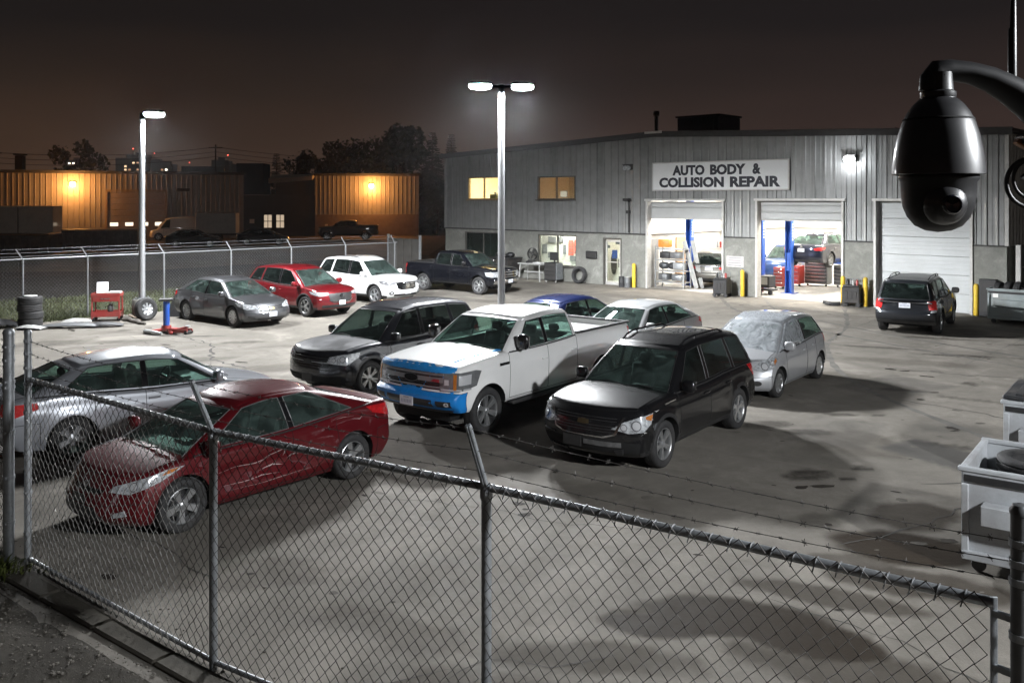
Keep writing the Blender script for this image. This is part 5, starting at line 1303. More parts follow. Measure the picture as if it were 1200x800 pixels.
# ---------------------------------------------------------------- black SUV with its lower bumper torn open
black = paint('black_paint', (.007, .007, .008), .15, .36, .16)
sp_ = spec(SUV, paint=black, W=1.84, wb=2.86, plabels={'bumper': 'front bumper with its lower skin torn open'})
t, c = make_car('suv', 'black SUV with roof rails, a gold bow tie badge and a torn lower front bumper', 'SUV', (2.47, 15.31, 0), ang(-.6, -.8), sp_)
put = c['put']
put('grille', gloss_black, [(-.62, .86), (-.52, .62), (-.35, .575), (.35, .575), (.52, .62), (.62, .86)], off=.004)
bars(c, 'grille_bar', trim, (.645, .685, .725, .80, .84), -.52, .52, .012, .010); put('grille_bar', black, rect(-.58, .58, .745, .785), off=.014)
put('grille_rim', chrome, [(-.63, .87), (-.525, .61), (-.36, .565), (-.33, .58), (-.50, .63), (-.60, .87)], off=.016); put('grille_rim', chrome, [(.63, .87), (.60, .87), (.50, .63), (.33, .58), (.36, .565), (.525, .61)], off=.016)
put('grille_rim', chrome, rect(-.36, .36, .562, .578), off=.014)
bow = [(-.13, -.035), (-.045, -.035), (-.045, -.05), (.045, -.05), (.045, -.035), (.14, -.035), (.125, .035), (.045, .035), (.045, .05), (-.045, .05), (-.045, .035), (-.115, .035)]
gold = mat('gold_badge', (.20, .16, .09), .3, .9)
put('emblem', gold, [(x * .72, z * .72 + .765) for x, z in bow], off=.028)
headlights(c, [(-.30, .70), (-.05, .645), (.16, .665), (.30, .76), (.34, .90), (.14, .885), (-.12, .80)], 38, (c['xf'] - .27, .68), bulbs=((.06, .755, .075), (-.12, .725, .05)), indic=[(.20, .84), (.30, .80), (.33, .885), (.20, .875)])
put('bumper_tear', seamm, [(-.80, .50), (.42, .53), (.88, .50), (.86, .33), (.45, .36), (-.10, .33), (-.78, .34)], off=.006)
put('crash_bar', mat('bare_bumper_core', (.10, .10, .10), .6, var=.4, scale=12), rect(.02, .60, .44, .51), off=.016)
put('bumper_fragment', trim, [(.5, .40), (.62, .42), (.60, .34), (.52, .33)], off=.03); put('bumper_fragment', gloss_black, [(-.78, .50), (-.5, .52), (-.52, .54), (-.78, .53)], off=.03)
put('bumper_fragment', trim, [(-.72, .32), (-.30, .30), (-.30, .34), (-.70, .36)], off=.03)
plate(c, .46, w=.32, h=.16, m=trim, ink=False, y=-.18)
headlights(c, [(-.16, .86), (.14, .86), (.24, 1.02), (.20, 1.20), (-.10, 1.20)], 40, (c['xr'] + .20, .74), base=redlens, rear=True, name='tail_lamp')
roof_rails(c, gloss_black, 1.6, 6.2)
for sg in (1, -1):
    q = MB(); q.bar((1.45, sg * .905, .97), (1.12, sg * .915, .99), .016, .02); q.build('fender_badge', chrome, t)
# scratches near the left front wheel
scr = mat('bare_scratch', (.45, .45, .44), .5, var=.2)
def scratch(c, nm, pts, wdt, m_, sg=1, off=.004):
    """a thin scuff on the side of a car, through (x, z) points"""
    up = [(x, z + wdt * (.5 + .5 * rng.random())) for x, z in pts]; lo = [(x, z - wdt * (.5 + .5 * rng.random())) for x, z in pts[::-1]]
    up[0] = pts[0]; up[-1] = pts[-1]
    q = MB(); decal(q, c['bvh'], up + lo[1:-1], (0, sg * 2.5, 0), (1, 0, 0), (0, 0, 1), (0, -sg, 0), off, .006, .08); q.build(nm, m_, c['t'])
for pts in ([(1.95, .80), (1.85, .82), (1.8, .80)], [(2.1, .62), (2.05, .66), (2.0, .65)], [(1.75, .92), (1.68, .90), (1.6, .91)]): scratch(c, 'scratch', pts, .01, scr)
# ---------------------------------------------------------------- dark SUV to the left of the white pickup
char = paint('dark_slate_paint', (.016, .017, .022), .3, .38, .22)
primer = mat('scuffed_black_panel', (.012, .012, .014), .5, coat=.4, var=.5, scale=9, dirt=.7, dirtcol=(.12, .12, .13))
sp_ = spec(SUV, paint=char, W=1.86, wb=2.86, wheel=(6, 'twin', alloy), mats={'hood': primer, 'door0L': char}, trim_mat=trim)
t, c = make_car('suv', 'dark slate SUV with a scuffed black hood, left of the white pickup', 'SUV', (-2.78, 20.31, 0), ang(-.61, -.79), sp_)
put = c['put']
put('grille', gloss_black, [(-.66, .88), (-.60, .60), (-.45, .54), (.45, .54), (.60, .60), (.66, .88)], off=.005); bars(c, 'grille_bar', trim, (.60, .65, .70, .78, .83), -.56, .56, .014, .012)
put('grille_bar', steelw, rect(-.58, .58, .735, .755), off=.016); put('emblem', trim, [(x * .9, z * .9 + .745) for x, z in bow], off=.026)
headlights(c, [(-.26, .74), (.16, .71), (.36, .83), (.38, .93), (.10, .92), (-.20, .86)], 36, (c['xf'] - .26, .70), bulbs=((.08, .82, .06), (-.10, .80, .045)))
put('bumper_tear', seamm, rect(-.8, .8, .34, .48), off=.006); plate(c, .42, m=trim, ink=False)
for pts in ([(1.9, .86), (1.78, .90), (1.62, .86)], [(1.72, .78), (1.6, .82), (1.5, .80)], [(1.3, 1.0), (1.2, .97), (1.1, .98)], [(2.02, .70), (1.98, .76), (1.9, .78)], [(1.15, .85), (1.08, .78), (1.0, .80)], [(.85, 1.0), (.80, .85), (.84, .7)]): scratch(c, 'scratch', pts, .022, mat('pale_scuff', (.20, .20, .21), .5, var=.5, scale=30))
headlights(c, [(-.16, .86), (.14, .86), (.24, 1.02), (.20, 1.20), (-.10, 1.20)], 40, (c['xr'] + .20, .74), base=redlens, rear=True, name='tail_lamp')
# ---------------------------------------------------------------- silver hatchback with sheeted windscreen
silver = paint('silver_paint', (.50, .51, .53), .35, .34, .15)
sp_ = dict(SEDAN); sp_.update(paint=silver, W=1.70, wb=2.46, fo=.78, ro=.60, Rw=.30, tw=.185, sill=.19, H=1.52, Wr=1.20, xs=[],
    top=[(-1.83, .96), (-1.5, 1.02), (-1, 1.01), (0, .95), (.8, .94), (1.1, .92), (1.6, .80), (2.01, .62)],
    cab=[(-1.76, -1.42), (-1.60, -1.28), (-.42, -.38), (-.33, -.30), (.95, .18), (1.22, .30)], roof=[(-1.42, 1.42), (-.8, 1.485), (-.2, 1.50), (.30, 1.42)], doors=[.84, -.37, -.95],
    plan=[(-1.83, .92), (-1.4, .975), (-.6, 1), (.8, 1), (1.5, .985), (2.01, .92)], crown=[(-1.83, .02), (.6, .03), (1.5, .08), (2.01, .06)], rplan=[(-1.42, .93), (-.3, 1), (.3, .96)], wheel=(7, 'wide', alloy), cf=.34, lid_name='tailgate', seat_x=(-.08, -.9), wipers=False, rlift=.08)
t, c = make_car('hatchback', 'silver hatchback with plastic sheeting taped over its windscreen', 'hatchback', (5.59, 19.88, 0), ang(-.61, -.79), sp_)
put = c['put']
headlights(c, [(-.20, .62), (.04, .58), (.30, .66), (.44, .80), (.34, .86), (.06, .80)], 42, (c['xf'] - .32, .60), bulbs=((.08, .68, .075), (.24, .75, .05)), indic=[(.30, .70), (.38, .78), (.36, .83), (.29, .78)])
put('grille', trim, [(-.36, .56), (.36, .56), (.42, .60), (-.42, .60)]); put('lower_grille', trim, rect(-.44, .44, .28, .38)); put('emblem', chrome, oval(0, .66, .06, .045), off=.012)
for sg in (1, -1): put('fog_lamp', trim, oval(sg * .60, .36, .075, .05), off=.008)
headlights(c, [(-.10, .72), (.10, .72), (.16, 1.0), (-.06, 1.0)], 40, (c['xr'] + .16, .66), base=redlens, rear=True, name='tail_lamp')
plate(c, .47, w=.30, h=.14, m=trim, ink=False)
YARIS = (t, c)
# ---------------------------------------------------------------- plastic sheeting over that windscreen
def film_mat():
    m = bpy.data.materials.new('clear_plastic_film'); m.use_nodes = True; nt_ = m.node_tree; nt_.nodes.clear()
    o = N(nt_, 'ShaderNodeOutputMaterial'); p = N(nt_, 'ShaderNodeBsdfPrincipled'); p.inputs['Base Color'].default_value = (.46, .49, .52, 1); p.inputs['Roughness'].default_value = .22; p.inputs['Coat Weight'].default_value = .8
    tcn = N(nt_, 'ShaderNodeTexCoord'); n1 = N(nt_, 'ShaderNodeTexNoise', i_Scale=3.2, i_Detail=4.0, i_Distortion=3.0); nt_.links.new(tcn.outputs['Object'], n1.inputs[0])
    bp = N(nt_, 'ShaderNodeBump', i_Strength=.45, i_Distance=.04); nt_.links.new(n1.outputs[0], bp.inputs['Height']); nt_.links.new(bp.outputs[0], p.inputs['Normal'])
    tr = N(nt_, 'ShaderNodeBsdfTransparent'); mr = N(nt_, 'ShaderNodeMapRange'); mr.inputs['From Min'].default_value = .3; mr.inputs['From Max'].default_value = .7; mr.inputs['To Min'].default_value = .42; mr.inputs['To Max'].default_value = .85
    nt_.links.new(n1.outputs[0], mr.inputs[0]); mx_ = N(nt_, 'ShaderNodeMixShader'); nt_.links.new(mr.outputs[0], mx_.inputs[0]); nt_.links.new(tr.outputs[0], mx_.inputs[1]); nt_.links.new(p.outputs[0], mx_.inputs[2]); nt_.links.new(mx_.outputs[0], o.inputs[0]); return m
film = film_mat()
q = MB(); cp = c['cabpos']; ul = c['us'][-1]; rows = []; rg = random.Random(11)
def wr_(a, b, amp=.008): return amp * (mnoise.noise(Vector((a * 5, b * 2.2, 3))) + .6 * mnoise.noise(Vector((a * 13, b * 6, 9)))) + .018
for iy, vq in enumerate(np.linspace(-1, 1, 45)):
    row = []
    for k, sq in enumerate(np.linspace(-.10, 1.0, 20)):     # up the windscreen
        p = Vector(cp(ul, vq, max(0, sq))); p += Vector((.85, 0, .5)) * wr_(vq, sq)
        if sq < 0: p += Vector((.05, 0, -.004)) * (-sq * 10) * (1 + .3 * mnoise.noise(Vector((vq * 4, 0, 0))))
        row.append(p)
    for uq in np.linspace(ul - .25, 3.1, 12):               # over the front of the roof
        p = Vector(cp(uq, vq, 1.0)); p.z += wr_(vq, uq) + .004; row.append(p)
    rows.append(row)
nr, ncol = len(rows), len(rows[0])
q.add([p for r_ in rows for p in r_], [(i * ncol + k, i * ncol + k + 1, (i + 1) * ncol + k + 1, (i + 1) * ncol + k) for i in range(nr - 1) for k in range(ncol - 1)])
for sg in (1, -1):                                          # down both front side windows
    rr_ = []
    for uq in np.linspace(3.05, ul, 16):
        row = []
        for sq in np.linspace(1.0, .05 + .06 * math.sin(uq * 5), 12):
            p = Vector(cp(uq, sg, sq)); p.y += sg * (wr_(uq, sq) + .012); p.z += .012 * sq; row.append(p)
        rr_.append(row)
    q.add([p for r_ in rr_ for p in r_], [(i * 12 + k, i * 12 + k + 1, (i + 1) * 12 + k + 1, (i + 1) * 12 + k) for i in range(15) for k in range(11)])
o = q.build('plastic_sheet', film, None, 180, loc=t.location, rotz=t.rotation_euler.z)
tag(o, 'crinkled clear plastic sheeting draped over the silver hatchback windscreen', 'plastic sheet')
# ---------------------------------------------------------------- red sedan with crushed door behind the near fence
red = paint('deep_red_paint', (.088, .004, .007), .12, .42, .08)
def dent(P, v):
    P = P.copy(); side = v > .9
    for (x0, z0, rx, rz, dp) in ((.35, .58, .75, .16, .075), (-.25, .50, .5, .12, .05), (.75, .42, .35, .12, .045), (-1.25, .86, .35, .11, .03)):
        w = np.exp(-((P[:, 0] - x0) / rx) ** 4 - ((P[:, 2] - z0) / rz) ** 2)
        P[:, 1] -= np.where(side, dp * w, 0)
    nz = np.array([mnoise.noise(Vector((p[0] * 4, p[2] * 8, 1.7))) for p in P])
    w = np.exp(-((P[:, 0] - .1) / .95) ** 4 - ((P[:, 2] - .5) / .2) ** 4)
    P[:, 1] += np.where(side, .022 * nz * w, 0)
    return P
sp_ = spec(SEDAN, paint=red, W=1.79, wb=2.70, fo=.90, ro=.93, Rw=.33, H=1.43, Wr=1.14, trim_mat=mat('satin_silver_trim', (.40, .40, .41), .35, .8), deform=dent, plabels={'door0L': 'front door creased and scraped', 'door1L': 'rear door dented low down'},
    top=[(-2.28, 1.00), (-1.95, 1.05), (-1.2, 1.00), (0, .925), (.9, .915), (1.4, .87), (2.0, .74), (2.25, .60)],
    cab=[(-1.84, -.80), (-1.42, -.62), (-.34, -.28), (-.25, -.20), (1.08, .24), (1.32, .36)], roof=[(-.80, 1.36), (-.55, 1.405), (-.1, 1.42), (.36, 1.34)], doors=[.94, -.29, -1.06],
    wheel=(5, 'wide', alloy), cf=.31, pf=2.5, plan=[(-2.28, .92), (-1.8, .97), (-.6, 1), (.8, 1), (1.6, .985), (2.25, .90)])
t, c = make_car('sedan', 'dark red sedan with a crushed and scraped driver side, behind the near fence', 'sedan', (-3.84, 12.57, 0), ang(-.63, -.775), sp_)
put = c['put']
headlights(c, [(-.26, .60), (.02, .59), (.34, .70), (.56, .82), (.40, .82), (.10, .74), (-.18, .665)], 45, (c['xf'] - .36, .62), bulbs=((.06, .665, .05), (.26, .735, .04)), indic=[(.34, .76), (.44, .775), (.52, .815), (.40, .81)])
put('grille', trim, [(-.44, .30), (-.30, .24), (.30, .24), (.44, .30), (.34, .42), (-.34, .42)]); put('upper_grille', gloss_black, [(-.34, .56), (.34, .56), (.38, .61), (-.38, .61)]); put('emblem', chrome, oval(0, .63, .06, .035), off=.012)
for sg in (1, -1): put('fog_lamp', lens, [(sg * .60, .33), (sg * .74, .36), (sg * .72, .42), (sg * .60, .38)][::sg], off=.01)
plate(c, .47, m=trim, ink=False)
headlights(c, [(-.10, .82), (.06, .80), (.30, .90), (.36, 1.00), (.05, .99)], 42, (c['xr'] + .24, .70), base=redlens, rear=True, name='tail_lamp')
gouge = mat('scraped_bare_metal', (.46, .38, .37), .5, .3, var=.4, scale=25)
for pts, w_ in (([(.86, .60), (.6, .63), (.3, .61), (.05, .64)], .010), ([(.25, .58), (.1, .66), (-.1, .70), (-.22, .78)], .014), ([(-.15, .60), (-.2, .72), (-.18, .80)], .010), ([(.80, .42), (.5, .41), (.2, .43), (-.1, .40)], .008), ([(.2, .50), (.0, .52), (-.15, .49)], .02), ([(-.22, .56), (-.3, .60), (-.4, .585)], .016), ([(.7, .345), (.1, .34), (-.7, .36)], .006), ([(-1.0, .92), (-1.2, .93), (-1.4, .91)], .006), ([(.1, .72), (-.05, .76), (-.2, .74)], .008), ([(-1.35, .88), (-1.5, .85), (-1.55, .89)], .008)):
    scratch(c, 'scratch', pts, w_ * .55, gouge)
# ---------------------------------------------------------------- grey sedan, red and white SUVs along the far fence
grey = paint('grey_paint', (.085, .087, .092), .6, .36, .18)
sp_ = spec(SEDAN, paint=grey, trim_mat=trim)
t, c = make_car('sedan', 'grey sedan parked nose out by the far fence, beside the blue jack post', 'sedan', (-9.37, 29.97, 0), ang(.77, -.63), sp_)
put = c['put']
headlights(c, [(-.24, .60), (.08, .58), (.38, .68), (.48, .79), (.30, .79), (-.16, .69)], 38, (c['xf'] - .28, .66), bulbs=((.08, .665, .055), (.26, .72, .045)))
put('grille', trim, [(-.46, .63), (-.40, .50), (.40, .50), (.46, .63)]); put('grille_bar', chrome, rect(-.45, .45, .565, .59), off=.014); put('grille_bar', chrome, rect(-.44, .44, .635, .65), off=.012); put('emblem', gold, [(x * .8, z * .8 + .58) for x, z in bow], off=.026)
put('lower_grille', trim, rect(-.5, .5, .24, .32)); plate(c, .415)
for sg in (1, -1): put('fog_lamp_recess', trim, [(sg * .56, .30), (sg * .78, .33), (sg * .78, .40), (sg * .60, .36)][::sg])
headlights(c, [(-.12, .74), (.10, .74), (.22, .86), (.16, .96), (-.12, .95)], 40, (c['xr'] + .18, .72), base=redlens, rear=True, name='tail_lamp')
red2 = paint('bright_red_paint', (.15, .006, .010), .4, .36, .14)
sp_ = spec(SUV, paint=red2, W=1.84, wb=2.70, fo=.92, ro=.92, top=[(-2.28, 1.03), (-2.0, 1.10), (-1, 1.08), (0, 1.02), (1.0, 1.02), (1.4, 1.0), (2.0, .91), (2.27, .78)], xs=[], wheel=(5, 'twin', alloy), H=1.67, plan=[(-2.28, .93), (-1.8, .975), (-.6, 1), (.8, 1), (1.7, .985), (2.27, .93)], crown=[(-2.28, .02), (.9, .04), (1.7, .075), (2.27, .05)],
    cab=[(-2.18, -1.85), (-1.98, -1.66), (-1.30, -1.18), (-1.20, -1.10), (-.24, -.22), (-.13, -.13), (.97, .20), (1.22, .32)], roof=[(-1.85, 1.56), (-1.2, 1.64), (-.3, 1.66), (.32, 1.58)])
t, c = make_car('suv', 'bright red SUV parked between the grey sedan and the white SUV', 'SUV', (-7.63, 32.45, 0), ang(.77, -.63), sp_)
put = c['put']
put('grille', trim, [(-.52, .82), (-.46, .58), (-.30, .53), (.30, .53), (.46, .58), (.52, .82)]); put('grille_rim', chrome, [(-.50, .62), (-.34, .52), (.34, .52), (.50, .62), (.50, .59), (.34, .49), (-.34, .49), (-.50, .59)], off=.014); put('emblem', chrome, oval(0, .72, .09, .07), off=.02)
headlights(c, [(-.22, .76), (.06, .73), (.34, .80), (.42, .88), (.10, .87), (-.20, .83)], 36, (c['xf'] - .26, .68), bulbs=((.06, .80, .045), (.22, .83, .035)))
put('lower_grille', trim, rect(-.72, .72, .34, .44)); plate(c, .50, w=.28)
headlights(c, [(-.16, .90), (.14, .90), (.24, .98), (.20, 1.06), (-.16, 1.04)], 40, (c['xr'] + .20, .74), base=redlens, rear=True, name='tail_lamp')
white2 = paint('pearl_white_paint', (.72, .73, .73), .05, .35, .12)
sp_ = spec(SUV, paint=white2, wb=2.74, W=1.84, clad=(.03, .10), wheel=(5, 'twin', steelw), H=1.68)
t, c = make_car('suv', 'white SUV parked nose out between the red SUV and the dark pickup', 'SUV', (-5.81, 36.16, 0), ang(.77, -.63), sp_)
put = c['put']
put('grille', gloss_black, [(-.52, .86), (-.46, .62), (-.30, .57), (.30, .57), (.46, .62), (.52, .86)]); bars(c, 'grille_bar', chrome, (.64, .70, .80), -.44, .44, .014, .012); put('emblem', chrome, oval(0, .74, .10, .08), off=.022)
headlights(c, [(-.22, .80), (.06, .74), (.36, .80), (.44, .92), (.10, .90), (-.20, .87)], 36, (c['xf'] - .26, .68), bulbs=((.06, .82, .05), (.24, .85, .04)), base=lens_dark)
put('lower_grille', trim, rect(-.60, .60, .33, .42)); plate(c, .48)
for sg in (1, -1): put('fog_lamp_recess', trim, oval(sg * .70, .46, .09, .07), off=.008); put('fog_lamp', lens_in, oval(sg * .70, .46, .045, .04), off=.014)
headlights(c, [(-.16, .90), (.14, .90), (.24, .98), (.20, 1.10), (-.16, 1.08)], 40, (c['xr'] + .20, .74), base=redlens, rear=True, name='tail_lamp')
roof_rails(c, chrome, 1.6, 6.2, .035)
# ---------------------------------------------------------------- back row: blue sedan and silver sedan
blue = paint('blue_paint', (.007, .014, .065), .4, .34, .12)
t, c = make_car('sedan', 'dark blue sedan facing the shop, behind the white pickup', 'sedan', (1.62, 24.6, 0), ang(.61, .79), spec(SEDAN, paint=blue, wb=2.7))
headlights(c, [(-.14, .74), (.10, .74), (.24, .86), (.18, .97), (-.14, .95)], 40, (c['xr'] + .18, .72), base=redlens, rear=True, name='tail_lamp'); plate(c, .78, rear=True)
headlights(c, [(-.24, .60), (.08, .58), (.38, .68), (.48, .79), (.30, .79), (-.16, .69)], 38, (c['xf'] - .28, .66)); c['put']('grille', trim, rect(-.4, .4, .46, .62))
silver2 = paint('light_silver_paint', (.54, .55, .56), .35, .34, .14)
t, c = make_car('sedan', 'light silver sedan in the back row between the blue sedan and the sheeted hatchback', 'sedan', (3.1, 22.75, 0), ang(-.61, -.79), spec(SEDAN, paint=silver2, wb=2.74, W=1.82, wheel=(5, 'spoke', alloy)))
headlights(c, [(-.24, .60), (.08, .58), (.38, .68), (.48, .79), (.30, .79), (-.16, .69)], 38, (c['xf'] - .28, .66)); c['put']('grille', trim, rect(-.42, .42, .44, .62)); plate(c, .40)
headlights(c, [(-.14, .76), (.10, .76), (.26, .86), (.22, .96), (-.14, .95)], 40, (c['xr'] + .18, .72), base=redlens2, rear=True, name='tail_lamp')
# ---------------------------------------------------------------- silver sedan at the left edge
silver3 = paint('cool_silver_paint', (.33, .345, .375), .35, .33, .16)
t, c = make_car('sedan', 'silver sedan at the left edge showing its rear wheel, behind the gate post', 'sedan', (-6.38, 15.6, 0), R(40), spec(SEDAN, paint=silver3, wb=2.78, W=1.83, H=1.475, ro=1.05, fo=1.0, xs=[], wheel=(5, 'wide', steelw), seat_mat=seatm2,
    top=[(-2.44, .95), (-1.95, 1.04), (-1.2, 1.02), (0, .96), (.9, .955), (1.4, .89), (2.0, .77), (2.40, .64)], roof=[(-1.22, 1.39), (-.8, 1.44), (-.2, 1.46), (.31, 1.40)], plan=[(-2.44, .93), (-1.9, .975), (-.6, 1), (.8, 1), (1.8, .985), (2.4, .93)]))
headlights(c, [(-.16, .78), (.10, .76), (.34, .86), (.32, .96), (-.16, .95)], 42, (c['xr'] + .22, .72), base=redlens2, rear=True, name='tail_lamp'); plate(c, .82, rear=True)
headlights(c, [(-.24, .60), (.08, .58), (.38, .68), (.48, .79), (.30, .79), (-.16, .69)], 38, (c['xf'] - .28, .66)); c['put']('grille', trim, rect(-.42, .42, .44, .62))
# ---------------------------------------------------------------- charcoal wagon parked at the closed bay
char2 = paint('blue_charcoal_paint', (.020, .022, .026), .4, .36, .15)
t, c = make_car('suv', 'charcoal SUV with roof rails parked facing the closed bay door', 'SUV', (12.95, 28.6, 0), ang(.55, .83), spec(SUV, paint=char2, W=1.80, wb=2.64, fo=.95, ro=.98, clad=(.03, .10), H=1.70, xs=[], rglass=dglass, Wr=1.34,
    cab=[(-2.24, -2.02), (-2.08, -1.88), (-1.34, -1.24), (-1.22, -1.14), (-.24, -.22), (-.13, -.13), (.97, .20), (1.22, .32)], roof=[(-2.02, 1.60), (-1.2, 1.66), (-.3, 1.67), (.32, 1.59)]))
headlights(c, [(-.10, .78), (.12, .78), (.20, 1.02), (.14, 1.08), (-.14, 1.05)], 40, (c['xr'] + .22, .72), base=redlens2, rear=True, name='tail_lamp')
for sg in (1, -1): c['put']('reversing_lamp', lens, [(sg * .70, .70), (sg * .84, .72), (sg * .84, .80), (sg * .72, .78)][::sg], rear=True, off=.014)
plate(c, .90, rear=True, w=.32); c['put']('tailgate_handle', char2, rect(-.28, .28, 1.0, 1.03), rear=True, off=.02)
c['put']('bumper_trim', trim, rect(-.8, .8, .32, .44), rear=True, off=.012)
roof_rails(c, gloss_black, 1.4, 6.2, .06)
# ================================================================== sign and wall furniture of the shop
ink = mat('sign_ink', (.012, .013, .022), .5, var=.1)
signw = mat('sign_face', (.66, .67, .67), .5, var=.04, scale=2, dirt=.15, dirtcol=(.45, .44, .42))
def text_mesh(body, width, height, depth, bold=.02):
    cu = bpy.data.curves.new('t', 'FONT'); cu.body = body; cu.size = 1; cu.extrude = depth / 2; cu.offset = bold; cu.resolution_u = 3
    o = bpy.data.objects.new('t', cu); C.objects.link(o); dg = bpy.context.evaluated_depsgraph_get(); me = bpy.data.meshes.new_from_object(o.evaluated_get(dg)); bpy.data.objects.remove(o)
    n = len(me.vertices); co = np.empty(n * 3, np.float32); me.vertices.foreach_get('co', co); co = co.reshape(-1, 3)
    mn, mx_ = co.min(0), co.max(0); co[:, 0] = (co[:, 0] - (mn[0] + mx_[0]) / 2) * width / (mx_[0] - mn[0]); co[:, 1] = (co[:, 1] - (mn[1] + mx_[1]) / 2) * height / (mx_[1] - mn[1])
    me.vertices.foreach_set('co', co.ravel()); me.update(); return me
def add_text(name, body, width, height, loc, parent, m=ink, depth=.02, bold=.02, rx=90):
    me = text_mesh(body, width, height, depth, bold); me.name = name; me.materials.clear(); me.materials.append(m)
    o = bpy.data.objects.new(name, me); o.location = loc; o.rotation_euler = (R(rx), 0, 0); return link(o, parent)
t = thing('shop_sign', 'large white sign reading AUTO BODY & COLLISION REPAIR above the bays', 'sign', L2W(17.08, -.10, 5.05), SROT)
q = MB(); q.box((0, 0, 0), (6.52, .06, 1.22), .01); brd = q.build('board', signw, t)
q = MB()
for sx_, sz, dx_, dz in ((6.56, .05, 0, .61), (6.56, .05, 0, -.61), (.05, 1.17, 3.26, 0), (.05, 1.17, -3.26, 0)): q.box((dx_, -.012, dz), (sx_, .08, sz), .005)
q.build('sign_frame', wtrim, t)
for w_, wd, x_, z_ in (('AUTO', 1.62, -1.40, .26), ('BODY', 1.68, .52, .26), ('&', .38, 1.86, .26), ('COLLISION', 3.25, -1.28, -.27), ('REPAIR', 2.28, 1.77, -.27)): add_text('lettering', w_, wd, .45, (x_, -.033, z_), t, depth=.006, bold=.05)
def wall_notice(label, cat, tt_, z, w, h, m, y=-.075, name='notice', lines=4, lm=None):
    n = thing(name, label, cat, L2W(tt_, y, z), SROT); q = MB(); q.box((0, 0, 0), (w, .02, h), .004); q.build('panel', m, n)
    if lines:
        q = MB()
        for k in range(lines): q.box((rng.uniform(-.02, .02) * w, -.012, h * (.34 - .68 * k / max(1, lines - 1))), (w * rng.uniform(.6, .82), .004, h * .055))
        q.build('print', lm or mat('faded_print', (.16, .16, .17), .6), n)
    return n
wall_notice('small pale notice on the concrete pier between the two open bays', 'notice', 17.92, 1.42, .80, .46, mat('notice_paper', (.45, .42, .41), .6))
n_ = thing('wall_box', 'small dark meter box on the wall beside the office entrance', 'wall box', L2W(10.32, -.12, 1.38), SROT)
q = MB(); q.box((0, 0, 0), (.62, .14, .36), .02); q.build('casing', trim, n_); q = MB(); q.box((0, -.078, .0), (.46, .012, .2), .004); q.build('cover', flash, n_)
# conduit with a small camera, and grime rails on the siding
t = thing('conduit', 'dark vertical conduit with a small bracket on the siding left of the bays', 'conduit', L2W(12.48, -.09, 0), SROT)
q = MB(); q.tube([(0, 0, 2.5), (0, 0, 4.0)], .04, 8); q.build('pipe', flash, t, 40); q = MB(); q.box((-.05, -.10, 4.02), (.34, .22, .12), .02); q.build('bracket', flash, t); q = MB(); q.box((.0, -.06, 3.45), (.2, .12, .14), .02); q.build('junction_box', flash, t)
# bollards
yellow = mat('bollard_yellow', (.60, .40, .025), .5, var=.12, dirt=.3, dirtcol=(.2, .15, .06))
BOL = [(12.95, 'yellow bollard left of the first open bay'), (18.42, 'yellow bollard on the pier between the two open bays'), (22.66, 'yellow bollard at the right edge of the second open bay'), (23.52, 'yellow bollard at the left edge of the closed bay'), (27.36, 'yellow bollard at the right edge of the closed bay')]
for tt_, lab in BOL:
    b = thing('bollard', lab, 'bollard', L2W(tt_, -.36, 0), SROT, 'yellow bollards along the shop front')
    q = MB(); q.lathe([(.085, 0), (.085, 1.04), (.07, 1.09), (.04, 1.12), (.001, 1.125)], 16); q.build('post', yellow, b, 40); q = MB(); q.lathe([(.12, 0), (.12, .025), (.001, .025)], 14); q.build('base_collar', concw, b)
# ================================================================== tyres
def tyre(mb, M, Rw=.34, w=.22, hole=.60):
    h = w / 2; pr = [(Rw * hole, -h * .8), (Rw * .72, -h), (Rw * .92, -h * .98), (Rw * .985, -h * .8)]
    for z in (-.45, 0, .45): pr += [(Rw, (z - .12) * h), (Rw - .014, (z - .07) * h), (Rw - .014, (z + .07) * h), (Rw, (z + .12) * h)]
    pr += [(Rw * .985, h * .8), (Rw * .92, h * .98), (Rw * .72, h), (Rw * hole, h * .8), (Rw * hole * 1.05, h * .5), (Rw * hole * 1.05, -h * .5), (Rw * hole, -h * .8)]
    mb.lathe(pr, 28, M)
def tyre_thing(label, loc, rot, Rw=.34, w=.22, group=None, hole=.60):
    q = MB(); tyre(q, None, Rw, w, hole); o = q.build('tyre', rubber, None, 40); o.location = loc; o.rotation_euler = rot
    return tag(o, label, 'tyre', group)
pos = ('bottom', 'second from the bottom', 'third from the bottom', 'topmost')
for k in range(4): tyre_thing('%s tyre of the tall black tyre stack by the far fence' % pos[k], (-15.45 + rng.uniform(-.02, .02), 28.75 + rng.uniform(-.02, .02), .118 + k * .236), (0, 0, k), .37, .236, 'stacked tyres by the far fence')
q = MB(); q.lathe([(.001, 0), (.20, 0), (.21, .01), (.20, .03), (.001, .035)], 16); o = q.build('lid', mat('pale_lid', (.45, .45, .44), .5), None, 40, loc=(-15.45, 28.75, .947)); tag(o, 'pale round lid lying on top of the tyre stack', 'lid')
t = thing('spare_wheel', 'spare wheel with a steel rim leaning on the concrete lamp base', 'wheel', (-12.28, 30.05, .375), R(55))
wm = wheel_meshes(.38, .25, 8, 'steel', steelw, .56); wv = add_wheel(t, (0, 0, 0), wm, True); wv.rotation_euler = (R(10), 0, math.pi)
tyre_thing('bare tyre leaning upright against the shop wall near the entrance', L2W(9.75, -.34, .40), (R(80), 0, SROT), .41, .24, None, .66)
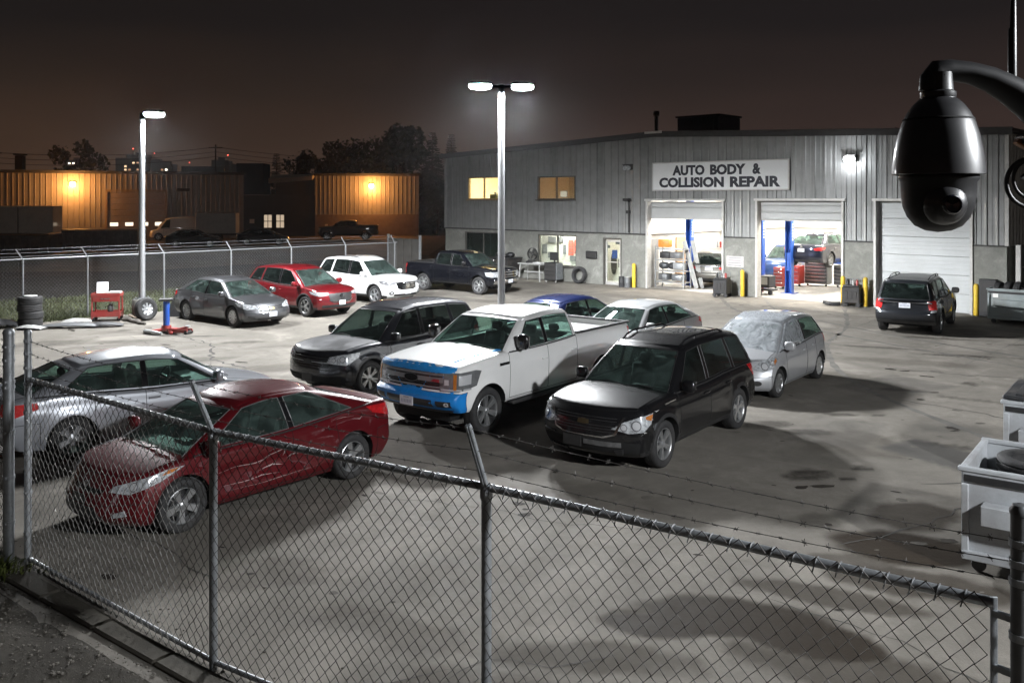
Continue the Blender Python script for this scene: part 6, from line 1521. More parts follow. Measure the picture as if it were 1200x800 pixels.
# leaning dark mud flap beside the spare wheel
t = thing('mud_flap', 'dark rubber mud flap leaning behind the blue jack post', 'mud flap', (-11.55, 30.9, 0), R(-12)); q = MB(); q.add([(-.42, 0, 0), (.42, 0, 0), (.24, .22, .92), (-.16, .22, .92), (-.42, .05, 0), (.42, .05, 0), (.24, .27, .92), (-.16, .27, .92)], [(0, 1, 2, 3), (4, 7, 6, 5), (0, 4, 5, 1), (1, 5, 6, 2), (2, 6, 7, 3), (3, 7, 4, 0)]); q.build('flap', rubber, t); q = MB(); q.box((.04, .20, .92), (.42, .05, .05), .01); q.build('mounting_strip', galv, t)
# red tool cart with papers
redm = mat('tool_cart_red', (.30, .035, .03), .45, coat=.3, var=.12, dirt=.35)
t = thing('tool_cart', 'red two shelf tool cart with an open laptop on it, by the far fence', 'tool cart', (-13.55, 30.0, 0), R(12))
for x in (-.42, .42):
    for y in (-.24, .24): q = MB(); q.box((x, y, .52), (.045, .045, .86), .006); q.build('leg', redm, t)
for z, hh in ((.22, .12), (.86, .05)):
    q = MB(); q.box((0, 0, z - .03), (.88, .52, .03), .004)
    for y in (-.26, .26): q.box((0, y, z + .02), (.90, .02, hh + .05), .004)
    for x in (-.45, .45): q.box((x, 0, z + .02), (.02, .50, hh + .05), .004)
    q.build('shelf', redm, t)
q = MB(); q.box((0, -.262, .74), (.80, .03, .16), .01); q.build('drawer', redm, t); q = MB(); q.box((0, -.29, .76), (.3, .02, .025), .004); q.build('drawer_pull', chrome, t)
for x in (-.40, .40):
    for y in (-.2, .2): q = MB(); q.lathe([(.001, -.02), (.06, -.02), (.06, .02), (.001, .02)], 12, RX(R(90))); q.build('caster', trim, t, 40, loc=(x, y, .06))
t = thing('laptop', 'open white laptop standing on the red tool cart', 'laptop', (-13.72, 30.0, .925), R(20)); q = MB(); q.box((0, -.05, .012), (.34, .24, .02), .004); q.build('base', wtrim, t); q = MB(); q.box((0, 0, 0), (.36, .014, .36), .004, RX(R(-22))); q.build('screen', mat('laptop_lid_white', (.75, .76, .78), .4), t, loc=(0, .13, .18))
t = thing('tool_tray', 'flat pale tray of papers beside the laptop on the red cart', 'tray', (-13.28, 29.96, .91), R(8)); q = MB(); q.box((0, 0, .03), (.42, .32, .05), .008); q.build('tray', wtrim, t); q = MB(); q.box((.02, 0, .065), (.36, .26, .02), .003); q.build('papers', mat('paper_white', (.7, .69, .66), .6), t)
q = MB(); ellipsoid(q, (0, 0, .16), (.10, .08, .16), 10, 8, 2.4); q.tube([(0, 0, .3), (0, 0, .36)], .03, 8); o = q.build('oil_can', mat('oil_can_grey', (.22, .22, .22), .4, .4), None, 50, loc=(-13.42, 29.95, .245)); tag(o, 'small grey oil can on the lower shelf of the red cart', 'can')
# hose and rags beside the cart
q = MB(); q.tube([(-13.0, 29.9, .05), (-12.7, 29.8, .06), (-12.5, 29.5, .05), (-12.3, 29.4, .05), (-12.1, 29.1, .04), (-11.85, 28.95, .04)], [.05, .07, .06, .09, .07, .04], 8); o = q.build('rag_bundle', mat('oily_rag', (.10, .09, .08), .9, var=.4), None, 60); tag(o, 'twisted oily rag bundle on the ground right of the red cart', 'rag')
q = MB(); q.bar((-12.9, 30.2, .16), (-12.35, 29.75, .06), .10, .03, .005); o = q.build('plank', mat('worn_plank', (.16, .12, .09), .8, var=.3)); tag(o, 'short worn plank lying between red cart and spare wheel', 'plank')
# blue jack post on a red base
bluem = mat('lift_blue', (.012, .075, .36), .4, coat=.4, var=.12, dirt=.15)
t = thing('jack_stand', 'blue transmission jack post standing on a red base near the grey sedan', 'jack', (-10.55, 27.35, 0), R(15))
q = MB(); q.lathe([(.001, .10), (.095, .10), (.095, .95), (.001, .95)], 14); q.build('column', bluem, t, 40); q = MB(); q.box((0, 0, 1.0), (.42, .34, .06), .01); q.build('saddle', trim, t)
q = MB()
for a in (20, 110, 200, 290): q.bar((0, 0, .12), (.55 * math.cos(R(a)), .55 * math.sin(R(a)), .05), .12, .08, .02)
q.lathe([(.001, .06), (.16, .06), (.14, .22), (.001, .22)], 14); q.build('base', redm, t, 40)
t = thing('floor_jack', 'dark red floor jack lying beside the blue jack post', 'jack', (-10.05, 27.1, 0), R(-14)); q = MB()
for y in (-.13, .13): q.box((0, y, .10), (.70, .03, .11), .01)
q.box((-.22, 0, .11), (.22, .22, .10), .02); q.bar((-.1, 0, .12), (.28, 0, .22), .12, .06, .02); q.build('frame', redm, t); q = MB(); q.lathe([(.001, .22), (.07, .22), (.08, .25), (.001, .25)], 12); q.build('saddle', galv, t, 40, loc=(.28, 0, 0))
for x in (-.3, .3): q = MB(); q.lathe([(.001, -.16), (.055, -.16), (.055, .16), (.001, .16)], 12, RX(R(90))); q.build('caster', trim, t, 40, loc=(x, 0, .055))
q = MB(); q.tube([(-.3, 0, .14), (-.9, .1, .05)], .018, 6); q.build('handle', galv, t)
t = thing('bumper_skin', 'loose silver bumper skin lying in front of the blue jack post', 'car part', (-10.9, 26.95, 0), R(-35)); q = MB(); q.tube([(-.45, .1, .05), (-.2, 0, .07), (.2, 0, .07), (.45, .1, .05)], [.04, .07, .07, .04], 8); q.build('skin', silver2, t, 60); q = MB(); q.box((0, -.05, .06), (.36, .05, .03), .008); q.build('lower_grille', trim, t)
# scrap heap at the left
scrapm = [mat('scrap_grey', (.16, .165, .17), .45, .3, coat=.4, var=.2), mat('scrap_dark', (.03, .03, .032), .6, var=.3), mat('scrap_white', (.34, .34, .33), .5, var=.15)]
def curved_panel(name, label, loc, rz, L_, w_, h_, m, seed):
    rg = random.Random(seed); q = MB(); n = 14; vs = []
    for i in range(n + 1):
        u = -1 + 2 * i / n
        for j in range(6):
            v = -1 + 2 * j / 5; vs.append((u * L_ / 2, v * w_ / 2 * (1 - .25 * u * u) + .12 * u * u * w_, h_ * (1 - .6 * u * u) * (1 - .55 * v * v) + .02 + .02 * rg.random()))
    fs = [(i * 6 + j, (i + 1) * 6 + j, (i + 1) * 6 + j + 1, i * 6 + j + 1) for i in range(n) for j in range(5)]
    q.add(vs, fs); q.add([(p[0] * .97, p[1] * .96, max(.004, p[2] - .03)) for p in vs], [f[::-1] for f in fs]); o = q.build(name, m, None, 50, loc=loc, rotz=rz); return tag(o, label, 'car part')
curved_panel('bumper_cover', 'long grey bumper cover lying flat right of the tyre stack', (-13.9, 28.3, 0), R(8), 1.9, .45, .15, scrapm[0], 1)
curved_panel('fender_panel', 'dark fender panel at the right end of the scrap by the tyre stack', (-13.0, 28.5, 0), R(12), 1.2, .4, .14, scrapm[1], 2)
curved_panel('door_skin', 'white crumpled panel at the foot of the tyre stack', (-15.0, 27.9, 0), R(-10), .9, .4, .12, scrapm[2], 3)
curved_panel('hood_panel', 'pale crumpled sheet behind the grey bumper cover by the fence', (-14.2, 29.2, 0), R(30), .9, .5, .16, scrapm[2], 4)
curved_panel('plastic_liner', 'dark plastic liner lying left of the tyre stack', (-16.1, 28.3, 0), R(20), .9, .6, .26, scrapm[1], 5)
curved_panel('crumpled_sheet', 'pale crumpled sheet left of the tyre stack', (-16.4, 27.9, 0), R(-20), .6, .5, .28, scrapm[2], 6)
# ================================================================== grass and weeds
grassm = mat('grass_blade', (.065, .075, .032), .7, var=.45, scale=2.0); weedm = mat('weed_leaf', (.10, .12, .03), .6, var=.4, scale=9)
def grass(name, n, sampler, h0, h1, m, w=.012):
    rg = random.Random(n); q = MB()
    for k in range(n):
        x, y, z = sampler(rg); h = rg.uniform(h0, h1); a = rg.uniform(0, 6.28); d = Vector((math.cos(a), math.sin(a), 0)); s_ = Vector((-d.y, d.x, 0)) * w * rg.uniform(.6, 1.6); b = Vector((x, y, z)); l_ = rg.uniform(.2, .8) * h
        q.add([b - s_, b + s_, b + d * l_ * .5 + Vector((0, 0, h * .6)), b + d * l_ + Vector((0, 0, h))], [(0, 1, 2), (0, 2, 3)])
    return kind(q.build(name, m), 'stuff')
def gsamp(rg):
    while True:
        s_ = rg.uniform(-6, 17); o_ = rg.uniform(-.75, 1) if rg.random() < .5 else rg.uniform(.5, 6.8); p = fp(s_) + fnor * o_
        if mnoise.noise(Vector((p.x * .8, p.y * .8, 4))) > rg.uniform(-.7, .4) - .0: return p.x, p.y, -.04
grass('verge_grass', 26000, gsamp, .06, .22, grassm, .016)
t = thing('weed', 'leafy green weed at the foot of the thick gate post', 'plant', (-5.62, 9.75, 0), 0); rg = random.Random(5); q = MB()
for k in range(260):
    a = rg.uniform(0, 6.28); r_ = abs(rg.gauss(0, .16)); b = Vector((r_ * math.cos(a) * 1.5, r_ * math.sin(a), -.02)); d = Vector((math.cos(a), math.sin(a), 0)); h = rg.uniform(.04, .20); s_ = Vector((-d.y, d.x, 0)) * rg.uniform(.010, .022); l_ = rg.uniform(.04, .14)
    q.add([b, b + d * l_ * .5 + s_ + Vector((0, 0, h * .8)), b + d * l_ + Vector((0, 0, h)), b + d * l_ * .5 - s_ + Vector((0, 0, h * .85))], [(0, 1, 2, 3)])
kind(q.build('leaves', weedm, t), 'stuff'); q = MB()
for k in range(9): a = rg.uniform(0, 6.28); q.tube([(0, 0, -.03), (.1 * math.cos(a), .1 * math.sin(a), .08), (.22 * math.cos(a), .22 * math.sin(a), .14)], .004, 4)
q.build('stems', weedm, t)
q = MB(); rg = random.Random(8)
for k in range(60):
    a = rg.uniform(0, 6.28); d = Vector((math.cos(a), math.sin(a), .3)); p = Vector((rg.gauss(0, .10), rg.gauss(0, .07), .01)); q.tube([p, p + d * rg.uniform(.03, .12)], .003, 3)
o = q.build('dry_weed', mat('dry_stalk', (.07, .06, .045), .9), None, loc=(-1.85, 6.75, 0)); tag(o, 'small dry weed tuft in a paving crack near the fence', 'plant')
# pebbles and leaf litter along the fence foot
q = MB(); rg = random.Random(9)
for k in range(1200):
    u = rg.random(); x = -8 + u * 9.5; y = 11.7 - u * 6.6 + rg.gauss(-.9, .9); s_ = .004 + .016 * rg.random() ** 2.5
    if y < .4: continue
    ellipsoid(q, (x, y, .012 if y < 9.9 - (x + 5.55) * .763 - .3 else .004), (s_ * 1.3, s_, s_ * .7), 5, 3, 2)
for k in range(2200):
    x = rg.uniform(-6.2, -1.6); y = 10.05 - (x + 5.43) * .763 - .55 - abs(rg.gauss(0, 1.1)); s_ = .004 + .013 * rg.random() ** 4
    ellipsoid(q, (x, y, .035 + .035 * fnoise(x, y, 1.1, 4, 2)), (s_ * 1.3, s_, s_ * .7), 5, 3, 2)
kind(q.build('gravel_litter', mat('pebble', (.12, .108, .092), .8, var=.5, scale=40)), 'stuff')
# ================================================================== dumpsters
gbin = mat('grey_bin_paint', (.44, .46, .48), .5, .2, var=.10, scale=3, dirt=.55, dirtcol=(.13, .10, .085))
gbin2 = mat('green_grey_bin_paint', (.23, .26, .26), .5, .2, var=.12, scale=3, dirt=.6, dirtcol=(.22, .19, .16))
def dumpster(label, loc, rz, Wx, Dy, H, m, lid=False):
    t = thing('dumpster', label, 'dumpster', loc, rz); tk = .04; zb_ = .16
    for nm, cx, cy_, sx_, sy_ in (('front_panel', 0, -Dy / 2, Wx, tk), ('back_panel', 0, Dy / 2, Wx, tk), ('side_panel', -Wx / 2, 0, tk, Dy - tk - .004), ('side_panel', Wx / 2, 0, tk, Dy - tk - .004)):
        q = MB(); q.box((cx, cy_, (H + zb_) / 2), (sx_, sy_, H - zb_), .006); q.build(nm, m, t)
    q = MB(); q.box((0, 0, zb_ + .03), (Wx - .06, Dy - .06, .05)); q.build('floor_panel', m, t)
    q = MB(); r_ = .07
    for cx, cy_, sx_, sy_ in ((0, -Dy / 2, Wx + .10, r_), (0, Dy / 2, Wx + .10, r_), (-Wx / 2, 0, r_, Dy - r_ - .004), (Wx / 2, 0, r_, Dy - r_ - .004)): q.box((cx, cy_, H), (sx_, sy_, .055), .012)
    q.build('rim', m, t)
    q = MB(); q.box((0, -Dy / 2 - .03, H - .09), (Wx - .02, .03, .07), .004); q.build('dark_channel', trim, t)
    for x in (-Wx / 2 + .03, Wx / 2 - .03, ): q = MB(); q.box((x, -Dy / 2 - .045, (H - .14 + zb_) / 2), (.07, .05, H - .16 - zb_), .008); q.build('rib', m, t)
    q = MB(); q.box((.0, -Dy / 2 - .11, H * .62), (Wx - .40, .18, .22), .012); q.build('fork_pocket', m, t)
    q = MB(); q.box((0, -Dy / 2 - .05, zb_ + .05), (Wx, .06, .10), .01); q.build('base_rail', m, t)
    for x in (-Wx / 2 + .14, Wx / 2 - .14):
        for y in (-Dy / 2 + .10, Dy / 2 - .14):
            q = MB(); q.lathe([(.001, -.03), (.07, -.03), (.078, 0), (.07, .03), (.001, .03)], 14, RX(R(90))); q.box((0, 0, .10), (.10, .10, .05), .005); q.build('caster', trim, t, 40, loc=(x, y, .078))
    if lid:
        q = MB(); q.box((-Wx / 4 - .01, 0, H + .07), (Wx / 2 + .04, Dy + .10, .05), .02)
        for k in range(3): q.box((-Wx / 4 - .3 + .3 * k, 0, H + .105), (.10, Dy - .1, .03), .01)
        q.build('lid', mat('dark_bin_lid', (.028, .029, .032), .5, var=.2, dirt=.4), t); q = MB(); q.box((Wx / 4 + .02, 0, H + .07), (Wx / 2 + .02, Dy + .10, .05), .02)
        for k in range(3): q.box((Wx / 4 - .25 + .3 * k, 0, H + .105), (.10, Dy - .1, .03), .01)
        q.build('lid', MATS['dark_bin_lid'], t)
    return t
DR = math.atan2(-.6, .8)
dumpster('open grey dumpster with tyres in it, in the right foreground', (6.15, 9.86, 0), DR, 1.9, 1.42, 1.13, gbin)
def in_d(loc, rz, x, y, z): v = RZ(rz) @ Vector((x, y, 0)); return (loc[0] + v.x, loc[1] + v.y, z)
for k, (x, y, z, rx, lab) in enumerate(((-.36, .22, 1.02, 0, 'upper tyre lying in the back of the open grey dumpster'), (-.40, .20, .78, .05, 'lower tyre under the upper one in the open grey dumpster'), (.42, -.1, .98, .12, 'tyre lying at the right in the open grey dumpster'))):
    tyre_thing(lab, in_d((6.15, 9.86), DR, x, y, z), (rx, rx * .5, k), .40, .23, 'tyres in the near dumpster')
for x, y in ((-.4, .2), (.42, -.1)): pass
q = MB(); q.box((0, 0, .44), (1.7, 1.2, .44), .05); o = q.build('scrap_fill', mat('bin_scrap', (.04, .038, .036), .9, var=.5, scale=7, bump=1, bscale=9), None, loc=(6.15, 9.86, 0), rotz=DR); tag(o, 'dark compacted scrap filling the open grey dumpster under the tyres', 'scrap')
dumpster('grey dumpster with a closed dark lid behind the open one', (8.25, 12.85, 0), DR, 1.9, 1.4, 1.18, gbin, True)
D3 = (16.95, 29.15)
dumpster('green grey dumpster piled with tyres by the right corner of the shop', (D3[0], D3[1], 0), SROT, 2.3, 1.4, 1.12, gbin2)
for k in range(7):
    tyre_thing(('first', 'second', 'third', 'fourth', 'fifth', 'sixth', 'seventh')[k] + ' tyre from the left in the row along the far dumpster top', in_d(D3, SROT, -.92 + k * .30, -.28 + .04 * (k % 2), 1.02 + .02 * (k % 3)), (R(8), R(90), SROT), .32, .20, 'tyres in the far dumpster')
q = MB(); q.box((0, 0, .42), (2.1, 1.2, .42), .05); o = q.build('scrap_fill', MATS['bin_scrap'], None, loc=(D3[0], D3[1], 0), rotz=SROT); tag(o, 'dark scrap under the row of tyres in the far dumpster', 'scrap')
q = MB(); q.box((0, 0, 0), (.16, .01, .12), .002); q.build('label_plate', mat('paper_white', (.7, .69, .66), .6), bpy.data.objects['dumpster.002'] if 'dumpster.002' in bpy.data.objects else None, loc=(-.92, -.73, .92))
t = thing('downpipe', 'pale downpipe at the right corner of the shop with a slanting brace', 'pipe', L2W(WL + .35, -.02, 0), SROT); q = MB(); q.box((0, 0, 1.3), (.16, .14, 2.4), .01); q.build('pipe', wtrim, t); q = MB(); q.bar((.15, .1, 1.6), (.9, .8, .6), .06, .06); q.bar((.1, .1, 1.75), (1.4, 1.2, 1.75), .05, .05); q.build('brace', wtrim, t)
t = thing('electric_cabinet', 'low dark cabinet against the wall behind the yellow bollard of the closed bay', 'cabinet', L2W(27.72, -.24, 0), SROT); q = MB(); q.box((0, 0, .65), (.55, .30, 1.3), .02); q.build('casing', trim, t); q = MB(); q.box((0, -.16, .7), (.45, .02, 1.05), .008); q.build('door', flash, t)
# ================================================================== outside the bays and the office
def parts_cart(label, tt_, y, w, h, m, seed):
    rg = random.Random(seed); t = thing('service_cart', label, 'service cart', L2W(tt_, y, 0), SROT + .1)
    q = MB(); q.box((0, 0, h * .45), (w, .48, h * .62), .03); q.build('tank', m, t, None); q = MB(); q.box((0, 0, h * .80), (w * .9, .42, .06), .01); q.build('tray', trim, t)
    q = MB(); q.tube([(-w * .4, .2, h * .5), (-w * .42, .24, h * 1.05), (w * .42, .24, h * 1.05), (w * .4, .2, h * .5)], .018, 6); q.build('handle', galv, t)
    for k in range(4): q = MB(); q.lathe([(.001, 0), (.05, 0), (.05, .16), (.02, .2), (.001, .22)], 10); q.build('bottle', [trim, scrapm[0], scrapm[2], redm][k], t, 40, loc=(-w * .3 + k * w * .2, rg.uniform(-.1, .1), h * .83))
    for x in (-w * .4, w * .4):
        for y_ in (-.2, .2): q = MB(); q.lathe([(.001, -.03), (.08, -.03), (.08, .03), (.001, .03)], 12, RX(R(90))); q.build('caster', trim, t, 40, loc=(x, y_, .08))
    q = MB()
    for k in range(3): q.box((-w * .25 + k * w * .25, -.25, h * .45), (w * .18, .02, h * .3), .006)
    q.build('panel', flash, t); return t
parts_cart('black wheeled oil drain cart in front of the pier between the open bays', 17.75, -.85, .62, .95, trim, 1)
parts_cart('dark parts washer cart between the two bollards right of the second bay', 23.08, -.50, .66, .98, dk, 2)
t = thing('scrap_pile', 'low heap of dark metal offcuts on the ground beside the parts washer cart', 'scrap', L2W(22.4, -.75, 0), SROT)
for k in range(5): q = MB(); q.box((rng.uniform(-.3, .3), rng.uniform(-.2, .2), .08), (rng.uniform(.15, .4), rng.uniform(.1, .25), rng.uniform(.06, .16)), .01, RZ(rng.uniform(0, 3))); q.build('offcut', scrapm[1], t)
t = thing('work_table', 'pale metal work table with trestle legs under the lit office window', 'table', L2W(7.35, -.95, 0), SROT)
q = MB(); q.box((0, 0, .86), (1.5, .7, .05), .008); q.build('tabletop', scrapm[2], t)
for x in (-.62, .62):
    for y in (-.28, .28): q = MB(); q.bar((x, y, .84), (x * 1.12, y * 1.15, 0), .05, .05, .005); q.build('leg', scrapm[2], t)
q = MB(); q.box((0, 0, .45), (1.25, .04, .05)); q.build('stretcher', scrapm[2], t)
t = thing('vise', 'small dark bench grinder on the pale work table', 'tool', L2W(7.1, -.9, .885), SROT); q = MB(); q.box((0, 0, .08), (.25, .2, .16), .03); q.lathe([(.001, -.22), (.10, -.22), (.10, -.17), (.04, -.17), (.04, .17), (.10, .17), (.10, .22), (.001, .22)], 14, T4((0, 0, 0)).to_3x3() @ RY(R(90))); q.build('grinder_body', trim, t, 40)
t = thing('paper_tray', 'flat pale sheet stack on the pale work table', 'papers', L2W(7.7, -.95, .89), SROT); q = MB(); q.box((0, 0, .02), (.5, .36, .04), .004); q.build('sheets', signw, t)
t = thing('tool_chest', 'tall dark tool chest on casters right of the pale work table', 'tool chest', L2W(8.45, -.75, 0), SROT)
q = MB(); q.box((0, 0, .53), (.75, .5, .86), .02); q.build('cabinet', trim, t)
for k in range(4): q = MB(); q.box((0, -.26, .24 + k * .2), (.68, .03, .17), .006); q.build('drawer', flash, t)
q = MB(); q.box((.40, 0, .55), (.03, .48, .8), .004); q.build('side_panel', galv, t)
for x in (-.3, .3): q = MB(); q.lathe([(.001, -.03), (.05, -.03), (.05, .03), (.001, .03)], 10, RX(R(90))); q.build('caster', wtrim, t, 40, loc=(x, -.15, .05))
t = thing('monitor', 'dark flat monitor standing on the tool chest in front of the lit window', 'monitor', L2W(8.5, -.72, .965), SROT); q = MB(); q.box((0, 0, .30), (.52, .05, .40), .01); q.build('screen', trim, t); q = MB(); q.box((0, .03, .06), (.08, .05, .14)); q.box((0, .02, .01), (.26, .18, .02), .004); q.build('stand', trim, t)
t = thing('bench_fan', 'round dark shop fan on the pale work table in front of the lit window', 'fan', L2W(6.95, -.55, .885), SROT); q = MB(); q.lathe([(.30, -.05), (.32, -.02), (.32, .06), (.30, .09)], 22, RX(R(90))); q.build('fan_ring', trim, t, 40, loc=(0, 0, .42))
for k in range(4): q = MB(); q.box((.14, 0, 0), (.24, .02, .13), .004, RX(R(25))); o = q.build('blade', flash, t, loc=(0, 0, .42)); o.rotation_euler = (0, R(90 * k + 20), 0)
q = MB(); q.box((0, 0, .06), (.3, .2, .12), .02); q.build('stand', trim, t)
t = thing('waste_bin', 'large dark waste bin beside the dark pickup under the office window', 'bin', L2W(5.25, -.85, 0), SROT); q = MB(); q.add([(-.6, -.42, .08), (.6, -.42, .08), (.6, .42, .08), (-.6, .42, .08), (-.75, -.52, 1.02), (.75, -.52, 1.02), (.75, .52, 1.02), (-.75, .52, 1.02)], [(0, 3, 2, 1), (0, 1, 5, 4), (1, 2, 6, 5), (2, 3, 7, 6), (3, 0, 4, 7)]); q.build('tub', dk, t); q = MB(); q.box((0, 0, 1.05), (1.6, 1.12, .06), .02); q.build('lid', trim, t)
for x in (-.5, .5): q = MB(); q.lathe([(.001, -.04), (.08, -.04), (.08, .04), (.001, .04)], 12, RX(R(90))); q.build('caster', trim, t, 40, loc=(x, -.3, .08))
for k, (x, z, h_) in enumerate(((-.3, 1.08, .22), (.15, 1.08, .16), (.45, 1.08, .26))): q = MB(); ellipsoid(q, (0, 0, h_ / 2), (.24, .2, h_ / 2 + .02), 9, 6, 2.2); o = q.build('rubbish_bag', mat('bag_black', (.015, .015, .016), .3, var=.3, bump=.6, bscale=14), None, 60, loc=L2W(5.25 + x, -.85, z)); tag(o, ('left', 'middle', 'right')[k] + ' black rubbish bag on the lid of the large waste bin', 'bag', 'rubbish bags on the bin')
for k, (tt_, m_, lab) in enumerate(((12.3, scrapm[1], 'dark paint drum standing right of the office entrance'), (12.62, scrapm[0], 'pale metal drum beside the yellow bollard left of the bays'))):
    t = thing('drum', lab, 'drum', L2W(tt_, -.38, 0), 0); q = MB(); q.lathe([(.001, 0), (.15, 0), (.15, .2), (.157, .22), (.15, .24), (.15, .46), (.001, .46)], 16); q.build('shell', m_, t, 40); q = MB(); q.lathe([(.12, .46), (.158, .46), (.158, .485), (.12, .485), (.001, .475)], 16); q.build('lid', wtrim if k else trim, t, 40)
# ================================================================== inside the shop
def lift_column(label, tt_, y, H=4.3):
    t = thing('lift_column', label, 'vehicle lift', L2W(tt_, y, 0.012), SROT, 'blue columns of the vehicle lifts')
    q = MB(); q.box((-.12, 0, H / 2), (.05, .28, H), .008); q.box((.12, 0, H / 2), (.05, .28, H), .008); q.box((0, .12, H / 2), (.19, .05, H), .008); q.build('column', bluem, t)
    q = MB(); q.box((0, -.02, 1.35), (.17, .2, .8), .02); q.build('carriage', bluem, t); q = MB(); q.box((0, 0, .012), (.55, .55, .02)); q.build('base_plate', bluem, t)
    q = MB()
    for k in range(6): q.box((.149, -.0, 2.3 + k * .13), (.006, .10, .08))
    q.build('marking', signw, t)
    return t
lift_column('blue lift column inside the first bay, beside the parked SUV', 14.25, 2.3); lift_column('blue lift column at the left side of the second bay', 17.2, 3.6); lift_column('blue lift column in the middle of the second bay under the raised sedan', 19.25, 2.2)
# raised sedan on the second lift
navy = paint('navy_paint', (.009, .011, .022), .4, .34, .1)
cx_, cy_2 = L2W(19.75, 4.6)[:2]
t, c = make_car('sedan', 'navy sedan raised on the lift inside the second bay', 'sedan', (cx_, cy_2, 1.12), math.atan2(.7318, .6815), spec(SEDAN, paint=navy, wb=2.78, W=1.85, H=1.46, wheel=(5, 'twin', alloy)))
for sg in (1, -1): pass
headlights(c, [(-.20, .76), (.06, .76), (.28, .82), (.30, .89), (-.06, .87), (-.22, .83)], 42, (c['xr'] + .22, .70), base=redlens2, rear=True, name='tail_lamp'); plate(c, .76, rear=True); c['put']('emblem', chrome, oval(0, .90, .05, .04), rear=True, off=.012); c['put']('bumper_trim', trim, rect(-.7, .7, .26, .36), rear=True, off=.01)
arms = thing('lift_arms', 'dark lift arms under the raised navy sedan', 'vehicle lift', (cx_, cy_2, 0), math.atan2(.7318, .6815))
for x, sg in ((-.6, 1), (-.6, -1), (.6, 1), (.6, -1)): q = MB(); q.bar((x, sg * .55, 1.27), (0, sg * 1.25, 1.24), .12, .10, .01); q.build('arm', bluem, arms); q = MB(); q.lathe([(.001, 1.2), (.07, 1.2), (.07, 1.34), (.001, 1.34)], 10); q.build('lift_pad', trim, arms, 40, loc=(x, sg * .55, 0))
# SUV parked in the first bay
bronze = paint('bronze_grey_paint', (.11, .105, .095), .5, .36, .15)
cx_, cy_2 = L2W(15.15, 3.7)[:2]
t, c = make_car('suv', 'bronze grey SUV parked inside the first bay, seen from behind', 'SUV', (cx_, cy_2, .012), math.atan2(.88, .47), spec(SUV, paint=bronze, H=1.68, rglass=dglass))
headlights(c, [(-.26, .88), (.10, .88), (.22, 1.0), (.16, 1.06), (-.26, 1.0)], 40, (c['xr'] + .20, .72), base=redlens2, rear=True, name='tail_lamp'); plate(c, .90, rear=True, w=.34); c['put']('bumper_trim', trim, rect(-.8, .8, .32, .46), rear=True, off=.012); c['put']('chrome_strip', chrome, rect(-.5, .5, 1.0, 1.03), rear=True, off=.012)
# blue hatchback at the back of the second bay
cx_, cy_2 = L2W(15.9, 9.0)[:2]
bl2 = paint('bright_blue_paint', (.012, .035, .11), .3, .35, .1)
make_car('hatchback', 'blue car parked deep in the second bay behind the left lift column', 'hatchback', (cx_, cy_2, .012), math.atan2(-.7318, -.6815) + .2, spec(SUV, paint=bl2, H=1.62))
# tool cabinets
def cabinet(label, tt_, y, w, h, m, nd, dm=None, d=.55):
    t = thing('tool_cabinet', label, 'tool cabinet', L2W(tt_, y, .012), SROT); q = MB(); q.box((0, 0, h / 2 + .05), (w, d, h - .1), .012); q.build('carcass', m, t)
    for k in range(nd):
        hh = (h - .2) / nd; q = MB(); q.box((0, -d / 2 - .012, .14 + hh * (k + .5)), (w - .06, .025, hh - .02), .006); dr_ = q.build('drawer', dm or m, t); q = MB(); q.box((0, -d / 2 - .035, .14 + hh * (k + .8)), (w * .8, .02, .025), .004); q.build('drawer_pull', chrome, dr_)
    for x in (-w * .4, w * .4): q = MB(); q.lathe([(.001, -.03), (.05, -.03), (.05, .03), (.001, .03)], 10, RX(R(90))); q.build('caster', trim, t, 40, loc=(x, -d * .3, .05))
    return t
redcab = mat('cabinet_red', (.36, .04, .03), .4, coat=.5, var=.1)
greycab = mat('cabinet_grey', (.34, .35, .36), .4, .3, var=.1); dkcab = mat('cabinet_dark', (.08, .085, .09), .4, .3, var=.1)
cabinet('red tool cabinet left of the middle blue column in the second bay', 18.0, 3.95, .46, .95, redcab, 5)
cabinet('red tool cabinet right of the middle blue column under the raised sedan', 18.05, 5.5, .45, .95, redcab, 4)
cabinet('grey drawer cabinet under the raised sedan, left one', 18.75, 6.2, 1.1, 1.15, greycab, 6, dkcab)
cabinet('grey drawer cabinet under the raised sedan, right one with a dark top', 20.3, 6.3, 1.5, 1.0, greycab, 5, dkcab)
for k, (tt_, y, z, d_, m_, lab) in enumerate(((18.85, 6.2, 1.17, (.5, .3, .3), cream, 'pale carton on the left grey drawer cabinet'), (18.45, 6.2, 1.17, (.3, .3, .22), scrapm[2], 'white carton at the left end of the left grey drawer cabinet'), (20.6, 6.3, 1.02, (.4, .3, .25), yellow, 'yellow case on the right grey drawer cabinet'), (18.0, 5.5, 1.02, (.4, .3, .2), greycab, 'grey case on the red cabinet under the raised sedan'))):
    q = MB(); q.box((0, 0, d_[2] / 2), d_, .02); q.box((0, 0, d_[2] * .8), (d_[0] + .01, d_[1] + .01, .02), .004); o = q.build('carton', m_, None, loc=L2W(tt_, y, z), rotz=SROT); tag(o, lab, 'carton')
t = thing('welder_cart', 'red and black welder on a small cart at the left of the second bay', 'welder', L2W(18.75, 1.15, .012), SROT); q = MB(); q.box((0, 0, .55), (.5, .6, .5), .03); q.build('casing', trim, t); q = MB(); q.box((-.32, 0, .42), (.16, .4, .7), .03); q.build('side_tank', redm, t); q = MB(); q.box((0, 0, .2), (.7, .6, .06), .01); q.build('tray', trim, t)
for x in (-.25, .25): q = MB(); q.lathe([(.001, -.03), (.1, -.03), (.1, .03), (.001, .03)], 12, RX(R(90))); q.build('caster', trim, t, 40, loc=(x, -.2, .1))
